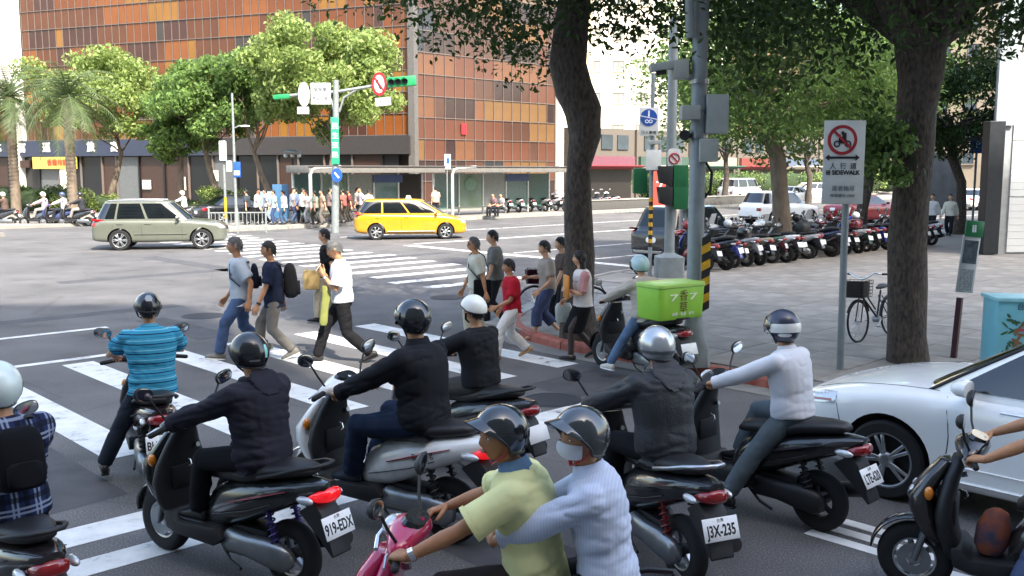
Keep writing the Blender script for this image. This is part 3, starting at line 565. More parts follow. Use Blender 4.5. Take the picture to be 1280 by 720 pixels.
bush('round_hedge', (-30.2, 58.5, .15), (9.5, 2.4, 1.7), 'big rounded clipped hedge near the yellow shop board', 9000, .16, LF_HEDGE, 51)
for i, (px, Y0, w_, h_) in enumerate(((92, 58, 2.4, 1.6), (128, 59, 2.2, 1.2), (245, 58, 3.4, .9), (275, 57, 3.0, 1.7), (345, 57, 3.6, 1.3), (185, 60, 3, .8))):
    bush('shrub', ((px - 640) / FPX * Y0, Y0, .15), (w_, 1.4, h_), ['pale shrub at the foot of the drooping palm', 'tufted pale shrub before the dark shop door', 'low clipped hedge strip behind the dark parked car', 'bright rounded shrub behind the signal post', 'dark shrub behind the waiting people', 'low shrub hidden behind the silver green car'][i], 2500, .14, LF_YEL if i in (0, 1, 3) else LF_HEDGE, 60 + i, 'shrub')
for i in range(9):
    p = st(64 + i * 5.2, 49.5); bush('shrub', (p.x, p.y, .15), (4.6, 2.2, 2.6), 'sunlit shrub before the far shops, ' + 'first second third fourth fifth sixth seventh eighth ninth'.split()[i] + ' from the glass building end', 2600, .22, LF_YEL if i % 2 else LF_MID, 80 + i, 'shrub', 'shrubs before the far shops')
# ================================================================== scooters
SCM = {}
def part(name, key, fn, m, parent, bevel=0, smooth=45, loc=None):
    """a part whose mesh is shared between alike scooters; the paint belongs to the object"""
    if key not in SCM:
        mb = MB(); fn(mb); me = mb.mesh(name, None, bevel, smooth); me.materials.append(m); SCM[key] = me
    o = obj(name, SCM[key], parent, loc); o.material_slots[0].link = 'OBJECT'; o.material_slots[0].material = m; return o
def ryz(x, yc, zc, hw, hh, p=2.6, n=16): return ell((x, yc, zc), Y, Z, hw, hh, n, p)
def rxy(xc, z, hx, hy, p=2.6, n=16): return ell((xc, 0, z), X, Y, hx, hy, n, p)
def tyre_fn(Rr, w):
    def f(mb):
        pr = [(Rr - w * 1.0, -w * .42), (Rr - w * .5, -w * .56), (Rr - w * .15, -w * .44), (Rr, -w * .15), (Rr, w * .15), (Rr - w * .15, w * .44), (Rr - w * .5, w * .56), (Rr - w * 1.0, w * .42), (Rr - w * 1.0, -w * .42)]
        mb.lathe(pr, axis='Y', n=28)
    return f
def rim_fn(Rr, w, ns=5):
    def f(mb):
        r = Rr - w * .98; mb.lathe([(r, -w * .4), (r * .9, -w * .36), (r * .86, -w * .1), (r * .86, w * .1), (r * .9, w * .36), (r, w * .4)], axis='Y', n=28); mb.lathe([(.012, -w * .55), (.04, -w * .5), (.045, w * .5), (.012, w * .55)], axis='Y', n=14)
        for i in range(ns):
            a = 2 * math.pi * i / ns; mb.box((math.cos(a) * r * .5, 0, math.sin(a) * r * .5), (r * .85, w * .32, .032), Matrix.Rotation(-a, 3, 'Y'))
    return f
def coil(mb, a, b, r, turns, wr):
    a, b = Vector(a), Vector(b); d = (b - a); L_ = d.length; d.normalize(); u = d.cross(Y).normalized(); w = d.cross(u); N = turns * 8
    mb.tube([a + d * L_ * i / N + (u * math.cos(2 * math.pi * i / 8) + w * math.sin(2 * math.pi * i / 8)) * r for i in range(N + 1)], wr, n=5); mb.tube([a - d * .03, b + d * .03], r * .5, n=8)
def make_scooter(loc, rz, label, group, body, trim=None, plate=None, lit=False, spring=None, lite=False, rail=True, mirrors=(1, 1), sty=0, steer=0, scale=1.0, plate_tilt=0, panel2=None, name='scooter', mud=None, lean=0, extra=0):
    e = empty(name, loc, rz, label, 'scooter', group); e.scale = (scale,) * 3; e.rotation_euler.x = R(lean) * .6; trim = trim or BLKP; panel2 = panel2 or body
    Rw, tw = .235, .10
    for x in (-.62, .64):
        w_ = part('wheel', ('tyre', lite), tyre_fn(Rw, tw), RUB, e, loc=(x, 0, Rw)); part('rim', ('rim', lite), rim_fn(Rw, tw), ALU if sty != 1 else BLKP, w_)
    part('front_fender', 'ff', lambda mb: mb.tube([(.64 + .275 * math.cos(a), 0, Rw + .275 * math.sin(a)) for a in [R(d) for d in range(5, 170, 12)]], [.045, .06] + [.072] * 10 + [.06, .04], n=10, flat=.22), body, e)
    part('leg_shield', ('ls', sty), lambda mb: mb.loft([rxy(.37, .27, .05, .12), rxy(.41, .34, .06, .175), rxy(.45, .45, .06, .215), rxy(.475, .58, .055, .225, 3.2), rxy(.465, .70, .05, .20, 3.2), rxy(.44, .83, .05, .14), rxy(.40, .95, .05, .085)]), trim, e, smooth=70)
    def nose(mb):
        if sty == 2: mb.loft([rxy(.50, .36, .05, .10), rxy(.555, .47, .08, .17), rxy(.60, .59, .085, .20), rxy(.62, .69, .08, .185), rxy(.55, .81, .065, .14), rxy(.48, .92, .05, .09)])
        else: mb.loft([rxy(.50, .40, .04, .07), rxy(.56, .50, .075, .14), rxy(.59, .60, .08, .17), rxy(.575, .72, .07, .165), rxy(.52, .84, .06, .12), rxy(.46, .93, .05, .08)])
    part('front_cowl', ('nose', sty), nose, body, e, smooth=70)
    part('rear_body', ('rb', sty), lambda mb: mb.loft([ryz(.10, 0, .40, .10, .09), ryz(.02, 0, .46, .13, .15), ryz(-.14, 0, .52, .165, .17), ryz(-.32, 0, .575, .18, .155), ryz(-.5, 0, .63, .18, .125), ryz(-.68, 0, .685, .16, .10), ryz(-.85, 0, .73, .115, .068), ryz(-.97, 0, .76, .06, .035)], True), panel2, e, smooth=70)
    part('seat', ('seat', sty), lambda mb: mb.loft([ryz(.07, 0, .685, .07, .025), ryz(.02, 0, .71, .11, .05), ryz(-.12, 0, .735, .14, .062), ryz(-.3, 0, .75, .155, .06), ryz(-.42, 0, .775, .16, .06), ryz(-.5, 0, .805, .155, .06), ryz(-.66, 0, .825, .135, .055), ryz(-.8, 0, .84, .09, .04), ryz(-.84, 0, .84, .05, .02)]), SEATM, e, smooth=70)
    part('floorboard', 'fb', lambda mb: mb.prism([(.42, .40), (.40, .28), (.30, .25), (-.08, .24), (-.16, .30), (-.10, .37), (.30, .34), (.36, .40)], .40), trim, e, bevel=.015)
    part('handle_cover', ('hc', sty), lambda mb: mb.loft([ell((.34, y, z), X, Z, a, b, 14, 2.4) for y, z, a, b in ((-.24, 1.0, .03, .026), (-.16, 1.01, .06, .045), (-.07, 1.03, .095, .06), (0, 1.035, .105, .066), (.07, 1.03, .095, .06), (.16, 1.01, .06, .045), (.24, 1.0, .03, .026))]), body if sty != 1 else BLKP, e, smooth=70)
    part('tail_light', ('tl', sty), lambda mb: mb.loft([ryz(-.86, 0, .69, .10, .03), ryz(-.93, 0, .70, .10, .048), ryz(-.985, 0, .71, .078, .045), ryz(-1.005, 0, .715, .045, .028)]), REDLIT if lit else REDL, e, smooth=70)
    part('mudguard', 'mg', lambda mb: mb.prism([(-.76, .58), (-.90, .665), (-.96, .60), (-1.06, .34), (-1.045, .325), (-.93, .44)], .17), mud or BLKP, e, bevel=.012)
    m4 = Matrix.Translation((-1.025, 0, .52)) @ Matrix.Rotation(R(20 + plate_tilt), 4, 'Y')
    pl = part('licence_plate', 'pl', lambda mb: mb.box((0, 0, 0), (.006, .26, .145)), PLATEW, e, bevel=.002); pl.matrix_local = m4
    if plate:
        text('plate_number', plate, .098, BLKT, pl, (-.0035, 0, -.012), -Y, depth=.0008, sx=.66, bold=.0025)
        for q in (-.055, 0, .055): text('plate_mark', '·' if q else '台灣', .026, BLKT, pl, (-.0035, q, .053), -Y, depth=.0005)
    for sg in (-1, 1):
        part('grip', ('grip', sg), lambda mb: mb.tube([(.325, sg * .22, 1.0), (.29, sg * .37, .985)], .019, n=10, round_ends=True), RUB, e)
        if mirrors[0 if sg > 0 else 1]:
            part('mirror_stalk', ('ms', sg), lambda mb: mb.tube([(.34, sg * .19, 1.03), (.37, sg * .24, 1.12), (.38, sg * .29, 1.20), (.39, sg * .31, 1.225)], .008, n=6), BLKP, e)
            mr = part('mirror', ('mr', sg), lambda mb: mb.loft([ell((.385 + dx, sg * .345, 1.25), Vector((0, 1, .25 * sg)).normalized(), Vector((0, -.25 * sg, 1)).normalized(), .078 * f, .048 * f, 16, 2.5) for dx, f in ((-.014, .93), (-.008, 1.0), (.01, .9), (.026, .6), (.032, .2))]), BLKP, e, smooth=60)
            part('mirror_glass', ('mgl', sg), lambda mb: mb.loft([ell((.385 - .0155, sg * .345, 1.25), Vector((0, 1, .25 * sg)).normalized(), Vector((0, -.25 * sg, 1)).normalized(), .07, .042, 16, 2.5), ell((.385 - .0165, sg * .345, 1.25), Vector((0, 1, .25 * sg)).normalized(), Vector((0, -.25 * sg, 1)).normalized(), .066, .038, 16, 2.5)]), CHR, mr)
        part('turn_signal', ('ts', sg), lambda mb: mb.ball((-.87, sg * .135, .685), (.075, .026, .028), 10, 6), LENS, e)
    part('headlight', ('hl', sty), lambda mb: [mb.ball((.655, y, .70), (.035, .055, .04), 10, 6) for y in (-.075, .075)] if sty == 2 else mb.ball((.425, 0, 1.045), (.05, .085, .05), 12, 8), LENS, e)
    part('engine_cover', 'cvt', lambda mb: mb.loft([ryz(-.08, .10, .27, .03, .05), ryz(-.16, .115, .28, .05, .085), ryz(-.34, .12, .275, .052, .075), ryz(-.52, .12, .265, .055, .095), ryz(-.66, .12, .25, .05, .09), ryz(-.72, .11, .25, .03, .05)]), MET if sty != 1 else BLKP, e, smooth=70)
    part('muffler', 'muf', lambda mb: mb.tube([(-.3, -.12, .2), (-.42, -.15, .23), (-.52, -.165, .26), (-.56, -.17, .27), (-.88, -.175, .345), (-.95, -.175, .36)], [.02, .024, .045, .06, .062, .045], n=14), BLKP, e)
    if lite and extra % 5 == 2: part('top_box', 'tb', lambda mb: mb.loft([ell((-.93, 0, z), X, Y, a, b, 20, 4) for z, a, b in ((.90, .15, .17), (.94, .18, .2), (1.1, .18, .2), (1.17, .15, .17), (1.2, .08, .1))]), BLKP if extra % 2 else panel2, e, smooth=60)
    if lite and extra % 5 == 4: part('basket', 'bk', lambda mb: [mb.tube([(.62 + sx_ * .13 * w, sy * .16 * w, z) for sx_, sy in ((-1, -1), (1, -1), (1, 1), (-1, 1), (-1, -1))], .006, n=4) for z, w in ((.82, .9), (.89, .95), (.96, 1), (1.03, 1.05))] and mb.box((.62, 0, .82), (.24, .3, .01)), MET, e)
    if lite and extra % 4 == 3: part('windscreen', 'ws', lambda mb: mb.loft([[Vector((.45 - .12 * t + .05 * math.cos(u * 1.3), .2 * u * (1 - .25 * t), 1.04 + .34 * t)) for u in (-1, -.6, -.2, .2, .6, 1)] for t in (0, .33, .66, 1)], closed=False, cap=False), LENS, e)
    if lite and extra % 3 == 1:
        hp = part('hanging_helmet', 'hh', lambda mb: mb.ball((.33, .30, 1.12), (.13, .11, .12), 12, 8), mat('hung_helmet%d' % (extra % 4), ('#c8ccd0', '#7a1f28', '#22252c', '#b7c8d6')[extra % 4], .3, coat=.5), e)
    if lite: return e
    part('muffler_shield', 'mus', lambda mb: mb.tube([(-.6, -.185, .285), (-.84, -.19, .34)], .056, n=12, flat=.8), MET, e)
    part('dashboard', 'db', lambda mb: mb.loft([ell((.31, 0, 1.075), Vector((.9, 0, .35)).normalized(), Y, .06, .10, 16, 3), ell((.30, 0, 1.098), Vector((.9, 0, .35)).normalized(), Y, .052, .088, 16, 3)]), DKP, e)
    gbx = part('glove_box', 'gb', lambda mb: mb.box((.418, 0, .60), (.03, .24, .17)), trim, e, bevel=.012); part('bag_hook', 'hook', lambda mb: mb.tube([(.40, 0, .73), (.36, 0, .72), (.35, 0, .69), (.37, 0, .67)], .006, n=6), CHR, gbx); part('ignition_lock', 'lock', lambda mb: mb.tube([(.40, -.08, .80), (.365, -.08, .81)], .018, n=12), MET, gbx)
    for sg in (-1, 1): part('panel_seam', ('seam', sg), lambda mb: mb.tube([(-.02, sg * .152, .44), (-.2, sg * .179, .49), (-.4, sg * .183, .545), (-.6, sg * .168, .62)], .004, n=5), BLKP, e)
    part('engine', 'eng', lambda mb: mb.box((-.30, 0, .30), (.34, .16, .16)).tube([(-.2, -.09, .30), (-.2, -.15, .30)], .075, n=12).tube([(-.62, -.1, .235), (-.62, .1, .235)], .05, n=12), BLKP, e, bevel=.02)
    for sg in (-1, 1):
        part('shock_absorber', ('sh', sg), lambda mb: coil(mb, (-.6, sg * .115, .29), (-.52, sg * .115, .56), .03, 7, .007), spring or BLKP, e)
        part('fork_leg', ('fk', sg), lambda mb: mb.tube([(.64, sg * .07, .235), (.53, sg * .07, .62)], [.022, .026], n=8), MET, e)
        part('brake_lever', ('bl', sg), lambda mb: mb.tube([(.355, sg * .2, 1.0), (.37, sg * .26, .995), (.345, sg * .36, .98)], [.01, .008, .006], n=6), ALU, e)
        part('side_trim', ('st', sg), lambda mb: mb.tube([(-.2, sg * .176, .56), (-.45, sg * .184, .64), (-.72, sg * .155, .72)], [.008, .016, .006], n=8, flat=.5), trim if sty != 2 else REDL, e)
        part('front_indicator', ('fi', sg), lambda mb: mb.ball((.56, sg * .165, .72), (.03, .03, .045), 8, 6), AMB, e)
    if rail: part('grab_rail', ('gr',), lambda mb: mb.tube([(-.5, .175, .78), (-.66, .168, .825), (-.8, .135, .87), (-.92, .08, .895), (-.945, 0, .90), (-.92, -.08, .895), (-.8, -.135, .87), (-.66, -.168, .825), (-.5, -.175, .78)], .014, n=8), ALU if rail == 2 else BLKP, e)
    part('brake_disc', 'bd', lambda mb: mb.lathe([(.045, .055), (.105, .055), (.105, .059), (.045, .059)], c=(.64, 0, .235), axis='Y', n=20), MET, e)
    part('side_stand', 'ss', lambda mb: mb.tube([(-.05, .1, .24), (-.2, .16, .16), (-.32, .18, .13)], .012, n=6), BLKP, e)
    return e
# ================================================================== people
def remesh(mb, voxel, name, m, parent=None, smooth_it=4, wrinkle=0, seed=0, extra=None):
    me = bpy.data.meshes.new(name); me.from_pydata(mb.v, [], mb.f); bm = bmesh.new(); bm.from_mesh(me); bmesh.ops.recalc_face_normals(bm, faces=bm.faces); bm.to_mesh(me); bm.free()
    o = bpy.data.objects.new(name, me)
    md = o.modifiers.new('r', 'REMESH'); md.mode = 'VOXEL'; md.voxel_size = voxel; md.use_smooth_shade = True
    sm = o.modifiers.new('s', 'SMOOTH'); sm.iterations = smooth_it; sm.factor = .5
    applied(o); me = o.data; COL.objects.link(o)
    if wrinkle:
        n = len(me.vertices); co = np.empty(n * 3); me.vertices.foreach_get('co', co); co = co.reshape(-1, 3); no = np.empty(n * 3); me.vertices.foreach_get('normal', no); no = no.reshape(-1, 3)
        sv = Vector((seed * 3.1, seed * 1.7, seed)); 
        cre = lambda q: -(1 - min(1, abs(noise.noise(q)) * 1.6)) ** 4
        def fold(p):
            v = Vector(p); mk = min(1, max(0, noise.noise(v * 3.1 + sv) * 2 + .55))
            return .45 * noise.noise(v * 4.5 + sv) + mk * (1.1 * cre(Vector((p[0] * 2.6 + p[2] * 5, p[1] * 2.6 - p[2] * 3, p[2] * 10 + p[0] * 4)) + sv * 2) + .7 * cre(Vector((p[0] * 4 - p[2] * 6, p[1] * 4 + p[2] * 8, p[2] * 13 - p[1] * 7)) + sv))
        f = np.array([fold(p) for p in co])
        co += no * (np.clip(f + .3, -1.1, .8) * wrinkle * 1.4)[:, None]; me.vertices.foreach_set('co', co.ravel())
    if extra:
        bm = bmesh.new(); bm.from_mesh(me); e2 = bpy.data.meshes.new('x'); e2.from_pydata(extra.v, [], extra.f); b2 = bmesh.new(); b2.from_mesh(e2); bmesh.ops.recalc_face_normals(b2, faces=b2.faces); b2.to_mesh(e2); b2.free(); bm.from_mesh(e2); bm.to_mesh(me); bm.free(); bpy.data.meshes.remove(e2)
    me.shade_smooth(); me.materials.clear(); me.materials.append(m)
    if parent: o.parent = parent
    return o
def ik(a, b, l1, l2, pole):
    a, b, pole = Vector(a), Vector(b), Vector(pole); d = b - a; L_ = min(d.length, (l1 + l2) * .998); d.normalize(); b = a + d * L_
    x = (l1 * l1 - l2 * l2 + L_ * L_) / (2 * L_); h = math.sqrt(max(0, l1 * l1 - x * x)); p = pole - d * pole.dot(d); p.normalize(); return a + d * x + p * h, b
def head_mesh(mb, c, F, L_, U, k, n=32, m=26):
    rings = []
    for i in range(m + 1):
        ph = math.pi * i / m; ph = min(max(ph, .03), math.pi - .03); ring = []
        for j in range(n):
            a = 2 * math.pi * j / n; x, y, z = math.sin(ph) * math.cos(a), math.sin(ph) * math.sin(a), -math.cos(ph)
            px, py, pz = x * .097, y * .077, z * .118
            if z < 0: q = (-z) ** 1.4; py *= 1 - .30 * q; px *= (1 - .38 * q) if x < 0 else (1 - .04 * q)
            if x > .2:
                w = min(1, (x - .2) / .3); g = lambda cy, cz, sy, sz: math.exp(-((py - cy) / sy) ** 2 - ((pz - cz) / sz) ** 2)
                px += w * (.015 * g(0, -.022, .013, .018) + .008 * g(0, .0, .010, .022) - .011 * (g(.032, .010, .016, .013) + g(-.032, .010, .016, .013)) + .005 * (g(.03, .032, .026, .009) + g(-.03, .032, .026, .009)) + .007 * g(0, -.058, .022, .013) - .004 * g(0, -.074, .02, .007) + .010 * g(0, -.096, .022, .016) + .004 * (g(.045, -.02, .02, .02) + g(-.045, -.02, .02, .02)))
            ring.append(c + (F * px + L_ * py + U * pz) * k)
        rings.append(ring)
    mb.loft(rings)
    for sg in (-1, 1): mb.loft([ell(c + (F * (-.008) + L_ * sg * (.074 + dy) + U * (-.004)) * k, F, U, .019 * s_ * k, .033 * s_ * k, 10) for dy, s_ in ((0, .8), (.008, 1), (.014, .95), (.012, .6))])
def hand_mesh(mb, w, D, N, side, k, curl=.35, spread=.06):
    """w wrist, D along the hand, N out of the back of the hand, side +1 left / -1 right"""
    D = Vector(D).normalized(); N = Vector(N); N = (N - D * N.dot(D)).normalized(); S = D.cross(N).normalized() * side    # S points to the thumb
    pr = lambda d, hw, ht, off=0: ell(w + D * d * k + S * off * k, S, N, hw * k, ht * k, 10, 2.6)
    mb.loft([pr(-.02, .027, .020), pr(.01, .031, .019), pr(.045, .040, .017), pr(.085, .041, .014), pr(.095, .036, .010)])
    for i, (off, ln) in enumerate(((.030, .072), (.010, .080), (-.010, .074), (-.029, .058))):
        p = w + (D * .085 + S * off) * k; d = (D + S * (spread * (1.5 - i))).normalized(); nn = N.copy(); pts = [p - d * .012 * k, p.copy()]
        for q, f in enumerate((.45, .32, .23)):
            c_ = curl * (1.0 if q == 0 else 1.15) * (1 + .08 * i); d2 = d * math.cos(c_) - nn * math.sin(c_); nn = (nn * math.cos(c_) + d * math.sin(c_)).normalized(); d = d2.normalized(); p = p + d * ln * f * k; pts.append(p.copy())
        mb.tube(pts, [.0095 * k, .0098 * k, .0088 * k, .008 * k, .0062 * k], n=7, round_ends=True)
    p = w + (D * .022 + S * .028 - N * .004) * k; d = (D * .75 + S * .62 - N * (.25 + curl * .3)).normalized(); pts = [p - d * .01 * k]
    for q, f in enumerate((.032, .028, .022)): pts.append(p.copy()); p = p + d * f * k; d = (d + D * .22 - N * .22 * curl - S * .16).normalized()
    pts.append(p); mb.tube(pts, [.013 * k, .0135 * k, .0115 * k, .0105 * k, .0075 * k], n=7, round_ends=True)
def shell(c, F, L_, U, rad, rim, off=0, n=36, m=12, thick=.018, azr=None, top=None):
    """helmet-like shell: rim(az) gives the height of its lower edge"""
    mb = MB(); out = []; inn = []; A, B, C = rad
    for j in range(n + (1 if azr else 0)):
        az = 2 * math.pi * j / n if not azr else azr[0] + (azr[1] - azr[0]) * j / n
        zr = rim(az); z1 = C * .999 if top is None else top(az); lo = math.asin(max(-.95, min(.999, zr / C))); hi = math.asin(max(-.95, min(.9995, z1 / C))) ; o_, i_ = [], []
        for i in range(m + 1):
            ph = hi + (lo - hi) * i / m; r = math.cos(ph); x, y, z = r * math.cos(az), r * math.sin(az), math.sin(ph)
            for lst, sh in ((o_, 0), (i_, thick)): lst.append(c + F * (x * ((A if x > 0 else A * 1.04) - sh)) + L_ * (y * (B - sh)) + U * (z * (C - sh)))
        out.append(o_); inn.append(i_)
    rows = [o_ + i_[::-1] for o_, i_ in zip(out, inn)]; nn = len(rows[0]); vs_ = [p for r in rows for p in r]; fs = []; J = len(rows)
    for j in range(J if not azr else J - 1):
        k = (j + 1) % J
        for i in range(nn): q = (i + 1) % nn; fs.append((j * nn + i, k * nn + i, k * nn + q, j * nn + q))
    if azr: fs += [tuple(range(nn)), tuple((J - 1) * nn + i for i in range(nn))[::-1]]
    return mb.add(vs_, fs)
def rimf(f, s, b): return lambda az: (f * max(0, math.cos(az)) ** .7 + b * max(0, -math.cos(az)) ** .7 + s * (1 - abs(math.cos(az)) ** .7)) if True else 0
class Person:
    def __init__(p, loc, rz, label, group=None, h=1.7, pelvis=None, lean=4, hands=None, feet=None, look=(0, 0), twist=0, lod=1, skin=SKIN, curl=.35, elbow=None, knees=None, handN=None, name='person', girth=1.0, toes=(0, 0), side_lean=0, arms=(1, 1), headfwd=0, handD=None, foot_pitch=(0, 0), broad=1.0):
        k = p.k = h / 1.7; gi = girth; p.lod = lod; p.skin = skin; p.girth = girth * (1 + (broad - 1) * .9); p.seed = int(abs(loc[0] * 97 + loc[1] * 31)) % 91 + 1; vx = p.vx = {1: .0135, 2: .019, 3: .032}[lod]
        pel = Vector(pelvis) if pelvis else Vector((0, 0, .885 * k)); ln = R(lean); tw = R(twist)
        lat0 = Y.copy(); lat = Vector((-math.sin(tw), math.cos(tw), 0)); p.lat = lat
        rollv = Vector((0, math.sin(R(side_lean)), 0))
        def sp(d):     # point on the spine, d metres above the pelvis (spine bends forward with height)
            n = 12; q = pel.copy(); s_ = d / n
            for i in range(n): a = ln * (.55 + .75 * max(0, (i + .5) * s_ / (.5 * k))); q = q + (Vector((math.sin(a), 0, math.cos(a))) + rollv) * s_
            return q
        def fr(d): a = (sp(d + .02) - sp(d - .02)).normalized(); l_ = lat0.lerp(lat, max(0, min(1, d / (.45 * k)))).normalized(); l_ = (l_ - a * l_.dot(a)).normalized(); return a, l_, l_.cross(a)
        p.sp, p.fr, p.pel = sp, fr, pel
        sc = sp(.435 * k); a, l_, f_ = fr(.46 * k); p.sh = [sc + l_ * .168 * broad * k * s_ for s_ in (1, -1)]; p.hip = [pel + lat0 * .088 * k * s_ - Z * .01 for s_ in (1, -1)]
        hands = hands or [(.06, .27, .78 * k), (.06, -.27, .78 * k)]; feet = feet or [(.05, .1, .08), (-.05, -.1, .08)]
        elbow = elbow or [Vector((-.6, .5, -.4)), Vector((-.6, -.5, -.4))]; knees = knees or [Vector((1, .12, .1)), Vector((1, -.12, .1))]
        p.el, p.wr, p.kn, p.an = [None] * 2, [None] * 2, [None] * 2, [None] * 2
        for i in (0, 1): p.el[i], p.wr[i] = ik(p.sh[i], Vector(hands[i]), .285 * k, .25 * k, elbow[i]); p.kn[i], p.an[i] = ik(p.hip[i], Vector(feet[i]), .415 * k, .41 * k, knees[i])
        p.toes = toes; p.fp = foot_pitch
        # head frame
        nk = sp(.52 * k); hp = sp(.60 * k) + f_ * (.015 + headfwd) * k; yaw = R(look[0]) + tw; pit = R(look[1])
        F = Vector((math.cos(yaw) * math.cos(pit), math.sin(yaw) * math.cos(pit), math.sin(pit))); Lh = Vector((-math.sin(yaw), math.cos(yaw), 0)); U = F.cross(Lh); p.F, p.Lh, p.U = F, Lh, U; p.hc = hp + U * .085 * k + F * .012 * k
        # body
        mb = MB(); g = gi
        def tor(infl, d0=-.08, d1=.53):
            prof = [(-.08, .12, .10), (-.02, .16, .118), (.06, .162, .115), (.16, .150, .105), (.27, .162, .113), (.38, .180, .118), (.45, .172, .105), (.495, .125, .085), (.53, .07, .066)]
            return [ell(sp(d * k), fr(d * k)[1], fr(d * k)[2], (w_ * (g if d < .4 else 1) * broad + infl) * k, (t_ * (g * 1.05 if d < .35 else 1) * (1 + (broad - 1) * .8) + infl) * k, 18, 2.3) for d, w_, t_ in prof if d0 <= d <= d1]
        p.tor = tor
        mb.loft(tor(-.03)); mb.tube([sp(.46 * k), nk, p.hc - U * .06 * k], [.06 * k, .054 * k, .056 * k], n=12)
        for i in (0, 1):
            if not arms[i]: continue
            mb.tube([p.sh[i], p.sh[i].lerp(p.el[i], .4), p.el[i], p.el[i].lerp(p.wr[i], .3), p.wr[i]], [.05 * k, .046 * k, .038 * k, .041 * k, .027 * k], n=10, round_ends=True)
            mb.tube([p.hip[i], p.kn[i], p.kn[i].lerp(p.an[i], .3), p.an[i]], [.078 * k, .05 * k, .052 * k, .034 * k], n=10, round_ends=True)
        ex = MB(); head_mesh(ex, p.hc, F, Lh, U, k, *((32, 26) if lod < 3 else (16, 14)))
        for i in (0, 1):
            if not arms[i]: continue
            D = (p.wr[i] - p.el[i]).normalized() if not handD or handD[i] is None else Vector(handD[i]); N = (handN[i] if handN else Vector((.2, (1 if i == 0 else -1) * .9, .3)))
            hand_mesh(ex, p.wr[i] + D * .01, D, N, 1 if i == 0 else -1, k, curl)
        p.o = remesh(mb, vx, name, skin, wrinkle=0, extra=ex); p.o.location = loc; p.o.rotation_euler = (0, 0, R(rz)); tag(p.o, label, 'person', group)
    def shirt(p, m, sleeve='short', puff=.012, hem=-.03, wr=.006, name='shirt', wrist=1.0):
        k = p.k; mb = MB(); rs = p.tor(puff, -.03 if hem > -.08 else -.09, .5); 
        if hem < -.03: a, l_, f_ = p.fr(0); rs = [ell(p.sp(hem * k), l_, f_, (.168 * p.girth + puff + .012) * k, (.128 * p.girth + puff + .01) * k, 18, 2.3)] + rs
        rs.append(ell(p.sp(.525 * k), p.fr(.5 * k)[1], p.fr(.5 * k)[2], (.072 + puff * .5) * k, (.066 + puff * .5) * k, 18)); mb.loft(rs)
        for i in (0, 1):
            s_, e_, w_ = p.sh[i], p.el[i], p.wr[i]; q = puff
            if sleeve == 'short': mb.tube([s_, s_.lerp(e_, .45), s_.lerp(e_, .78)], [(.056 + q) * k, (.056 + q) * k, (.06 + q * 1.2) * k], n=12, round_ends=False); mb.ball(s_, (.058 + q) * k, 12, 8)
            elif sleeve == 'long': e2 = e_.lerp(w_, .93 * wrist); mb.tube([s_, s_.lerp(e_, .5), e_, e_.lerp(w_, .4), e2], [(.056 + q) * k, (.052 + q) * k, (.047 + q) * k, (.044 + q) * k, (.033 + q * .8) * k], n=12); mb.ball(s_, (.058 + q) * k, 12, 8); mb.ball(e_, (.047 + q) * k, 10, 6)
        o = remesh(mb, p.vx, name, m, p.o, 3, wr if p.lod < 3 else 0, p.seed)
        if p.lod == 1:
            for i in (0, 1):
                s_, e_, w_ = p.sh[i], p.el[i], p.wr[i]
                if sleeve == 'short': d = (e_ - s_).normalized(); c = s_.lerp(e_, .765); MB().tube([c - d * .012, c + d * .008], (.0615 + puff * 1.2) * k, n=20).build('sleeve_hem', m, o, smooth=60)
                elif sleeve == 'long': d = (w_ - e_).normalized(); c = e_.lerp(w_, .90 * wrist); MB().tube([c - d * .025, c - d * .005, c + d * .03], [(.036 + puff * .8) * k, (.038 + puff * .8) * k, (.035 + puff * .8) * k], n=20).build('cuff', m, o, smooth=60)
            a, l_, f_ = p.fr(.49 * k); sh = [p.sh[q] + a * .062 * k for q in (0, 1)]
        return o
    def sleeves(p, m, puff=.018):
        for i in (0, 1): k = p.k; s_, e_ = p.sh[i], p.el[i]; mb = MB(); mb.ball(s_, (.062 + puff) * k, 12, 8); mb.tube([s_, s_.lerp(e_, .5), s_.lerp(e_, .9)], [(.06 + puff) * k, (.054 + puff) * k, (.05 + puff) * k], n=12); remesh(mb, p.vx, 'sleeve', m, p.o, 3, .004, p.seed)
    def trousers(p, m, loose=.012, length=1.0, name='trousers', wr=.007, waist=.06):
        k = p.k; q = loose; mb = MB(); mb.loft(p.tor(.006, -.09, waist + .001))
        for i in (0, 1):
            h, kn, an = p.hip[i], p.kn[i], p.an[i]; mb.ball(h, (.088 + q * .5) * k, 12, 8)
            if length >= 1: mb.tube([h, h.lerp(kn, .5), kn, kn.lerp(an, .35), kn.lerp(an, .98)], [(.088 + q * .5) * k, (.076 + q) * k, (.06 + q) * k, (.06 + q) * k, (.05 + q) * k], n=12); mb.ball(kn, (.06 + q) * k, 10, 6)
            elif length > .5: mb.tube([h, h.lerp(kn, .5), kn, kn.lerp(an, (length - .5) * 2)], [(.088 + q * .5) * k, (.078 + q) * k, (.066 + q) * k, (.064 + q) * k], n=12)
            else: mb.tube([h, h.lerp(kn, .5), h.lerp(kn, length * 2)], [(.088 + q * .5) * k, (.08 + q) * k, (.078 + q) * k], n=12)
        return remesh(mb, p.vx, name, m, p.o, 3, wr if p.lod < 3 else 0, p.seed + 5)
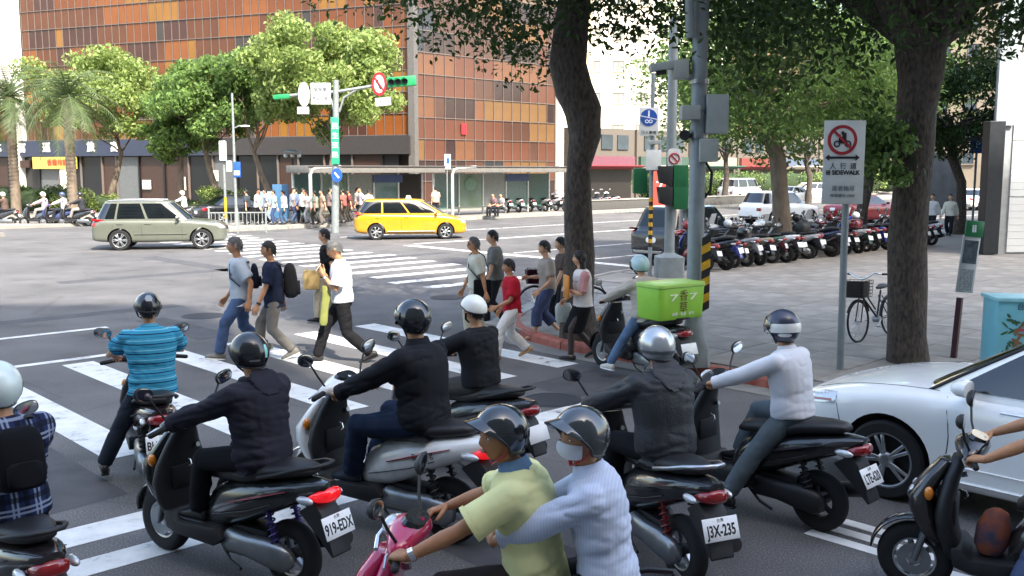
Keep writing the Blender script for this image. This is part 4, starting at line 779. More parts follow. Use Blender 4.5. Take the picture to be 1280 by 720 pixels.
    def skirt(p, m, length=.5, name='skirt'):
        k = p.k; a, l_, f_ = p.fr(0); mb = MB(); c1 = (p.kn[0] + p.kn[1]) / 2; rs = []
        for t, w_, d_ in ((-.12, .152, .115), (0, .172, .13), (.2, .185, .145), (.6, .18, .16), (1, .178, .165), (1.03, .165, .15)): c = p.sp(.0) .lerp(c1, max(0, t) * length * 2) + Z * (.07 if t < 0 else 0) * k; rs.append(ell(c, Y, X, w_ * k, d_ * k, 18))
        mb.loft(rs); return remesh(mb, p.vx, name, m, p.o, 2, .005, p.seed)
    def shoes(p, m, sole=None, low=False):
        for i in (0, 1):
            k = p.k; an = p.an[i]; yaw = R(p.toes[i]); pt = R(p.fp[i]); D = Vector((math.cos(yaw) * math.cos(pt), math.sin(yaw) * math.cos(pt), math.sin(pt))); S = Vector((-math.sin(yaw), math.cos(yaw), 0)); U = D.cross(S); b = an - U * .075 * k
            pr = lambda d, hw, z0, z1, p_=2.6: [v for v in ell(b + D * d * k + U * (z0 + z1) / 2 * k, S, U, hw * k, (z1 - z0) / 2 * k, 12, p_)]
            mb = MB(); mb.loft([pr(-.085, .02, .02, .06), pr(-.07, .034, .0, .085), pr(-.02, .038, .0, .10 if not low else .07), pr(.04, .04, .0, .085 if not low else .055), pr(.1, .046, .0, .062), pr(.15, .044, .0, .05), pr(.178, .03, .004, .036), pr(.186, .012, .01, .026)])
            o = mb.build('shoe', m, p.o, smooth=70, sub=1 if p.lod == 1 else 0)
            if sole: MB().loft([pr(-.08, .034, -.012, .008, 3), pr(.0, .042, -.012, .008, 3), pr(.1, .049, -.012, .008, 3), pr(.165, .04, -.012, .012, 3)]).build('sole', sole, o)
    def eyes(p):
        k = p.k
        for sg in (1, -1):
            c = p.hc + (p.F * .081 + p.Lh * sg * .032 + p.U * .009) * k
            e = MB().loft([ell(c + p.F * dx * k, p.Lh, p.U, .0145 * s_ * k, .0065 * s_ * k, 10) for dx, s_ in ((-.006, 1), (.0035, .95), (.006, .5))]).build('eye', EYEW, p.o); MB().loft([ell(c + p.F * dx * k, p.Lh, p.U, .0062 * s_ * k, .0062 * s_ * k, 8) for dx, s_ in ((.0, 1), (.0066, .9), (.0075, .4))]).build('iris', EYEB, e)
            MB().tube([p.hc + (p.F * x + p.Lh * sg * y + p.U * z) * k for x, y, z in ((.094, .014, .032), (.093, .03, .037), (.082, .05, .033))], [.003 * k, .0045 * k, .002 * k], n=6).build('eyebrow', HAIRB, p.o)
            MB().tube([p.hc + (p.F * x + p.Lh * sg * y + p.U * z) * k for x, y, z in ((.0865, .016, .0115), (.0895, .032, .0175), (.082, .048, .010))], .0022 * k, n=5).build('eyelid', p.skin, p.o)
        MB().loft([ell(p.hc + p.F * (.088 + dx) * k - p.U * .0585 * k, p.Lh, p.U, .024 * s_ * k, .0075 * s_ * k, 12) for dx, s_ in ((0, 1), (.009, .9), (.012, .5))]).build('lips', LIP, p.o)
    def hair(p, m, style='short', vol=1.0):
        k = p.k; c = p.hc + p.U * .006 * k; r = (.104 * k * vol, .0835 * k * vol, .1245 * k * vol)
        if style == 'short': f0 = rimf(.072 * k, .012 * k, -.07 * k); f = lambda az: f0(az) + .012 * k * noise.noise(Vector((math.cos(az) * 3, math.sin(az) * 3, p.seed))) - .03 * k * math.exp(-((abs((az + math.pi) % (2 * math.pi) - math.pi) - 1.35) / .16) ** 2); o = shell(c, p.F, p.Lh, p.U, r, f, thick=.012 * k, m=12)
        elif style == 'bald': f = rimf(.1 * k, .0 * k, -.075 * k); o = shell(c, p.F, p.Lh, p.U, (r[0] * .98, r[1] * .97, r[2] * .97), f, thick=.01 * k, m=10)
        else: f = lambda az: rimf(.07 * k, -.11 * k, -.118 * k)(az); o = shell(c, p.F, p.Lh, p.U, (r[0], r[1] * 1.08, r[2]), f, thick=.025 * k, m=14)
        if style == 'long':
            o.loft([ell(p.hc - p.F * (.03 + .02 * t) * k - p.U * (.03 + .27 * t) * k, p.Lh, p.F, (.088 + .012 * math.sin(t * 3)) * (1 - .5 * t ** 3) * k, (.06 - .02 * t) * k, 16) for t in (0, .2, .4, .6, .8, 1)])
        o.v = [Vector(v) + Vector((noise.noise(Vector(v) * 40), noise.noise(Vector(v) * 40 + X * 9), noise.noise(Vector(v) * 40 + Y * 9))) * .009 * k for v in o.v]
        h_ = o.build('hair', m, p.o, smooth=80)
        if p.lod < 3:
            rg = random.Random(p.seed); tf = MB(); rr_ = Vector(r)
            for q in range(420):
                az = rg.uniform(0, 2 * math.pi); lo = f(az) / r[2]; zz = rg.uniform(max(-.9, lo), .98) if rg.random() < .6 else max(-.9, lo) + rg.uniform(-.03, .12); zz = max(-.95, min(.98, zz)); q_ = math.sqrt(1 - zz * zz)
                P0 = c + p.F * math.cos(az) * q_ * r[0] + p.Lh * math.sin(az) * q_ * r[1] + p.U * zz * r[2]; nrm = (P0 - c).normalized(); dn = (-p.U + nrm * rg.uniform(.2, .75) - p.F * .25 + Vector((rg.gauss(0, .35), rg.gauss(0, .35), 0))).normalized(); sd_ = nrm.cross(dn).normalized() * .007 * k; ln = rg.uniform(.02, .04) * k
                tf.add([P0 - sd_, P0 + sd_, P0 + dn * ln + nrm * .003], [(0, 1, 2)])
            tf.build('loose_hair', m, h_, smooth=0)
        return h_
    def helmet(p, m, style='jet', strap=True, visor=None, bill=None, decal=None, band=None, lining=True):
        k = 1.0; c = p.hc + p.U * .012; F, L_, U = p.F, p.Lh, p.U
        if style == 'half': rad = (.128, .112, .128); rf = rimf(.045, .0, -.035)
        elif style == 'jet': rad = (.138, .122, .138); rf = rimf(.072 if bill else .055, -.07, -.09)
        else: rad = (.140, .124, .140); rf = rimf(.06, -.10, -.11)
        o = shell(c, F, L_, U, rad, rf, thick=.03).build('helmet', m, p.o, smooth=60)
        tr_ = MB()
        pts = [c + F * (math.cos(a) * (rad[0] if math.cos(a) > 0 else rad[0] * 1.04) * math.sqrt(max(.05, 1 - (rf(a) / rad[2]) ** 2))) + L_ * (math.sin(a) * rad[1] * math.sqrt(max(.05, 1 - (rf(a) / rad[2]) ** 2))) + U * rf(a) for a in [2 * math.pi * j / 40 for j in range(41)]]
        tr_.tube(pts, .0065, n=6, cap=False); tr_.build('edge_trim', BLKP, o)
        if strap:
            for sg in (1, -1): MB().tube([c + F * .0 + L_ * sg * .1 - U * .03, c + F * .02 + L_ * sg * .08 - U * .085, p.hc + F * .05 * p.k - U * .128 * p.k], [.011, .010, .009], n=6, flat=.35).build('chin_strap', BLKP if strap is True else strap, o)
        if visor: shell(c, F, L_, U, (rad[0] * 1.08, rad[1] * 1.06, rad[2] * 1.04), lambda az: -.075 + .05 * abs(az), azr=(-1.35, 1.35), n=18, m=8, thick=.004, top=lambda az: .075 - .02 * abs(az)).build('visor', visor, o, smooth=60)
        if bill:
            mb = MB(); n = 17; rows = []
            for j in range(n): az = -1.25 + 2.5 * j / (n - 1); z0 = rf(az) + .012; rr = math.sqrt(max(.05, 1 - (z0 / rad[2]) ** 2)); a0 = c + F * math.cos(az) * rad[0] * rr * .97 + L_ * math.sin(az) * rad[1] * rr * .97 + U * z0; ln = .062 * math.cos(az * 1.22) ** .6 if abs(az * 1.22) < 1.5 else 0; a1 = a0 + (F * 1.0 + L_ * math.sin(az) * .3 - U * .08) * (ln + .004); rows.append([a0 + U * .006, a1 + U * .002, a1 - U * .003, a0 - U * .004])
            mb.loft(rows, cap=True); mb.build('peak', bill, o, smooth=50)
        if band: shell(c, F, L_, U, (rad[0] * 1.012, rad[1] * 1.012, rad[2] * 1.01), lambda az: band[1] + band[3] * math.cos(az), azr=(.6, 2 * math.pi - .6), n=36, m=4, thick=.004, top=lambda az: band[2] + band[3] * math.cos(az)).build('band', band[0], o, smooth=60)
        if decal:
            for (az, el, hw, hh, dm) in decal:
                mb = MB(); rows = []
                for a in range(7):
                    for_b = []
                    for b_ in range(7): u, v = az + hw * (a / 3 - 1), el + hh * (b_ / 3 - 1); for_b.append(c + F * math.cos(v) * math.cos(u) * rad[0] * (1.03 if math.cos(u) < 0 else 1) * 1.012 + L_ * math.cos(v) * math.sin(u) * rad[1] * 1.012 + U * math.sin(v) * rad[2] * 1.012)
                    if a in (0, 6): for_b = [for_b[3].lerp(q, .35) for q in for_b]
                    rows.append(for_b)
                mb.loft(rows, closed=False, cap=False); mb.build('decal', dm, o)
        return o
    def collar(p, m, r=.072, stand=.03, name='collar'):
        k = p.k; a, l_, f_ = p.fr(.5 * k); c = p.sp(.515 * k); mb = MB()
        mb.loft([ell(c + a * z * k, l_, f_, rr * k, rr * 1.02 * k, 20) for z, rr in ((-.012, r + .016), (.012, r + .004), (stand, r - .004), (stand + .006, r - .008), (stand - .002, r - .014), (-.01, r - .004))]); return mb.build(name, m, p.o, smooth=60)
    def hood(p, m):
        k = p.k; a, l_, f_ = p.fr(.48 * k); c = p.sp(.475 * k); mb = MB()
        mb.loft([ell(c - f_ * (.085 + .065 * t) * k + a * (.085 - .15 * t) * k, l_, (f_ * .6 + a * .8).normalized(), (.125 + .015 * math.sin(t * 3.1)) * (1 - .45 * t * t) * k, (.075 - .015 * t) * k, 18) for t in (0, .2, .4, .6, .8, 1)])
        mb.tube([c + l_ * (math.cos(u) * .095) * k + f_ * (math.sin(u) * .085 - .01) * k + a * .045 * k for u in [2 * math.pi * j / 20 for j in range(21)]], .026 * k, n=8, cap=False)
        return remesh(mb, p.vx, 'hood', m, p.o, 4, .005, p.seed)
    def belt(p, m): a, l_, f_ = p.fr(.05 * p.k); c = p.sp(.055 * p.k); g = p.girth; MB().loft([ell(c + a * z, l_, f_, (.170 * g) * p.k, (.124 * g) * p.k, 20, 2.3) for z in (-.018, .018)]).build('belt', m, p.o)
    def watch(p, i, m): d = (p.wr[i] - p.el[i]).normalized(); c = p.wr[i] - d * .025; MB().tube([c - d * .013, c + d * .013], .033 * p.k, n=14).build('watch', m, p.o)
    def mask(p, m): k = p.k; shell(p.hc - p.U * .035 * k, p.F, p.Lh, p.U, (.122 * k, .084 * k, .075 * k), lambda az: -.056 * k, azr=(-1.25, 1.25), n=16, m=8, thick=.003, top=lambda az: (.034 - .012 * abs(az)) * k).build('face_mask', m, p.o, smooth=70)
def backpack(loc, rz, P, m, label, d=(.17, .32, .46), drop=.0, name='backpack'):
    """hangs on the back of person P"""
    k = P.k; a, l_, f_ = P.fr(.28 * k); c = P.sp((.26 - drop) * k) - f_ * (.13 * P.girth + d[0] / 2 + .01) * k
    e = empty(name, loc, rz, label, 'backpack'); mb = MB()
    mb.loft([ell(c + a * z * d[2], l_, f_, d[1] / 2 * w_, d[0] / 2 * t_, 20, 3.2) for z, w_, t_ in ((-.5, .7, .5), (-.46, .92, .85), (-.3, 1, 1), (0, 1, 1), (.3, .95, .85), (.44, .8, .6), (.5, .5, .3))]); mb.build('bag', m, e, smooth=60)
    MB().loft([ell(c - f_ * (d[0] * .48) + a * z * d[2], l_, f_, d[1] / 2 * .72 * w_, .035, 16, 3.2) for z, w_ in ((-.42, .7), (-.38, 1), (-.1, 1), (-.04, .7))]).build('pocket', m, e, smooth=60)
    for sg in (1, -1): MB().tube([c + l_ * sg * .09 + a * .2 + f_ * .06, P.sh[0 if sg > 0 else 1].lerp(P.sp(.5 * k), .4) + a * .05 * k - f_ * .03, P.sh[0 if sg > 0 else 1].lerp(P.sp(.47 * k), .45) + f_ * .115 * k, P.sp(.27 * k) + l_ * sg * .15 * k + f_ * .125 * k, P.sp(.15 * k) + l_ * sg * .185 * k], .022, n=8, flat=.3).build('strap', m, e)
    return e
# ---- the waiting riders and their scooters
GRP = 'scooters waiting at the crossing'
hnd = lambda: [(.27, .345, 1.02), (.27, -.345, 1.02)]
HD = [Vector((.75, -.55, -.15)), Vector((.75, .55, -.15))]; HN = [Vector((.3, .1, .95)), Vector((.3, -.1, .95))]
def rider(loc, rz, label, h=1.72, lean=6, feet=None, **k):
    a = dict(h=h, pelvis=(-.37, 0, .765 + .105 * h / 1.7), lean=lean, hands=hnd(), feet=feet or [(.16, .11, .43), (.16, -.11, .43)], handD=HD, handN=HN, curl=.62, elbow=[Vector((-.5, .7, -.6)), Vector((-.5, -.7, -.6))], knees=[Vector((.8, .25, .6)), Vector((.8, -.25, .6))], broad=1.14, group='riders waiting at the crossing'); a.update(k)
    return Person(loc, rz, label, **a)
GF = lambda s, x=.02, y=.33: (x, s * y, .085)
CHROMEBLK = mat('smoked_helmet', '#2e3236', .12, .55, coat=1, var=.1); BLKH = mat('black_helmet', '#15171a', .25, coat=.6, var=.1)
TEAL = mat('teal_decal', '#8fd3cf', .4)
def pos(t_x, t_y, ang, off=.93): return (t_x + off * math.cos(R(ang)), t_y + off * math.sin(R(ang)), 0)
# striped shirt
L1, A1 = pos(-2.9, 7.73, 116), 116
make_scooter(L1, A1, 'dark maroon scooter with plate BHE under the blue striped shirt rider', GRP, paint('maroon_paint', '#241316'), plate='BHE-7A8', rail=1, sty=0)
p = rider(L1, A1, 'rider in blue striped polo shirt with one foot on the road', 1.70, 6, feet=[GF(1, -.08, .44), (.16, -.11, .43)], skin=SKIN)
p.shirt(stripes('blue_stripe_cloth', '#3a8fb0', [(.12, .05, '#1b2440'), (.5, .04, '#7fc0d2'), (.8, .02, '#1f5a78')], 'Z', 12), 'short', .02, -.06, .008); p.trousers(cloth('dark_slate_trousers', '#2a303a'), .016); p.shoes(mat('black_shoe', '#1a1a1c', .5), BLKP); p.collar(cloth('blue_knit', '#4a9ab8')); p.hair(HAIRB); p.helmet(BLKH, 'half', decal=[(3.14, .75, .35, .25, mat('grey_decal', '#8d949c', .4))])
# black hoodie, plate 919-EDX
L2, A2 = pos(-1.18, 5.9, 148), 148
make_scooter(L2, A2, 'glossy black scooter with a lit tail lamp and plate 919-EDX', GRP, paint('green_black_paint', '#141a19'), plate='919-EDX', lit=True, spring=mat('purple_spring', '#3a2f6e', .4, .3), sty=2, rail=1)
p = rider(L2, A2, 'rider in dark hooded sweatshirt and black helmet with a teal mark', 1.68, 7)
hd = cloth('charcoal_hoodie', '#2a2a33'); p.shirt(hd, 'long', .035, -.09, .010); p.hood(hd); p.trousers(cloth('black_trousers', '#1b1c20'), .018); p.shoes(mat('black_shoe', '#1a1a1c'), BLKP); p.hair(HAIRB); p.helmet(BLKH, 'jet', decal=[(3.3, .15, .12, .32, TEAL), (2.6, -.25, .3, .05, mat('grey_print', '#6d7276', .4))])
# black jacket and jeans on the white scooter
L3, A3 = pos(-.22, 6.72, 149), 149
WSC = make_scooter(L3, A3, 'white scooter with a lit red tail lamp ridden by the man in jeans', GRP, WHITE, trim=BLKP, lit=True, sty=2, rail=0, panel2=WHITE, scale=1.06)
text('lettering', 'Racing', .07, BLKT, WSC, (-.58, -.188, .665), -X + Z * .25 * -1, Z, depth=.001)
text('lettering', 'Racing', .07, BLKT, WSC, (-.52, .196, .655), -X + Z * .32, Z + X * .3, depth=.001)
p = rider((L3[0], L3[1], 0), A3, 'rider in black jacket and blue jeans under a smoked full helmet', 1.88, 5, pelvis=(-.42, 0, .90), feet=[(.17, .13, .44), (.17, -.12, .44)], knees=[Vector((.8, .5, .6)), Vector((.8, -.25, .6))], side_lean=0)
bj = cloth('black_jacket', '#212328'); p.shirt(bj, 'long', .026, -.1, .009); p.trousers(cloth('blue_jeans', '#232f45', .25), .02); p.shoes(mat('navy_sneaker', '#1d2633', .7), mat('white_sole', '#c9ccd0', .6)); p.collar(bj, .078, .04); p.hair(HAIRB); p.helmet(CHROMEBLK, 'full', visor=mat('smoke_visor', '#1c2125', .08, .3, coat=1))
# white half helmet
L4, A4 = (-.56, 8.62, 0), 140
make_scooter(L4, A4, 'dark grey scooter under the rider in the white half helmet', GRP, paint('graphite_paint', '#2b2d30'), sty=0, rail=1)
p = rider(L4, A4, 'rider in black short sleeve shirt and plain white half helmet', 1.62, 6, feet=[(.16, .11, .43), GF(-1, .05, .34)])
p.shirt(cloth('black_tee', '#212327'), 'short', .022, -.02, .008); p.trousers(cloth('grey_trousers', '#4a4947'), .02); p.belt(BLKP); p.shoes(mat('black_shoe', '#1a1a1c'), BLKP); p.hair(HAIRB); p.helmet(mat('white_helmet', '#dfe2dc', .35, coat=.4), 'half')
# the pair on the pink scooter
L5, A5 = (-.16, 4.38, 0), 168
PINK = paint('pink_paint', '#b8134e', .2)
ps = make_scooter(L5, A5, 'pink scooter with round chrome speedometer carrying two men', GRP, PINK, trim=PINK, sty=0, rail=1, mirrors=(1, 1))
MB().tube([(.42, -.02, 1.0), (.40, -.02, 1.075)], [.045, .052], n=20).build('speedometer', CHR, ps); MB().tube([(.3975, -.02, 1.076), (.397, -.02, 1.079)], .045, n=20).build('dial', mat('dial_face', '#c9cfd2', .2), ps)
MB().tube([(.44, -.2, 1.0), (.46, -.12, 1.03), (.46, 0, 1.04), (.46, .12, 1.03), (.44, .2, 1.0)], .012, n=8).build('chrome_bar', CHR, ps)
p = rider(L5, A5, 'front rider in pale yellow polo shirt with blue collar and peaked helmet', 1.70, 12, pelvis=(-.28, 0, .86), look=(40, -2), broad=1.04, skin=mat('skin_brown', '#a06f4d', .55, var=.12, scale=18), feet=[(.2, .11, .43), GF(-1, .2, .33)], headfwd=.02)
yp = cloth('pale_yellow_polo', '#cfcf98', .06); p.shirt(yp, 'short', .022, -.07, .011); p.collar(cloth('slate_blue_collar', '#5b7694'), .074, .05); p.trousers(cloth('dark_brown_trousers', '#2b2624'), .015); p.shoes(mat('black_shoe', '#1a1a1c'), BLKP); p.eyes(); p.hair(HAIRB); p.helmet(CHROMEBLK, 'jet', bill=CHROMEBLK, strap=mat('red_strap', '#a8232c', .6)); p.watch(0, CHR)
q = rider(L5, A5, 'pillion rider in blue pinstripe shirt wearing a white face mask', 1.66, 11, pelvis=(-.62, 0, .88), look=(40, 0), broad=1.0, hands=[(-.07, .10, 1.03), (-.06, -.05, 1.02)], handD=[Vector((.4, -.9, .1)), Vector((.4, .9, .1))], handN=[Vector((.9, .3, .2)), Vector((.9, -.3, .2))], elbow=[Vector((-.6, .9, -.2)), Vector((-.6, -.9, -.2))], feet=[(-.15, .2, .36), (-.15, -.2, .36)], skin=SKIN, curl=.5)
q.shirt(stripes('pinstripe_cloth', '#bfc7d8', [(.25, .2, '#b3bdd6')], 'X', 70), 'long', .024, -.09, .010, wrist=.75); q.collar(cloth('pale_blue_collar', '#bcc7de'), .076, .045); q.trousers(cloth('charcoal_trousers', '#26282c'), .015); q.shoes(mat('black_shoe', '#1a1a1c'), BLKP); q.eyes(); q.mask(cloth('mask_white', '#d6d8da', .04)); q.hair(HAIRB); q.helmet(mat('grey_smoked_helmet', '#43474a', .15, .5, coat=1), 'jet', bill=mat('grey_smoked_helmet', ''), strap=mat('red_strap', ''))
# J3X-235
L6, A6 = pos(1.27, 5.86, 113), 113
make_scooter(L6, A6, 'black scooter with silver grab rail and plate J3X-235', GRP, paint('blue_black_paint', '#15181e'), plate='J3X-235', rail=2, sty=0, spring=mat('red_spring', '#6e1a1c', .4))
p = rider(L6, A6, 'rider in black hooded windbreaker and silver helmet', 1.70, 11)
hb = mat('black_windbreaker', '#23262c', .6, bump=.2, bscale=60); p.shirt(hb, 'long', .034, -.10, .008); p.hood(hb); p.trousers(cloth('black_trousers', '#1b1c20'), .018); p.shoes(mat('black_shoe', '#1a1a1c'), BLKP); p.hair(HAIRB)
SIL = mat('silver_helmet', '#b6babd', .25, .6, coat=.6, var=.05); p.helmet(SIL, 'jet', band=(mat('dark_grey_band', '#54585c', .3), -.045, -.02, 0), decal=[(3.14, -.42, .5, .07, mat('grey_vent', '#777b80', .4))])
# white shirt
L7, A7 = pos(2.57, 6.88, 133.5), 133.5
make_scooter(L7, A7, 'black scooter with long seat under the rider in the white shirt', GRP, paint('black_paint', '#131417'), plate='LTE-620', rail=0, sty=1, plate_tilt=8)
p = rider(L7, A7, 'rider in white long sleeve shirt and grey trousers in a navy and white helmet', 1.66, 9, feet=[GF(1, .06, .36), (.17, -.11, .43)])
ws = cloth('white_shirt', '#d4d6dc', .04); p.shirt(ws, 'long', .020, -.02, .0035); p.collar(ws); p.trousers(cloth('grey_green_trousers', '#59646a'), .02); p.belt(BLKP); p.shoes(mat('black_shoe', '#1a1a1c'), BLKP); p.hair(HAIRB)
p.helmet(mat('navy_helmet', '#23263c', .35, coat=.5), 'full', band=(WHITE, -.035, .035, -.01), visor=mat('amber_smoke_visor', '#3a3330', .1, coat=1), decal=[(2.2, -.35, .4, .1, WHITE), (4.1, -.35, .4, .1, WHITE)])
# rider at the right edge
L8, A8 = (3.2, 5.72, 0), 150
make_scooter(L8, A8, 'black scooter with a patterned bag on its floorboard beside the white sedan', GRP, paint('brown_black_paint', '#1d1a1b'), rail=1, sty=2)
p = rider(L8, A8, 'rider in dark top and faded jeans beside the white sedan', 1.72, 12, pelvis=(-.28, 0, .87), feet=[GF(1, .1, .36), GF(-1, .05, .34)])
p.shirt(cloth('maroon_tee', '#2a1d22'), 'short', .02, -.08, .008); p.trousers(cloth('faded_jeans', '#4a5674', .2), .02); p.shoes(mat('tan_shoe', '#7a5232', .7), BLKP); p.hair(HAIRB); p.helmet(BLKH, 'half')
BAG = MB(); BAG.loft([ell((.2 + dx, 0, z), X, Y, a, b, 16, 3) for z, dx, a, b in ((.36, 0, .07, .1), (.42, 0, .1, .13), (.52, -.01, .1, .13), (.6, -.02, .07, .10), (.63, -.02, .03, .05))])
bo = BAG.build('shopping_bag', cloth('denim_print_bag', '#2d3f55', col2='#a1552a', var=.4), None, L8, rz=A8); tag(bo, 'blue and orange patterned bag on a scooter floorboard beside the sedan', 'bag')
# rider at the left edge
L9, A9 = (-3.05, 5.42, 0), 135
make_scooter(L9, A9, 'dark scooter under the rider in the plaid shirt', GRP, paint('wine_black_paint', '#1a1517'), rail=1, sty=0)
p = rider(L9, A9, 'rider in blue plaid shirt with a white helmet and black backpack', 1.70, 7)
p.shirt(stripes('plaid_cloth', '#232c4c', [(.1, .05, '#8d97ac'), (.3, .05, '#8d97ac'), (.7, .12, '#11131c')], 'YZ', 8), 'long', .024, -.08, .008); p.trousers(cloth('black_trousers', '#1b1c20'), .015); p.shoes(mat('black_shoe', '#1a1a1c'), BLKP); p.hair(HAIRB); p.helmet(mat('mint_white_helmet', '#cfdcd9', .3, coat=.6), 'full', decal=[(4.3, -.2, .16, .3, BLKP)])
backpack(L9, A9, p, cloth('black_nylon', '#131418'), 'black backpack on the plaid shirt rider', (.13, .25, .34), drop=-.05)
# delivery rider with the green box
L10, A10 = (1.65, 12.68, 0), 124
make_scooter(L10, A10, 'dark delivery scooter at the red kerb with a green box behind its seat', 'scooters at the kerb', paint('dark_grey_paint', '#1f2123'), sty=0, rail=1)
p = rider(L10, A10, 'delivery rider in beige jacket and pale blue helmet with a foot down', 1.60, 10, pelvis=(-.2, 0, .86), feet=[GF(1, .12, .42), (.16, -.11, .43)], lod=2, skin=SKIN2, group='riders at the kerb', look=(0, -6))
p.shirt(cloth('beige_jacket', '#b3aca2', .08), 'long', .03, -.1, .009); p.trousers(cloth('light_jeans', '#5b7391', .2), .012); p.shoes(mat('white_sneaker', '#cfcdc6', .7), WHITE); p.hair(HAIRB); p.helmet(mat('pale_blue_helmet', '#a9c7cf', .3, coat=.5), 'jet', visor=mat('smoke_visor', ''))
gb = empty('delivery_box', L10, A10, 'lime green delivery crate strapped behind the kerbside scooter', 'box'); LIME = mat('lime_plastic', '#8cc63a', .45, var=.06)
MB().loft([ell((-.66, 0, z), X, Y, a, b, 24, 9) for z, a, b in ((.88, .22, .37), (.9, .23, .38), (1.27, .24, .40), (1.29, .235, .395))]).build('crate', LIME, gb, smooth=40, bevel=.006)
MB().loft([ell((-.66, 0, z), X, Y, a, b, 24, 9) for z, a, b in ((1.292, .25, .41), (1.325, .25, .41), (1.335, .235, .395))]).build('lid', mat('lid_green', '#a3d061', .4, var=.06), gb, smooth=40)
text('lettering', '香\n草', .15, mat('dark_red_print', '#5e3a1a', .6), gb, (-.9015, 0, 1.10), -Y, Z, depth=.001); text('lettering', '7  7', .12, mat('white_print', '#e8efdc', .6), gb, (-.9015, 0, 1.16), -Y, Z, depth=.0008, sx=2.6); text('lettering', '新鮮 · 健康 · 好吃', .05, mat('white_print', ''), gb, (-.9, 0, .95), -Y, Z, depth=.0008)
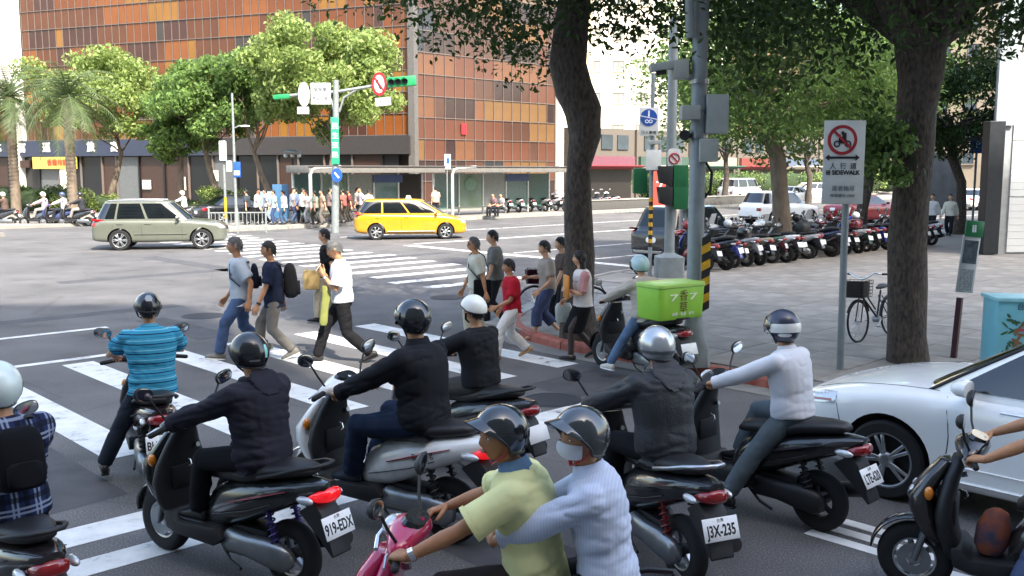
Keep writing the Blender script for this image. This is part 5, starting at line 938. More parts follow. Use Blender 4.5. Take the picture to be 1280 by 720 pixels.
# ================================================================== cars
from mathutils.bvhtree import BVHTree
def make_car(loc, rz, label, m, S, green, wb=(1.39, -1.39), wr=.335, spokes=5, group=None, wheelm=ALU, cat='car', name='car', lod=1, glass=GLASS, low=None, handles=True, lights=None, win=None, rails=False, plate=None, mirrors=True, sub=2):
    """S: stations (x, bottom, top, half width); green: (belt z, front base, roof front, roof rear, rear base, belt half width, roof half width, roof z)"""
    e = empty(name, loc, rz, label, cat, group); rings = []
    for x, zb, zt, hw in S:
        h = zt - zb; half = [(hw * .80, zb), (hw * .965, zb + .05 * h), (hw * .99, zb + .22 * h), (hw * .985, zb + .5 * h), (hw, zb + .72 * h), (hw * .975, zt - .10 * h), (hw * .9, zt - .015 * h), (hw * .55, zt + .018), ]
        rings.append([Vector((x, y, z)) for y, z in half] + [Vector((x, 0, zt + .03))] + [Vector((x, -y, z)) for y, z in half[::-1]] + [Vector((x, 0, zb))])
    body = MB().loft(rings).build('body', m, None, smooth=0, sub=sub); body.data.materials.append(BLKP)
    cut = MB()
    for x in wb: cut.tube([(x, -1.2, wr + .01), (x, 1.2, wr + .01)], wr + .055, n=36)
    co = cut.build('cutter', BLKP, None, smooth=0); co.data.materials.clear(); co.data.materials.append(m); co.data.materials.append(BLKP)
    for p_ in co.data.polygons: p_.material_index = 1
    bo = body.modifiers.new('b', 'BOOLEAN'); bo.operation = 'DIFFERENCE'; bo.object = co; bo.solver = 'EXACT'
    applied(body, (co,)); bpy.data.objects.remove(co); body.parent = e; body.data.shade_smooth(); body.data.set_sharp_from_angle(angle=R(38))
    bvh = BVHTree.FromPolygons([v.co for v in body.data.vertices], [p_.vertices for p_ in body.data.polygons])
    def side(x, z, sg=1, off=.001):
        r = bvh.ray_cast(Vector((x, sg * 3, z)), Vector((0, -sg, 0))); return Vector((x, r[0].y + sg * off, z)) if r[0] else Vector((x, sg * .8, z))
    def endp(y, z, sg=1, off=.004):
        r = bvh.ray_cast(Vector((sg * 5, y, z)), Vector((-sg, 0, 0))); return Vector((r[0].x + sg * off, y, z)) if r[0] else Vector((sg * 2.2, y, z))
    def topp(x, y, off=.002):
        r = bvh.ray_cast(Vector((x, y, 5)), Vector((0, 0, -1))); return Vector((x, y, r[0].z + off)) if r[0] else Vector((x, y, .9))
    zb, fb, rf, rr, rb, hb, hr, zt = green
    def gpt(t, v, off=0):
        vv = min(v, 1); xf, xr, hw = fb + (rf - fb) * vv, rb + (rr - rb) * vv, hb + (hr - hb) * (vv ** 1.25); z = zb - .06 + (zt - zb + .06) * (vv - .06 * vv * (1 - vv) * -1)
        if v > 1: q = v - 1; xf -= q * .5; xr += q * .5; hw -= q * .5; z += .045 * (1 - (1 - min(1, q * 2)) ** 2)
        a, b = (xf - xr) / 2 + off, hw + off; ct, sn = math.cos(t), math.sin(t); bulge = .07 * (1 - abs(sn)) if ct > 0 else .04 * (1 - abs(sn))
        return Vector(((xf + xr) / 2 + a * math.copysign(abs(ct) ** .3, ct) + (bulge if ct > 0 else -bulge) * (1 if v < 1.2 else 0), b * math.copysign(abs(sn) ** .3, sn), z))
    N = 64; MB().loft([[gpt(2 * math.pi * (j + .5) / N, v) for j in range(N)] for v in (0, .25, .5, .75, .92, 1, 1.06, 1.15, 1.3, 1.6, 1.85)]).build('cabin', m, e, smooth=50)
    def patch(name_, t0, t1, v0, v1, mm, off=.006, n=10, skew=0): rows = [[gpt(t0 + (t1 - t0) * i / n, v0 + (v1 - v0) * j / 6, off) for i in range(n + 1)] for j in range(7)]; return MB().loft(rows, closed=False, cap=False).build(name_, mm, e, smooth=60)
    tx = lambda f: math.acos(math.copysign(abs(f) ** (1 / .3), f))
    patch('windscreen', -tx(.93), tx(.93), .1, .93, glass); patch('rear_window', math.pi - tx(.9), math.pi + tx(.9), .2, .9, glass)
    fr_ = win or [(.86, .08), (.04, -.62), (-.66, -.9)]
    for sg in (1, -1):
        for a, b in fr_: patch('side_window', sg * tx(a), sg * tx(b), .14, .9, glass, n=14)
    for i, x in enumerate(wb):
        for sg in (1, -1):
            w = .21; o = part('wheel', ('ctyre', wr, sg), lambda mb: mb.lathe([(wr * .68, sg * .09), (wr * .72, sg * .105), (wr * .93, sg * .108), (wr, sg * .085), (wr, -sg * .1), (wr * .7, -sg * .105)], axis='Y', n=36), RUB, e, loc=(x, sg * (max(s_[3] for s_ in S) - .13), wr), smooth=40)
            def rimf_(mb):
                r = wr * .69; mb.lathe([(r * 1.02, sg * .095), (r * .95, sg * .09), (r * .92, sg * .03), (.02, sg * .02)], axis='Y', n=36)
            part('wheel_dish', ('cdish', wr, sg), rimf_, BLKP, o)
            def sp_(mb):
                r = wr * .70; mb.lathe([(r * 1.0, sg * .1), (r * .93, sg * .1), (r * .91, sg * .07)], axis='Y', n=36); mb.lathe([(.07, sg * .06), (.065, sg * .085), (.03, sg * .095), (.001, sg * .095)], axis='Y', n=20)
                for k in range(spokes):
                    a = 2 * math.pi * k / spokes
                    for da in ((-.16, .16) if spokes <= 6 else (0,)): a1 = a + da * .9; mb.box((math.cos(a1) * r * .53, sg * .078, math.sin(a1) * r * .53), (r * .86, .022, .03 if spokes <= 6 else .045), Matrix.Rotation(-a1, 3, 'Y'))
            part('rim', ('crim', wr, sg, spokes), sp_, wheelm, o, bevel=.004)
    x0, x1 = S[-1][0], S[0][0]; xr_, xf_ = min(x0, x1), max(x0, x1)
    hl = lights or dict(hz=.68, hy=.62, hw=.16, hh=.07, tz=.8, ty=.66, tw=.12, th=.08)
    def lamp(nm, y, z, hw, hh, sg, mm):
        rows = []
        for j in range(7):
            row = []
            for i in range(9): u, v = -1 + i / 4, -1 + j / 3; uu = u * math.sqrt(1 - v * v * .45); row.append(endp(y + uu * hw, z + v * hh, sg, .008 - .006 * max(abs(u), abs(v)) ** 3))
            rows.append(row)
        MB().loft(rows, closed=False, cap=False).build(nm, mm, e, smooth=60)
    for sg in (1, -1): lamp('headlight', sg * hl['hy'], hl['hz'], hl['hw'], hl['hh'], 1, LENS); lamp('tail_light', sg * hl['ty'], hl['tz'], hl['tw'], hl['th'], -1, REDL)
    lamp('grille', 0, hl['hz'] - .1, .38, .07, 1, BLKP); lamp('licence_plate', 0, .62 if plate is None else plate, .17, .075, -1, PLATEW); lamp('licence_plate', 0, .42, .17, .07, 1, PLATEW)
    if low:
        for sg in (1, -1): MB().tube([side(x, low[1], sg, .002) for x in np.linspace(wb[1] + wr + .12, wb[0] - wr - .12, 12)], low[2], n=8, flat=.35).build('sill_trim', low[0], e)
    sx = [S_ for S_ in (fb - .28, (fb + rb) / 2 - .02, rb + .62)]
    ztp = lambda x: max(.5, topp(x, .75).z - .03)
    for sg in (1, -1):
        for x in sx: MB().tube([side(x - .05 * math.sin(k / 6 * 3.14), zb - .05 - k / 6 * (zb - .38), sg, -.001) for k in range(7)], .0045, n=5).build('door_seam', BLKP, e)
        if handles:
            for x in (sx[1] + .16, sx[2] + .2): c = side(x, zb - .14, sg, .012); MB().tube([c - X * .09, c + X * .09], .014, n=8, flat=.7, round_ends=True).build('door_handle', m, e)
        if mirrors:
            c = Vector((fb - .45, sg * (hb + .14), zb + .07)); MB().loft([ell(c + X * dx, Y, Z, .10 * f, .065 * f, 14, 2.6) for dx, f in ((-.05, .9), (-.045, 1), (.02, .95), (.07, .6), (.085, .25))]).box(c + Vector((.0, -sg * .12, -.05)), (.05, .1, .04)).build('door_mirror', m, e, smooth=60)
        if rails: MB().tube([Vector((x, sg * (hr - .04), zt + .05 - .02 * abs(x + .8) ** 2)) for x in np.linspace(rf - .2, rr + .1, 8)], .02, n=8).build('roof_rail', MET, e)
    for sg in (1, -1): MB().loft([[endp(y, z, sg, o_) for y in np.linspace(-.72, .72, 12)] for z, o_ in ((.36, .002), (.37, .012), (.43, .012), (.44, .002))], closed=False, cap=False).build('bumper_strip', low[0] if low else BLKP, e)
    e['side'] = 0; del e['side']; e_fn = dict(side=side, endp=endp, topp=topp, gpt=gpt); return e, e_fn
SEDAN = [(2.36, .30, .64, .45), (2.30, .22, .72, .72), (2.08, .19, .80, .84), (1.75, .18, .88, .885), (1.39, .18, .925, .905), (1.0, .18, .955, .91), (.7, .18, .965, .91), (0, .18, .97, .91), (-.8, .18, .985, .91), (-1.4, .19, 1.0, .90), (-1.8, .21, 1.01, .88), (-2.2, .26, .98, .82), (-2.4, .36, .84, .6)]
GSED = (.97, 1.08, .22, -.95, -1.8, .84, .60, 1.43)
SUVS = [(2.18, .34, .70, .5), (2.12, .27, .80, .72), (1.9, .25, .92, .83), (1.5, .25, .99, .87), (1.0, .25, 1.03, .88), (.5, .25, 1.05, .885), (-.5, .25, 1.06, .885), (-1.4, .26, 1.07, .875), (-1.95, .28, 1.06, .85), (-2.2, .32, 1.02, .78), (-2.27, .40, .85, .62)]
GSUV = (1.04, 1.05, .32, -1.78, -2.12, .82, .64, 1.66)
WAG = [(2.25, .30, .60, .45), (2.18, .24, .72, .68), (1.95, .2, .84, .80), (1.5, .2, .95, .84), (1.0, .2, 1.0, .85), (0, .2, 1.02, .85), (-1, .2, 1.04, .85), (-1.7, .22, 1.05, .84), (-2.1, .26, 1.03, .78), (-2.27, .36, .88, .62)]
GWAG = (1.02, 1.45, .45, -1.72, -2.12, .79, .62, 1.55)
PEARL = mat('pearl_white', '#f0f2f0', .22, coat=.8, var=.015)
c0 = st(7.62 + .9, 3.5 - 1.39)
sed, fn = make_car((c0.x, c0.y, 0), AT, 'pearl white sedan waiting beside the scooters', PEARL, [(x_, zb_, zt_ * 1.035, hw_) for x_, zb_, zt_, hw_ in SEDAN], (1.0, 1.2, .26, -.95, -1.8, .84, .60, 1.49), low=(PEARL, .3, .03), spokes=5, lights=dict(hz=.70, hy=.64, hw=.17, hh=.055, tz=.86, ty=.66, tw=.14, th=.07))
rows = [[fn['side'](x, .745 + dz + (2.2 - x) * .12, 1, .006) for x in np.linspace(1.86, 2.17, 8)] for dz in (-.05, -.02, .02, .05)]; MB().loft(rows, closed=False, cap=False).build('headlight', LENS, sed)
rows = [[fn['side'](x, .75 + dz + (2.2 - x) * .12, 1, .010) for x in np.linspace(1.90, 2.12, 8)] for dz in (-.035, -.015)]; MB().loft(rows, closed=False, cap=False).build('headlight_trim', REDL, sed)
for sg in (1, -1): MB().tube([fn['topp'](x, sg * (.62 + (2.1 - x) * .12), -.001) for x in np.linspace(.95, 2.12, 14)], .0045, n=5).build('bonnet_seam', BLKP, sed)
MB().tube([fn['side'](x, z, 1, -.001) for x, z in ((1.86, .80), (1.84, .72), (1.82, .64), (1.80, .56))], .0045, n=5).build('bumper_seam', BLKP, sed)
MB().tube([fn['side'](x, .42, 1, .002) for x in np.linspace(-.9, .9, 14)], .012, n=6, flat=.5).build('sill_moulding', PEARL, sed)
MB().tube([fn['side'](x, .905, 1, .002) for x in np.linspace(-.9, .5, 14)], .008, n=6).build('belt_moulding', CHR, sed)
MB().tube([fn['gpt'](math.acos(.93 ** (1 / .3)) * .98, v, .012) for v in np.linspace(0, .95, 8)], .014, n=6).build('window_trim', BLKP, sed)
pal = paint('pale_green_silver', '#5d6157', .3)
a = gp(150, 313); b = gp(260, 312); mid = (a + b) / 2; hd_ = 12
make_car((mid.x - .3, mid.y + .85, 0), hd_, 'pale silver green sport utility car turning across the junction', pal, SUVS, GSUV, wb=(1.36, -1.32), wr=.35, rails=True, low=(pal, .55, .03), win=[(.88, .12), (.06, -.55), (-.6, -.92)], cat='car', name='sport_utility_car', lights=dict(hz=.82, hy=.66, hw=.14, hh=.09, tz=.98, ty=.74, tw=.07, th=.16), spokes=6)
yel = paint('taxi_yellow', '#c48a0a', .3)
a = gp(483, 300); b = gp(568, 299); mid = (a + b) / 2
taxi, fn = make_car((mid.x - .5, mid.y + .8, 0), 10, 'bright yellow taxi estate car with a roof lamp', yel, WAG, GWAG, wb=(1.36, -1.38), wr=.31, win=[(.88, .2), (.15, -.42), (-.47, -.93)], low=(mat('silver_trim', '#a9a9a4', .4), .33, .06), cat='taxi', name='taxi', lights=dict(hz=.74, hy=.62, hw=.15, hh=.1, tz=.98, ty=.62, tw=.16, th=.1), spokes=7)
MB().loft([ell((-.05, 0, z), X, Y, a_, b_, 16, 4) for z, a_, b_ in ((1.585, .12, .2), (1.66, .1, .18), (1.72, .07, .15))]).build('roof_lamp', mat('lamp_cream', '#e8dfb8', .4), taxi)
dk = paint('dark_blue_grey', '#15181c', .25)
pv = gp(822, 332); make_car((pv.x + W.x * 2.2 - .3, pv.y + W.y * 2.2, 0), AW + 4, 'dark sport utility car with silver bumper behind the signal poles', dk, SUVS, GSUV, wb=(1.36, -1.32), wr=.34, low=(mat('silver_trim', ''), .4, .05), win=[(.88, .12), (.06, -.55), (-.6, -.92)], name='sport_utility_car', lights=dict(hz=.82, hy=.66, hw=.14, hh=.09, tz=1.0, ty=.72, tw=.09, th=.09), glass=mat('tinted_glass', '#141d21', .12, spec=.5), plate=.75)
pv = gp(945, 282); make_car((pv.x + W.x * 2.2, pv.y + W.y * 2.2, 0), AW - 12, 'clean white sport utility car driving away along the cross street', PEARL, SUVS, GSUV, wb=(1.36, -1.32), wr=.34, win=[(.88, .12), (.06, -.55), (-.6, -.92)], name='sport_utility_car', plate=.7, low=(BLKP, .35, .04))
pv = gp(1062, 280); make_car((pv.x + 1.2, pv.y + 1.3, 0), AW - 14, 'bright red saloon car driving along the cross street', paint('red_paint', '#8f1420', .25), SEDAN, GSED, plate=.75)
# distant traffic
vanS = [(2.3, .36, .8, .6), (2.2, .3, 1.05, .82), (1.9, .28, 1.2, .88), (.5, .28, 1.25, .9), (-2.2, .3, 1.25, .9), (-2.4, .36, 1.2, .85)]; gvan = (1.22, 1.9, 1.35, -2.1, -2.3, .86, .74, 2.0)
for (x, y, az, lab, mm, S_, G_, nm) in ((925, 252, AW, 'white delivery van far along the cross street', PEARL, vanS, gvan, 'van'), (1010, 250, AW + 160, 'small white hatchback far behind the mottled tree', PEARL, WAG, GWAG, 'car'), (986, 256, AW + 180, 'grey saloon car far behind the mottled tree', paint('grey_paint', '#6b7076'), SEDAN, GSED, 'car'), (1218, 262, AW, 'white car parked beyond the walkers on the pavement', PEARL, SEDAN, GSED, 'car'), (300, 279, AW, 'dark car parked behind the metal railing', dk, SEDAN, GSED, 'car')):
    pv = gp(x, y); make_car((pv.x, pv.y, 0), az, lab, mm, S_, G_, lod=3, name=nm, cat=nm, sub=1, handles=False)
# ================================================================== pedestrians on the crossing
WG = 'people crossing'
def walker(px, py, rz, label, h=1.7, stride=.28, phase=1, lod=2, group=WG, Z0=0, **k):
    g = gp(px, py, Z0); a = dict(h=h, lean=3, lod=lod, feet=[(stride * phase, .09, .085 + (.0 if phase > 0 else .05)), (-stride * phase, -.09, .085 + (.05 if phase > 0 else 0))], hands=[(.05 - .16 * phase, .27, .80 * h / 1.7), (.05 + .16 * phase, -.27, .80 * h / 1.7)], elbow=[Vector((-.9, .3, -.2)), Vector((-.9, -.3, -.2))], foot_pitch=(6, -22) if phase > 0 else (-22, 6), group=group, pelvis=(0, 0, (.885 - stride * stride * .42) * h / 1.7)); a.update(k)
    p = Person((g.x, g.y, Z0), rz, label, **a); p.loc = (g.x, g.y, Z0); p.rz = rz; return p
JEAN = cloth('blue_jeans_pale', '#46597a', .25); KHA = cloth('khaki_trousers', '#a39c8c', .08); BLKS = mat('black_shoe', '')
LW = math.degrees(math.atan2(-W.y, -W.x))     # walking back along the crossing, to the left
p = walker(304, 446, 195, 'grey haired man in pale blue shirt and jeans walking left', 1.84, .33, 1, skin=SKIN); p.shirt(cloth('pale_blue_shirt', '#a9b4bf', .06), 'short', .026, -.12); p.trousers(JEAN, .02); p.shoes(mat('grey_sneaker', '#77736d', .7), WHITE); p.eyes(); p.hair(HAIRG, vol=1.0); backpack(p.loc, p.rz, p, cloth('navy_nylon', '#1c2130'), 'small dark backpack of the grey haired man', (.12, .26, .36))
p = walker(345, 448, 190, 'smiling man in navy shirt carrying a black backpack', 1.76, .24, -1, skin=SKIN, look=(10, 0)); p.shirt(cloth('navy_shirt', '#20283c'), 'short', .024, -.12); p.trousers(cloth('grey_slacks', '#77746f'), .016); p.shoes(mat('grey_sneaker', ''), WHITE); p.eyes(); p.hair(HAIRB); p.watch(0, BLKP); backpack(p.loc, p.rz, p, cloth('black_nylon', ''), 'large black backpack on the man in the navy shirt', (.2, .33, .5), drop=.02)
p = walker(412, 402, 185, 'person in black vest half hidden behind the man in white', 1.72, .2, 1, skin=SKIN2); p.shirt(cloth('black_vest', '#1d1d1f'), 'short', .02, -.06); p.trousers(KHA, .014); p.shoes(BLKS); p.eyes(); p.hair(HAIRB)
tb = empty('tan_bag', p.loc, p.rz, 'tan paper bag carried by the person in the black vest', 'bag'); MB().loft([ell((.28, .22, z), X, Y, a_, b_, 14, 3) for z, a_, b_ in ((.62, .11, .05), (.64, .14, .07), (.85, .16, .08), (.96, .13, .06), (.965, .12, .05))]).build('bag', cloth('tan_paper', '#b59a68', .12), tb); MB().tube([(.18, .22, .95), (.2, .22, 1.08), (.32, .22, 1.08), (.38, .22, .95)], .008, n=6).build('handle', cloth('tan_paper', ''), tb)
p = walker(430, 452, 188, 'grey haired man in white shirt and black trousers looking at a phone', 1.84, .38, -1, lod=1, skin=SKIN, hands=[(.24, .10, 1.24), (.26, -.06, 1.28)], elbow=[Vector((-.5, .6, -.9)), Vector((-.5, -.6, -.9))], look=(0, -24), handD=[Vector((.5, -.3, .6)), Vector((.5, .3, .6))], handN=[Vector((.6, .7, -.2)), Vector((.6, -.7, -.2))])
p.shirt(cloth('white_shirt', ''), 'short', .026, -.01); p.collar(cloth('white_shirt', '')); p.trousers(cloth('black_slacks', '#1b1b1e'), .018); p.belt(BLKP); p.shoes(BLKS, BLKP); p.eyes(); p.hair(HAIRG); p.watch(0, CHR)
ph = MB().box((0, 0, 0), (.012, .07, .13)).build('phone', mat('white_phone', '#d8dadb', .3), None, bevel=.004); ph.parent = None
mw = Matrix.Translation(p.loc) @ Matrix.Rotation(R(p.rz), 4, 'Z'); ph.matrix_world = mw @ Matrix.Translation((.33, .02, 1.37)) @ Matrix.Rotation(R(-35), 4, 'Y'); tag(ph, 'pale mobile phone held by the man in the white shirt', 'phone')
gb2 = empty('long_bag', p.loc, p.rz, 'long yellow green bag hanging from the arm of the phone user', 'bag'); MB().loft([ell((.22 + dx, .14, z), X, Y, a_, b_, 14, 2.6) for z, dx, a_, b_ in ((.56, .05, .04, .02), (.6, .05, .06, .03), (.8, .03, .055, .03), (.98, .0, .06, .03), (1.12, .02, .04, .03))]).build('bag', cloth('lime_cloth', '#84884e', .15), gb2)
p = walker(597, 425, 188, 'man in dark glasses and beige shirt with a black shoulder strap', 1.70, .15, 1, skin=SKIN); p.shirt(cloth('beige_shirt', '#c3c3b4', .06), 'short', .026, -.02); p.trousers(cloth('beige_trousers', '#b3af9c', .06), .016); p.belt(BLKP); p.shoes(BLKS); p.hair(HAIRG, 'bald'); p.eyes()
MB().loft([ell(p.hc + p.F * .088 * p.k + p.U * .012 * p.k + p.Lh * y, p.F, p.U, .012, .02 * s_, 10) for y, s_ in ((-.075, .5), (-.05, 1), (-.012, .8), (0, .4), (.012, .8), (.05, 1), (.075, .5))]).build('sunglasses', mat('dark_lens', '#0c0c0e', .1, coat=1), p.o)
sb = empty('shoulder_bag', p.loc, p.rz, 'black shoulder bag of the man in dark glasses', 'bag'); MB().box((-.06, .2, .86), (.28, .1, .3)).build('bag', cloth('black_nylon', ''), sb, bevel=.03); MB().tube([(-.02, .21, 1.0), (.16, .14, 1.2), (.12, -.02, 1.38), (.02, -.12, 1.46), (-.12, -.05, 1.36), (-.17, .1, 1.15), (-.1, .2, 1.0)], .016, n=6, flat=.4).build('strap', cloth('black_nylon', ''), sb)
p = walker(620, 408, 186, 'dark haired man in grey top behind the man in dark glasses', 1.72, .15, -1, skin=SKIN2); p.shirt(cloth('grey_top', '#6b6a66'), 'short', .024, -.05); p.trousers(cloth('charcoal_trousers', ''), .016); p.shoes(BLKS); p.hair(HAIRB); p.eyes()
p = walker(640, 449, 196, 'boy in red polo shirt and white trousers', 1.50, .26, 1, skin=SKIN, hands=[(.26, .12, .80), (.1, -.24, .72)]); p.shirt(cloth('red_polo', '#a81e2e', .1), 'short', .028, -.08); p.trousers(cloth('white_trousers', '#d6d4d2', .05), .03); p.shoes(mat('tan_sandal', '#a5845e', .7), None, low=True); p.hair(HAIRB, vol=1.06); p.eyes()
p = walker(684, 424, 195, 'woman in beige top and rolled blue trousers wheeling a bicycle', 1.64, .22, 1, skin=SKIN2, hands=[(.2, .24, .84), (.26, -.22, 1.0)]); p.shirt(cloth('beige_knit', '#a1968a', .08), 'short', .02, -.08); p.trousers(cloth('dull_blue_trousers', '#47506e', .15), .03, .8); p.shoes(mat('tan_sandal', ''), None, low=True); p.hair(HAIRB, vol=1.04); p.eyes()
p = walker(704, 412, 190, 'dark haired companion behind the woman with the bicycle', 1.62, .15, -1, skin=SKIN2, Z0=0); p.shirt(cloth('brown_top', '#5d4f48'), 'short', .02, -.08); p.trousers(cloth('charcoal_trousers', ''), .016); p.shoes(BLKS); p.hair(HAIRB, vol=1.06)
p = walker(728, 449, 192, 'long haired woman in pink cardigan and black skirt holding an orange folder', 1.62, .2, 1, lod=1, skin=SKIN2, hands=[(.22, .02, 1.02), (.2, -.22, .86)], elbow=[Vector((-.5, .8, -.6)), Vector((-.6, -.6, -.4))]); p.shirt(cloth('white_blouse', '#d9d3d0', .05), 'none', .018, -.04); p.skirt(cloth('black_skirt', '#16171a'), .54); p.sleeves(cloth('pink_cardigan', '#c08d8c', .08), .014); p.shoes(BLKS, low=True); p.hair(HAIRB, 'long'); p.eyes(); p.trousers(mat('black_tights', '#3a2e2c', .6), -.004, name='tights', wr=0)
fo = MB().box((.26, .03, 1.08), (.025, .26, .33)).build('folder', mat('orange_card', '#c9822c', .6), None, p.loc, bevel=.004, rz=p.rz); tag(fo, 'orange folder clasped by the long haired woman', 'folder')
wb_ = MB().loft([ell((.22, -.26, z), X, Y, a_, b_, 14, 3) for z, a_, b_ in ((.52, .1, .04), (.55, .12, .06), (.74, .13, .05), (.8, .1, .02))]).build('plastic_bag', mat('pale_plastic_bag', '#b9c4c0', .35), None, p.loc, rz=p.rz); tag(wb_, 'pale plastic bag carried by the woman in the black skirt', 'bag')
# bystanders around the bus stops and far pavements
rnd = random.Random(77); far = [(322, 281, 0, '#d6d8da', '#17181c', 'man in white shirt and black trousers standing by the railing'), (344, 281, 200, '#a7bcd0', '#3a4a6a', 'person in pale blue top beside the blue board'), (356, 281, 170, '#dfe0e0', '#3c5470', 'person in white top and jeans before the blue board'), (378, 280, 30, '#e2e4e2', '#1d1d22', 'person in bright white shirt waiting at the shelter end'), (395, 281, 160, '#8d8f80', '#35332f', 'person in olive top at the open end of the shelter'), (404, 281, 200, '#9a7f6e', '#6b6660', 'person in brown patterned top under the shelter roof'), (430, 279, 150, '#8a5a50', '#5a564f', 'person in checked red top inside the shelter'), (446, 276, 20, '#a8a49e', '#2e2d2b', 'person in grey top reading at the shelter panel'), (461, 277, 90, '#c6c3bd', '#33343a', 'person in cream top behind the yellow taxi'), (545, 272, 110, '#c7a88f', '#3a3a40', 'person in peach top under the round stop sign'), (334, 280, 190, '#b9c2cc', '#22252c', 'person in grey blue shirt behind the railing end'), (366, 280, 10, '#c9ccd2', '#4a5a78', 'person in pale shirt and jeans left of the shelter hoop'), (385, 280, 200, '#e4e4e0', '#8a8f98', 'person in white top and grey trousers by the shelter hoop'), (412, 280, 30, '#7a6a68', '#2a2a2e', 'person in dusty brown top by the white mast'), (438, 278, 180, '#6a3a3a', '#3a3632', 'person in dark red top beside the shelter opening'), (452, 277, 210, '#b0a8b4', '#2d2c34', 'person in lilac top behind the taxi tail'), (310, 281, 160, '#3a4048', '#22242a', 'person in dark clothes behind the railing'), (371, 279, 100, '#5f6f8f', '#23262e', 'person in blue top in the middle of the waiting crowd')]
for i, (x, y, rz, c1, c2, lab) in enumerate(far):
    p = walker(x, y, rz, lab, rnd.uniform(1.6, 1.74), .08, 1, 3, 'people waiting by the bus shelters', Z0=.17, skin=SKIN2); p.shirt(cloth('far_top%d' % i, c1), 'short', .024, -.06); p.trousers(cloth('far_leg%d' % i, c2), .02); p.shoes(BLKS); p.hair(HAIRB)
for x, y, rz, c1, c2, lab in ((1164, 294, 230, '#d3d4d6', '#23242a', 'walker in white shirt on the pavement past the big tree'), (1186, 295, 235, '#cfcdc0', '#1f2126', 'walker in cream jacket on the pavement past the big tree')):
    p = walker(x, y, rz, lab, 1.68, .2, 1, 3, 'walkers past the big tree', Z0=PZ, skin=SKIN2); p.shirt(cloth('top' + c1, c1), 'long', .024, -.06); p.trousers(cloth('leg' + c2, c2), .02); p.shoes(BLKS); p.hair(HAIRB)
for x, y, c1, lab in ((617, 272, '#6d5a5c', 'person in mauve top sitting in the second shelter'), (627, 272, '#8f8f92', 'person in grey top sitting in the second shelter')):
    g = gp(x, y, .17); p = Person((g.x, g.y + 1.2, .17), 225, lab, h=1.62, lean=4, pelvis=(0, 0, .52), feet=[(.42, .1, .085), (.42, -.1, .085)], hands=[(.3, .12, .62), (.3, -.12, .62)], lod=3, skin=SKIN2, group='people sitting in the shelter'); p.shirt(cloth('sit' + c1, c1), 'short', .024, -.04); p.trousers(cloth('charcoal_trousers', ''), .02); p.shoes(BLKS); p.hair(HAIRB)
# scooters crossing on the far left
for i, (x, rz, c1, hm, c2, lab) in enumerate(((42, 188, '#b9a0a6', '#dfe0de', '#3a4450', 'far scooter rider in pink top and white helmet'), (66, 188, '#c8c8d0', '#3a4a6a', '#2c3a66', 'far scooter rider in pale top with a dark vest'), (88, 185, '#33353a', '#222428', '#1e2126', 'far scooter rider all in black'), (-8, 186, '#5a4a44', '#b0b0b0', '#22242a', 'far scooter rider leaving past the hedge'), (222, 190, '#cfd2d4', '#dfe0de', '#6b7076', 'far scooter rider in white behind the silver green car'))):
    g = gp(x + (6 if i < 4 else 0), 283 if i < 4 else 279); sc_ = make_scooter((g.x, g.y, 0), rz, lab.replace('far scooter rider', 'far scooter under the rider'), 'far scooters by the hedge', paint('far_sc%d' % i, c2), lite=True)
    p = rider((g.x, g.y, 0), rz, lab, 1.66, 6, lod=3, group='far scooter riders', skin=SKIN2); p.shirt(cloth('ft%d' % i, c1), 'long', .026, -.06); p.trousers(cloth('fl%d' % i, '#2c2f38' if i % 2 else '#8f8c88'), .02); p.shoes(BLKS); p.hair(HAIRB); p.helmet(mat('fh%d' % i, hm, .3, coat=.5), 'jet', strap=False)
# ================================================================== parked scooters
cols = [('red', '#6d1520'), ('blue', '#1c2f86'), ('black', '#16171a'), ('silver', '#8b8f94'), ('champagne', '#8f8672'), ('maroon', '#4a1420'), ('white', '#c9ccd0'), ('black', '#16171a'), ('silver', '#8b8f94'), ('grey', '#4a4d52'), ('dark blue', '#1a2140'), ('white', '#c9ccd0'), ('red', '#6d1520'), ('green', '#24463a')]
PG = 'scooters parked along the pavement edge'; rnd = random.Random(9); k = 0
ORD = 'first second third fourth fifth sixth seventh eighth ninth tenth eleventh twelfth thirteenth fourteenth fifteenth sixteenth seventeenth'.split()
for i in range(17):
    s = 20.6 + i * .62; cn, cc = cols[i % 14]; b_ = st(s, 15.0 + rnd.uniform(-.12, .12), PZ)
    lab = '%s scooter, %s from the grey pole in the front parked row' % (cn, ORD[i])
    make_scooter(b_, AT + rnd.uniform(-15, 15) + 8, lab, PG, paint('parked_' + cn, cc), lite=True, plate=None, sty=(0, 1, 2)[i % 3] if i % 3 else 0, scale=rnd.uniform(.92, 1.06), panel2=paint('parked_' + cols[(i * 5 + 2) % 14][0], cols[(i * 5 + 2) % 14][1]) if i % 4 == 1 else None, lean=rnd.uniform(-4, 9), extra=i, mud=paint('parked_' + cn, cc) if i % 2 else None)
for i in range(8):
    s = 23.6 + i * 1.1 + rnd.uniform(-.1, .1); cn, cc = cols[(i * 5 + 3) % 14]; b_ = st(s, 16.9 + rnd.uniform(-.1, .1), 0)
    make_scooter(b_, AT + 180 + rnd.uniform(-9, 9), '%s scooter, %s from the grey pole in the rear line along the kerb' % (cn, ORD[i]), 'rear line of parked scooters', paint('parked_' + cn, cc), lite=True, scale=rnd.uniform(.95, 1.04))
for i in range(4):
    s = 31.5 + i * .7; cn, cc = cols[(i * 3 + 2) % 14]; b_ = st(s, 14.6 + rnd.uniform(-.1, .1), PZ); make_scooter(b_, AT + rnd.uniform(-9, 9), '%s scooter, %s from the pale mottled trunk in the row past it' % (cn, ORD[i]), 'scooters parked beyond the big tree', paint('parked_' + cn, cc), lite=True, scale=rnd.uniform(.95, 1.04))
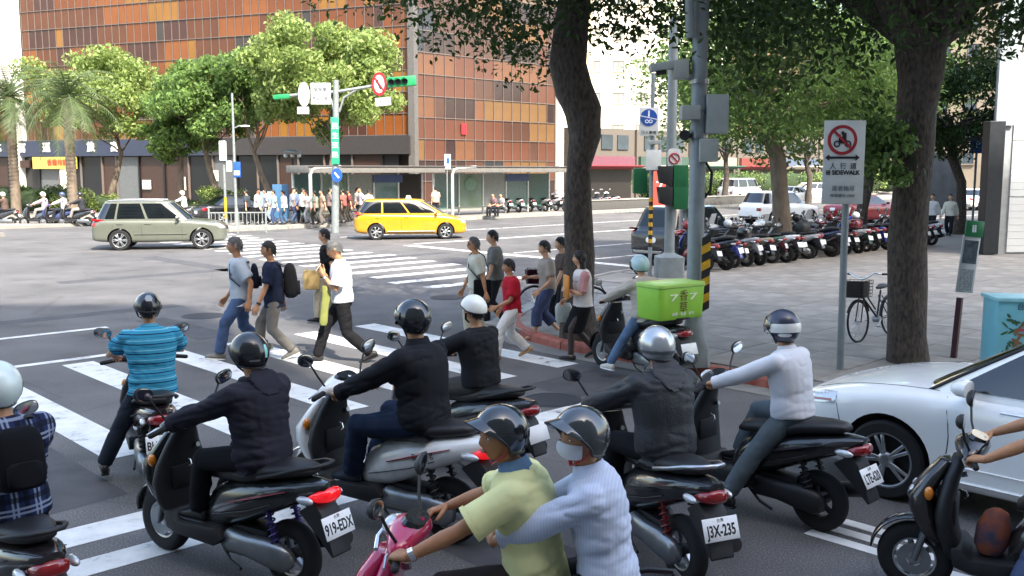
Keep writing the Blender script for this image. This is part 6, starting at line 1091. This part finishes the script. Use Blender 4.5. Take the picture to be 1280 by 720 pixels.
for i in range(11):
    s = 39.5 + i * 1.0; cn = ('silver', 'white', 'grey')[i % 3]; cc = dict(silver='#8b8f94', white='#c9ccd0', grey='#4a4d52')[cn]; b_ = st(s, 42.4 + rnd.uniform(-.1, .1), .17); make_scooter(b_, AT + rnd.uniform(-10, 10), '%s scooter on the island, %s from the second shelter' % (cn, ORD[i]), 'scooters parked on the bus island', paint('parked_' + cn, cc), lite=True)
# ================================================================== bicycles
def bicycle(loc, rz, label, m, basket, lean=0):
    e = empty('bicycle', loc, rz, label, 'bicycle'); e.rotation_euler.x = R(lean); r = .31
    for x in (.52, -.52):
        w_ = MB(); w_.tube([(x + r * math.cos(a), 0, r + .01 + r * math.sin(a)) for a in [2 * math.pi * j / 32 for j in range(33)]], .017, n=7, cap=False); o = w_.build('wheel', RUB, e)
        s_ = MB(); s_.tube([(x, -.03, r), (x, .03, r)], .018, n=8)
        for j in range(16): a = 2 * math.pi * j / 16; s_.tube([(x, .02 * (-1) ** j, r), (x + .3 * math.cos(a), 0, r + .3 * math.sin(a))], .0022, n=4)
        s_.build('spokes', CHR, o); MB().tube([(x + .345 * math.cos(a), 0, r + .345 * math.sin(a)) for a in [R(d) for d in range(-10 if x < 0 else 30, 190 if x < 0 else 170, 14)]], .026, n=6, flat=.25, cap=False).build('mudguard', m, e)
    f = MB()
    for a, b_, rr in (((.52, .045, .31), (.40, .04, .68), .011), ((.52, -.045, .31), (.40, -.04, .68), .011), ((.40, 0, .66), (.34, 0, .86), .016), ((.39, 0, .7), (-.06, 0, .33), .016), ((.36, 0, .8), (-.02, 0, .46), .013), ((-.06, 0, .30), (-.2, 0, .74), .015), ((-.06, .04, .3), (-.52, .05, .31), .009), ((-.06, -.04, .3), (-.52, -.05, .31), .009), ((-.18, .03, .66), (-.52, .05, .31), .008), ((-.18, -.03, .66), (-.52, -.05, .31), .008)): f.tube([a, b_], rr, n=8)
    f.build('frame', m, e); MB().tube([(.34, 0, .86), (.33, 0, .97)], .013, n=8).build('stem', CHR, e)
    MB().tube([(.18, .29, 1.02), (.26, .28, 1.03), (.36, .2, 1.05), (.37, .08, .98), (.35, 0, .96), (.37, -.08, .98), (.36, -.2, 1.05), (.26, -.28, 1.03), (.18, -.29, 1.02)], .012, n=8).build('handlebar', CHR, e)
    for sg in (1, -1): MB().tube([(.28, sg * .28, 1.03), (.15, sg * .29, 1.02)], .017, n=8).build('grip', RUB, e)
    MB().loft([ell((-.2 + dx, 0, .79 + dz), Y, Z, a_, .03 * b_, 12) for dx, dz, a_, b_ in ((-.13, .02, .06, .6), (-.1, .02, .1, 1), (0, .0, .07, 1), (.1, 0, .03, .8), (.13, 0, .015, .5))]).build('saddle', SEATM, e)
    MB().tube([(-.2, 0, .74), (-.21, 0, .79)], .013, n=8).build('seat_post', CHR, e); MB().tube([(-.06, -.05, .3), (-.06, .05, .3)], .05, n=14).tube([(-.06, .07, .3), (.08, .07, .2), (.08, .14, .2)], .01, n=6).tube([(-.06, -.07, .3), (-.2, -.07, .4), (-.2, -.14, .4)], .01, n=6).build('crank', MET, e)
    b_ = MB(); ZB = (.70, .95)
    if basket:
        for z in np.linspace(*ZB, 6): w = 1 + (z - .7) * .5; b_.tube([(.40 + .13 * w + x * .13 * w, y * .17 * w, z) for x, y in ((-1, -1), (1, -1), (1, 1), (-1, 1), (-1, -1))], .004, n=4)
        for i in range(7):
            for sg in (1, -1): y = -.17 + i * .34 / 6; b_.tube([(.53 + sg * .13, y, .70), (.53 + sg * .146, y * 1.12, .95)], .003, n=4); x = -.13 + i * .26 / 6; b_.tube([(.53 + x, sg * .17, .70), (.54 + x * 1.1, sg * .19, .95)], .003, n=4)
        b_.box((.53, 0, .70), (.26, .34, .006)); b_.build('basket', basket, e)
        MB().loft([ell((.535, 0, z), X, Y, .12 * w, .155 * w, 16, 5) for z, w in ((.705, .98), (.82, 1.05), (.93, 1.1))], cap=False).build('basket_lining', basket, e)
    return e
g = gp(666, 398); bicycle((g.x + .55, g.y - .35, 0), 172, 'bicycle with maroon basket wheeled by the woman in beige', BLKP, cloth('maroon_basket', '#3a1822'))
bicycle((5.68, 14.8, PZ), 222, 'old black bicycle with wire basket leaning behind the big trunk', mat('old_black_paint', '#232021', .6), mat('dark_wire', '#3a3634', .6, .4), lean=4)
# ================================================================== street furniture
GRYP = mat('grey_pole_paint', '#7d8689', .5, .2, var=.12, bump=.1); YB = mat('hazard_yellow', '#c99a1a', .6, var=.2, scale=14); BB = mat('hazard_black', '#1c1b1a', .6, var=.2); GRN = mat('signal_green', '#175a35', .45, var=.1); SIGNW = mat('sign_white', '#c9cdcc', .5, var=.06); BLU = mat('sign_blue', '#1d4fa0', .5); REDS = mat('sign_red', '#a3202a', .5); BOXG = mat('cabinet_grey', '#9aa19f', .5, .1, var=.08)
# big grey pole with cameras and boxes
g = gp(866, 456, PZ); Yp = g.y; e = empty('signal_pole', g, 0, 'tall grey steel pole with camera housing and control boxes', 'pole')
def lp(x, y, dY=0): return at(x, y, Yp + dY) - g
MB().loft([ell((0, 0, z), X, Y, r_, r_, 12, p_) for z, r_, p_ in ((0, .21, 6), (.25, .2, 4), (.5, .14, 3), (.62, .112, 2), (7.5, .095, 2))]).build('shaft', GRYP, e, smooth=40)
MB().tube([lp(863, 47, -.12), lp(860, -60, -.12)], .06, n=12).build('conduit', GRYP, e)
MB().box(lp(836, 82), (.50, .2, .1), Matrix.Rotation(R(-8), 3, 'Y')).build('camera_hood', BOXG, e, bevel=.02); MB().box(lp(850, 88), (.2, .22, .22)).build('camera_body', BOXG, e, bevel=.02); MB().tube([lp(832, 88), lp(820, 90)], .05, n=12).build('camera_lens', BLKP, e); MB().tube([lp(855, 95), lp(866, 98)], .04, n=8).build('camera_bracket', GRYP, e)
for x, y, w, h in ((895, 143, .28, .5), (862, 141, .24, .18), (884, 188, .24, .3)): MB().box(lp(x, y, -.05), (w, .26, h)).build('control_box', BOXG, e, bevel=.015)
MB().tube([lp(856, 169), lp(856, 169, -.12)], .07, n=14).build('horn_speaker', BLKP, e)
for y in (102, 135, 170): MB().lathe([(.118, -.03), (.125, -.03), (.125, .03), (.118, .03)], c=(0, 0, lp(868, y).z), n=16).build('clamp_band', MET, e)
MB().tube([lp(880, 200), lp(890, 215), lp(888, 238), lp(878, 250)], .02, n=8).build('cable', BLKP, e)
hz = empty('hazard_guard', g + Vector((.11, -.16, .12)), 0, 'yellow and black striped guard strip on the grey pole', 'guard strip')
for k in range(9):
    z0 = .62 + k * .11; MB().prism([(-.055, z0), (.055, z0 + .06), (.055, z0 + .168), (-.055, z0 + .108)], .03).build('stripe', YB if k % 2 else BB, hz, smooth=0)
# signal heads seen from the side and back
g2 = gp(836, 346, PZ); Y2 = g2.y; e = empty('signal_mast', g2, 0, 'slim grey signal mast on a thick base behind the big pole', 'signal')
MB().loft([ell((0, 0, z), X, Y, r_, r_, 14, p_) for z, r_, p_ in ((0, .34, 7), (.5, .34, 7), (.56, .2, 3), (.6, .13, 2), (6.3, .11, 2))]).build('shaft', GRYP, e, smooth=40)
def l2(x, y, dY=0): return at(x, y, Y2 + dY) - g2
for x, y in ((850, 221), (850, 247)):
    h = MB().box(l2(x, y, -.2), (.36, .3, .56)).build('signal_head', GRN, e, bevel=.03); c = l2(x, y, -.2) + Vector((-.2, 0, .04)); MB().loft([ell(c - X * d, Y, Z, .15, .15, 16) for d in (0, .02, .02)]).build('lens', BLKP, h)
    MB().prism([(0, .24), (-.36, .24), (-.30, -.16), (0, -.24)], .3, Matrix.Translation(c + Z * -.02)).build('hood', BLKP, h, bevel=.01)
h = MB().box(l2(800, 226, .2), (.34, .26, .62)).build('signal_head', GRN, e, bevel=.03); MB().tube([l2(800, 212, .2), l2(828, 212)], .03, n=8).build('bracket', GRYP, e)
MB().loft([ell(l2(843, 198, -.15) - Y * d, X, Z, .17 * s_, .24 * s_, 20, 4) for d, s_ in ((0, 1), (.02, 1))]).build('no_entry_sign', SIGNW, e); MB().tube([l2(843, 198, -.18) + Vector((math.cos(a) * .12, 0, math.sin(a) * .12)) for a in [2 * math.pi * j / 24 for j in range(25)]], .018, n=6, cap=False).build('red_ring', REDS, e); MB().box(l2(843, 198, -.18), (.22, .012, .03), Matrix.Rotation(R(45), 3, 'Y')).build('red_bar', REDS, e)
# blue cycle sign pole with hazard wrap
g3 = gp(812, 347, PZ); Y3 = g3.y; e = empty('cycle_sign', g3, 0, 'round blue pedestrian and cycle path sign on a thin striped post', 'sign')
def l3(x, y, dY=0): return at(x, y, Y3 + dY) - g3
MB().tube([(0, 0, 0), (0, 0, 4.9)], .05, n=10).build('post', GRYP, e)
for k in range(12): MB().tube([(0, 0, .75 + k * .1), (0, 0, .85 + k * .1)], .053, n=10).build('hazard_band', YB if k % 2 else BB, e)
MB().box(l3(811, 152, -.09), (.46, .02, .66)).build('board', SIGNW, e, bevel=.01); c = l3(811, 147, -.105); MB().loft([ell(c - Y * d, X, Z, .2, .2, 28) for d in (0, .008)]).build('blue_disc', BLU, e)
pg = mat('sign_print_white', '#dfe5ea', .5); MB().box(c - Y * .011, (.4, .006, .018), Matrix.Rotation(R(12), 3, 'Y')).build('divider', pg, e); text('pictogram', 'i', .2, pg, e, c + Vector((0, -.012, .09)), X, depth=.002, bold=.01); text('pictogram', '∞', .22, pg, e, c + Vector((0, -.012, -.09)), X, depth=.002); text('lettering', '行人專用', .09, BLKT, e, l3(811, 166, -.105), X, depth=.002)
MB().box(l3(818, 178, -.05), (.3, .12, .1)).build('small_box', BOXG, e, bevel=.01); MB().box(l3(817, 200, -.12), (.36, .03, .48)).build('back_plate', SIGNW, e, bevel=.01)
# no-motorcycles board
g4 = gp(1050, 462, PZ); Y4 = g4.y; e = empty('sidewalk_sign', g4, 0, 'white no motorcycles sidewalk board on a grey post', 'sign')
def l4(x, y, dY=0): return at(x, y, Y4 + dY) - g4
top = l4(1058, 150); MB().tube([(0, 0, 0), l4(1052, 400), l4(1058, 230, .03), top + Y * .05], .045, n=10).build('post', GRYP, e)
bc = l4(1054.5, 203, -.06); MB().box(bc, (.53, .016, 1.06)).build('board', SIGNW, e, bevel=.006)
rc = l4(1053, 175, -.075); MB().loft([ell(rc - Y * d, X, Z, .19, .19, 28) for d in (0, .004)]).build('red_disc', REDS, e); MB().loft([ell(rc - Y * d, X, Z, .148, .148, 28) for d in (.005, .008)]).build('white_disc', SIGNW, e)
mc = MB(); mc.tube([rc + Vector((-.07 + .035 * math.cos(a), -.012, -.05 + .035 * math.sin(a))) for a in [2 * math.pi * j / 14 for j in range(15)]], .009, n=5).tube([rc + Vector((.07 + .035 * math.cos(a), -.012, -.05 + .035 * math.sin(a))) for a in [2 * math.pi * j / 14 for j in range(15)]], .009, n=5).box(rc + Vector((.0, -.012, -.02)), (.1, .008, .05)).box(rc + Vector((-.04, -.012, .03)), (.02, .008, .08)).box(rc + Vector((.02, -.012, .045)), (.05, .008, .09)).ball(rc + Vector((.0, -.012, .09)), (.022, .006, .022), 10, 6); mc.build('pictogram', BLKT, e)
MB().box(rc - Y * .02, (.32, .006, .03), Matrix.Rotation(R(45), 3, 'Y')).build('red_bar', REDS, e)
ar = l4(1053, 197, -.075); MB().prism([(-.22, 0), (-.17, .04), (-.17, .014), (.17, .014), (.17, .04), (.22, 0), (.17, -.04), (.17, -.014), (-.17, -.014), (-.17, -.04)], .008, Matrix.Translation(ar)).build('arrow', BLKT, e, smooth=0)
text('lettering', '人  行  道', .085, BLKT, e, l4(1054, 208, -.075), X, depth=.002); text('lettering', '⊞ SIDEWALK', .078, BLKT, e, l4(1053.5, 216, -.075), X, depth=.002, sx=.95, bold=.002); text('lettering', '違者拖吊', .075, mat('grey_print', ''), e, l4(1054, 236, -.075), X, depth=.002); text('lettering', '停車請洽 1999', .05, mat('grey_print', ''), e, l4(1053, 245, -.075), X, depth=.002)
# brown post with the green pictogram board
g5 = gp(1192, 447, PZ); Y5 = g5.y; e = empty('wayfinding_sign', g5, 0, 'leaning maroon post with a green topped wayfinding board', 'sign')
def l5(x, y, dY=0): return at(x, y, Y5 + dY) - g5
MB().tube([(0, 0, 0), l5(1200, 372)], .05, n=4).build('post', mat('maroon_steel', '#4a2a33', .5), e, smooth=0)
rot = Matrix.Rotation(R(5), 3, 'Y'); MB().box(l5(1210, 330, -.03), (.24, .03, .80), rot).build('board', SIGNW, e, bevel=.008); MB().box(l5(1213, 315, -.05), (.19, .01, .32), rot).build('map_picture', mat('map_dark', '#4a545a', .5, var=.5, scale=14), e); MB().box(l5(1208, 350, -.05), (.17, .008, .3), rot).build('text_block', mat('map_text', '#8f979a', .6, var=.4, scale=50), e)
MB().box(l5(1218, 286, -.04), (.24, .05, .22), rot).build('green_cap', mat('wc_green', '#1f7a46', .5), e, bevel=.008); text('pictogram', 'ii', .14, pg, e, l5(1218, 286, -.07), X, depth=.002, bold=.006)
# painted utility cabinet
g6 = gp(1250, 478, PZ); e = empty('utility_cabinet', g6 + Vector((.47, .3, 0)), -6, 'turquoise utility cabinet painted with flowers and leaves', 'cabinet'); TURQ = mat('turquoise_paint', '#6fb5c4', .5, var=.08, scale=3)
MB().box((0, 0, .5), (.95, .5, 1.0)).build('body', TURQ, e, bevel=.02); MB().box((0, 0, 1.02), (1.0, .55, .05)).build('lid', mat('turquoise_lid', '#8cc6d0', .5), e, bevel=.015)
rnd = random.Random(4); lf = MB(); fl = MB(); pk = MB(); br_ = MB()
def blot(mb, x, z, a, b, ang, y=-.2535): ca, sa = math.cos(ang), math.sin(ang); mb.add([Vector((x + ca * a * math.cos(t) - sa * b * math.sin(t), y, z + sa * a * math.cos(t) + ca * b * math.sin(t))) for t in [2 * math.pi * j / 10 for j in range(10)]], [tuple(range(10))])
for k in range(46): t = rnd.random(); side_ = rnd.choice((-.32, .02, .36)); blot(lf, side_ + rnd.gauss(0, .06), .15 + t * .7, rnd.uniform(.03, .06), rnd.uniform(.01, .02), rnd.uniform(0, 6.3), -.2530 - k * 2e-5)
for k in range(14): blot(fl, rnd.gauss(.18, .1), rnd.uniform(.3, .65), rnd.uniform(.03, .06), rnd.uniform(.02, .04), rnd.uniform(0, 6), -.2545 - k * 2e-5)
for k in range(16): blot(pk, rnd.gauss(-.08, .07), rnd.gauss(.68, .06), rnd.uniform(.02, .045), rnd.uniform(.012, .03), rnd.uniform(0, 6), -.2555 - k * 2e-5)
for k in range(16): blot(br_, rnd.gauss(-.2, .04), .2 + k * .035, .05, .02, rnd.uniform(0, 6), -.2565 - k * 2e-5)
for o_, nm, c in ((lf, 'painted_leaves', '#2f5a3a'), (fl, 'painted_blossom', '#a9a3cf'), (pk, 'painted_flower', '#c0486a'), (br_, 'painted_stem', '#7a5a3a')): o_.build(nm, mat(nm, c, .6), e, smooth=0)
text('lettering', '台北市', .09, mat('navy_print', '#22304a', .6), e, (-.12, -.256, .93), X, depth=.001)
# ---- signal mast across the junction with arms and signs
g7 = gp(419, 291); Y7 = g7.y; e = empty('mast_arm', g7, 0, 'white two armed signal mast on the bus island corner', 'signal'); PALE = mat('pale_steel', '#868d8d', .5, .2)
def l7(x, y, dY=0): return at(x, y, Y7 + dY) - g7
MB().tube([(0, 0, 0), l7(420, 100)], [.17, .12], n=12).build('mast', PALE, e); MB().tube([l7(342, 121), l7(420, 115), l7(470, 107), l7(490, 105)], .07, n=10).build('arm', PALE, e)
for a_, b_, c_ in (((418, 140), (414, 125), (405, 117)), ((424, 140), (430, 122), (446, 112))): MB().tube([l7(*a_), l7(*b_), l7(*c_)], .05, n=8).build('brace', PALE, e)
h = MB().box(l7(502, 102, -.1), (1.25, .3, .42), Matrix.Rotation(R(-4), 3, 'Y')).build('signal_head', mat('bright_signal_green', '#1f8a55', .45), e, bevel=.05)
for k in range(3): c = l7(489 + k * 8.5, 102.5 - k * .6, -.27); MB().tube([c, c - Y * .03], .12, n=14).build('lens', BLKP, h); MB().loft([[c + Vector((math.cos(a) * .14, -d, math.sin(a) * .14)) for a in [R(q) for q in range(0, 181, 20)]] for d in (0, .22)], closed=False, cap=False).build('hood', BLKP, h)
MB().box(l7(352, 121, -.1), (.7, .3, .2), Matrix.Rotation(R(-4), 3, 'Y')).build('signal_head', mat('bright_signal_green', ''), e, bevel=.05)
c = l7(474, 105, -.2); MB().loft([ell(c - Y * d, X, Z, .32, .5, 28) for d in (0, .02)]).build('red_disc', REDS, e); MB().loft([ell(c - Y * d, X, Z, .22, .38, 28) for d in (.021, .026)]).build('white_disc', SIGNW, e); MB().prism([(-.12, .18), (-.02, .18), (-.03, .08), (.12, -.2), (.05, -.24), (-.09, .03), (-.16, .08)], .01, Matrix.Translation(c - Y * .035)).build('arrow', BLKT, e, smooth=0); MB().box(c - Y * .042, (.8, .01, .07), Matrix.Rotation(R(55), 3, 'Y')).build('red_bar', REDS, e)
MB().box(l7(479, 127, -.2), (.66, .03, .34), Matrix.Rotation(R(-6), 3, 'Y')).build('plate', SIGNW, e); text('lettering', '7-9  17-19', .15, BLKT, e, l7(479, 127, -.23), X, depth=.003, sx=.8)
MB().loft([ell(l7(380, 118, -.2) - Y * d, X, Z, .25, .52, 24) for d in (0, .02)]).build('sign_disc', SIGNW, e); MB().box(l7(379, 138, -.2), (.5, .03, .3)).build('plate', SIGNW, e); MB().box(l7(401, 117, -.2), (.85, .03, .9)).build('sign_board', SIGNW, e); text('lettering', '機慢車', .2, mat('grey_print', ''), e, l7(400, 112, -.23), X, depth=.003); text('lettering', '兩段左轉', .17, mat('grey_print', ''), e, l7(400, 123, -.23), X, depth=.003)
MB().box(l7(419, 176, -.2), (.34, .05, 2.0)).build('street_name_board', mat('street_green', '#2c9a72', .5), e, bevel=.01)
for k, ch in enumerate('民生東路'): text('lettering', ch, .3, pg, e, l7(419, 158 + k * 12, -.24), X, depth=.003)
c = l7(421, 219, -.25); MB().loft([ell(c - Y * d, X, Z, .24, .3, 24) for d in (0, .015)]).build('blue_disc', BLU, e); MB().box(c - Y * .02, (.3, .01, .07), Matrix.Rotation(R(50), 3, 'Y')).build('white_arrow', pg, e)
# ---- bus shelters
def shelter(s0, s1, t, label, glassm):
    c = st(s0, t, .17); e = empty('bus_shelter', c, AW, label, 'bus shelter'); L_ = s1 - s0; STL = mat('shelter_steel', '#c4c7c4', .4, .3); RF = mat('shelter_roof', '#6f6d68', .6); PN = mat('shelter_panel', '#8b8f8a', .6); AD = mat('ad_pale_green', '#7f9184', .5, col2='#66795f', scale=1.2); DG = mat('shelter_glass', '#55706a', .1, coat=.4)
    MB().box((L_ / 2, .75, 2.6), (L_ + .2, 2.1, .36)).build('roof', RF, e, bevel=.03); MB().box((L_ / 2, -.32, 2.74), (L_ + .22, .06, .06)).build('roof_edge', mat('roof_edge_brown', '#4b4540', .5), e, bevel=.01)
    MB().tube([(0, -.25, 0), (0, -.25, 2.35), (.12, -.25, 2.58), (.35, -.25, 2.66), (1.7, -.25, 2.72)], .085, n=10).build('hoop_frame', STL, e)
    xs = np.linspace(.1, L_ - .1, 6)
    for x in xs: MB().box((x, 1.5, 1.3), (.1, .1, 2.55)).build('post', STL, e, bevel=.01)
    for i in range(5):
        w = (xs[i + 1] - xs[i]) - .12; xc = (xs[i] + xs[i + 1]) / 2; mm = (DG, AD, PN, DG, glassm)[i]; MB().box((xc, 1.52, 1.35), (w, .04, 2.0)).build('panel', mm, e)
    MB().box((xs[3] + .9, 1.44, 2.1), (1.9, .05, .4)).build('route_board', mat('route_blue', '#3f4f78', .5), e); MB().box((xs[1] + .5, 1.2, .45), (2.8, .4, .06)).build('bench', mat('bench_grey', '#4a4a48', .6), e, bevel=.01)
    if True: MB().ball((xs[1] + .85, 1.47, 1.75), (.45, .02, .38), 14, 8).build('poster_tree', mat('poster_green', '#7b9a86', .6), e)
    return e
shelter(24.8, 33.0, 40.2, 'grey roofed bus shelter behind the taxi with a dark opening', mat('opening_dark', '#2b2724', .8)); shelter(33.8, 43.2, 40.4, 'second bus shelter with a pale green tree poster', mat('shelter_green_glass', '#3f5a52', .15))  # first shelter's last panel: shade of an opening put into its colour
s = st(33.3, 40.0, .17); e = empty('bus_stop_sign', s, AW, 'white bus stop flag on a slim post between the shelters', 'sign'); MB().tube([(0, 0, 0), (0, 0, 2.9)], .035, n=8).build('post', PALE, e); MB().box((0, -.05, 3.0), (.42, .05, .8)).build('flag', SIGNW, e, bevel=.01); MB().box((.0, -.08, 3.05), (.2, .01, .3)).build('emblem', BLU, e)
bb = st(25.2, 41.2, .17); e = empty('advert_board', at(352, 281, 48.2) * 1, 0, 'bright blue notice board behind the waiting people', 'board'); e.location.z = .17; MB().box((0, 0, 1.0), (.8, .1, 1.7)).build('board', mat('bright_blue_board', '#3d6688', .5), e, bevel=.02); MB().box((-.75, .1, .8), (.6, .08, 1.4)).build('board', mat('pale_board', '#7d8c98', .5), e, bevel=.02)
# low planter wall and railing on the island
e = empty('planter_wall', st(43.6, 41.0, .17), AW, 'low dark planter wall along the island', 'wall'); MB().box((10, 0, .3), (20, .3, .6)).build('wall', mat('dark_stone', '#4b4a48', .8), e, bevel=.02); MB().box((10, 0, .63), (20.1, .4, .06)).build('coping', KERBG, e, bevel=.01)
c = gp(262, 292); e = empty('metal_railing', c, 8, 'grey metal railing in front of the dark parked car', 'railing')
for k in range(3): MB().box((k * 1.2, 0, .55), (.06, .06, 1.1)).build('post', PALE, e)
for k in range(15): MB().box((.1 + k * .165, 0, .55), (.025, .025, .7)).build('bar', PALE, e)
for z in (.2, .9): MB().box((1.2, 0, z), (2.4, .04, .05)).build('rail', PALE, e)
# posts on the left island
c = gp(283, 287); e = empty('signal_post', c, 0, 'white pedestrian signal post with a yellow striped foot', 'signal'); MB().tube([(0, 0, 0), (0, 0, 4.0)], .06, n=10).build('post', PALE, e); MB().tube([(0, 0, .5), (0, 0, 1.5)], .064, n=10).build('hazard_band', YB, e); MB().box((0, -.1, 3.6), (.3, .25, .9)).build('signal_head', SIGNW, e, bevel=.05); MB().box((.25, -.05, 2.9), (.25, .2, .5)).build('signal_head', SIGNW, e, bevel=.05)
c = gp(296, 287); e = empty('lamp_post', c, 0, 'slim pale lamp post with a short arm and blue sign', 'lamp post'); MB().tube([(0, 0, 0), (0, 0, 6.2)], [.07, .05], n=10).build('post', PALE, e); MB().tube([(0, 0, 4.6), (.25, 0, 4.72), (.6, 0, 4.75)], .03, n=8).build('arm', PALE, e); MB().box((.55, 0, 4.72), (.4, .16, .07)).build('lamp_head', SIGNW, e, bevel=.02); MB().box((.12, -.06, 2.75), (.34, .03, .7)).build('sign_board', BLU, e, bevel=.01); MB().box((.12, -.08, 2.6), (.26, .01, .2)).build('sign_print', SIGNW, e)
# globe lamps near the dark shopfront
c = Vector(((368 - 640) / FPX * 54, 54, .15)); e = empty('globe_lamp', c, 0, 'dark lamp standard with pale globes under a flat hood', 'lamp post'); MB().tube([(0, 0, 0), (0, 0, 3.3)], .06, n=8).build('post', BLKP, e); MB().lathe([(.0, 3.75), (.5, 3.6), (.52, 3.55), (.0, 3.6)], n=18).build('hood', GRYP, e)
for k in range(3): MB().ball(((k - 1) * .38, 0, 3.38), .12, 12, 8).build('globe', SIGNW, e)
# red banner and far street clutter
c = st(38, 17.2); e = empty('red_banner', at(824, 250, 60) * 1, 0, 'tall red banner standing beyond the signal heads', 'banner'); e.location.z = .15; MB().box((0, 0, 1.4), (1.0, .05, 2.2)).build('cloth', mat('red_banner', '#c23a2e', .7), e); MB().tube([(-.55, 0, 0), (-.55, 0, 2.7)], .025, n=6).build('pole', PALE, e); text('lettering', '7', 1.0, pg, e, (0, -.03, 1.5), X, depth=.003)
e = empty('blue_sign', at(1221, 185, 40) * 1, 0, 'small blue parking sign under the trees past the walkers', 'sign'); zz = e.location.z; e.location.z = PZ; MB().tube([(0, 0, 0), (0, 0, zz)], .05, n=8).build('post', GRYP, e); MB().box((0, -.06, zz), (.6, .04, .7)).build('board', BLU, e, bevel=.01); text('lettering', 'P', .4, pg, e, (0, -.09, zz), X, depth=.003)
e = empty('grey_hoarding', at(1166, 272, 47) * 1, -10, 'grey hoarding panel behind the walkers', 'board'); e.location.z = PZ; MB().box((0, 0, 2.0), (2.3, .1, 2.6)).build('panel', mat('grey_hoarding', '#5d5f61', .6, var=.25, scale=2), e, bevel=.01); MB().box((-.8, 0, .4), (.08, .08, .8)).build('leg', GRYP, e); MB().box((.8, 0, .4), (.08, .08, .8)).build('leg', GRYP, e)
bpy.data.scenes.remove(TMP)
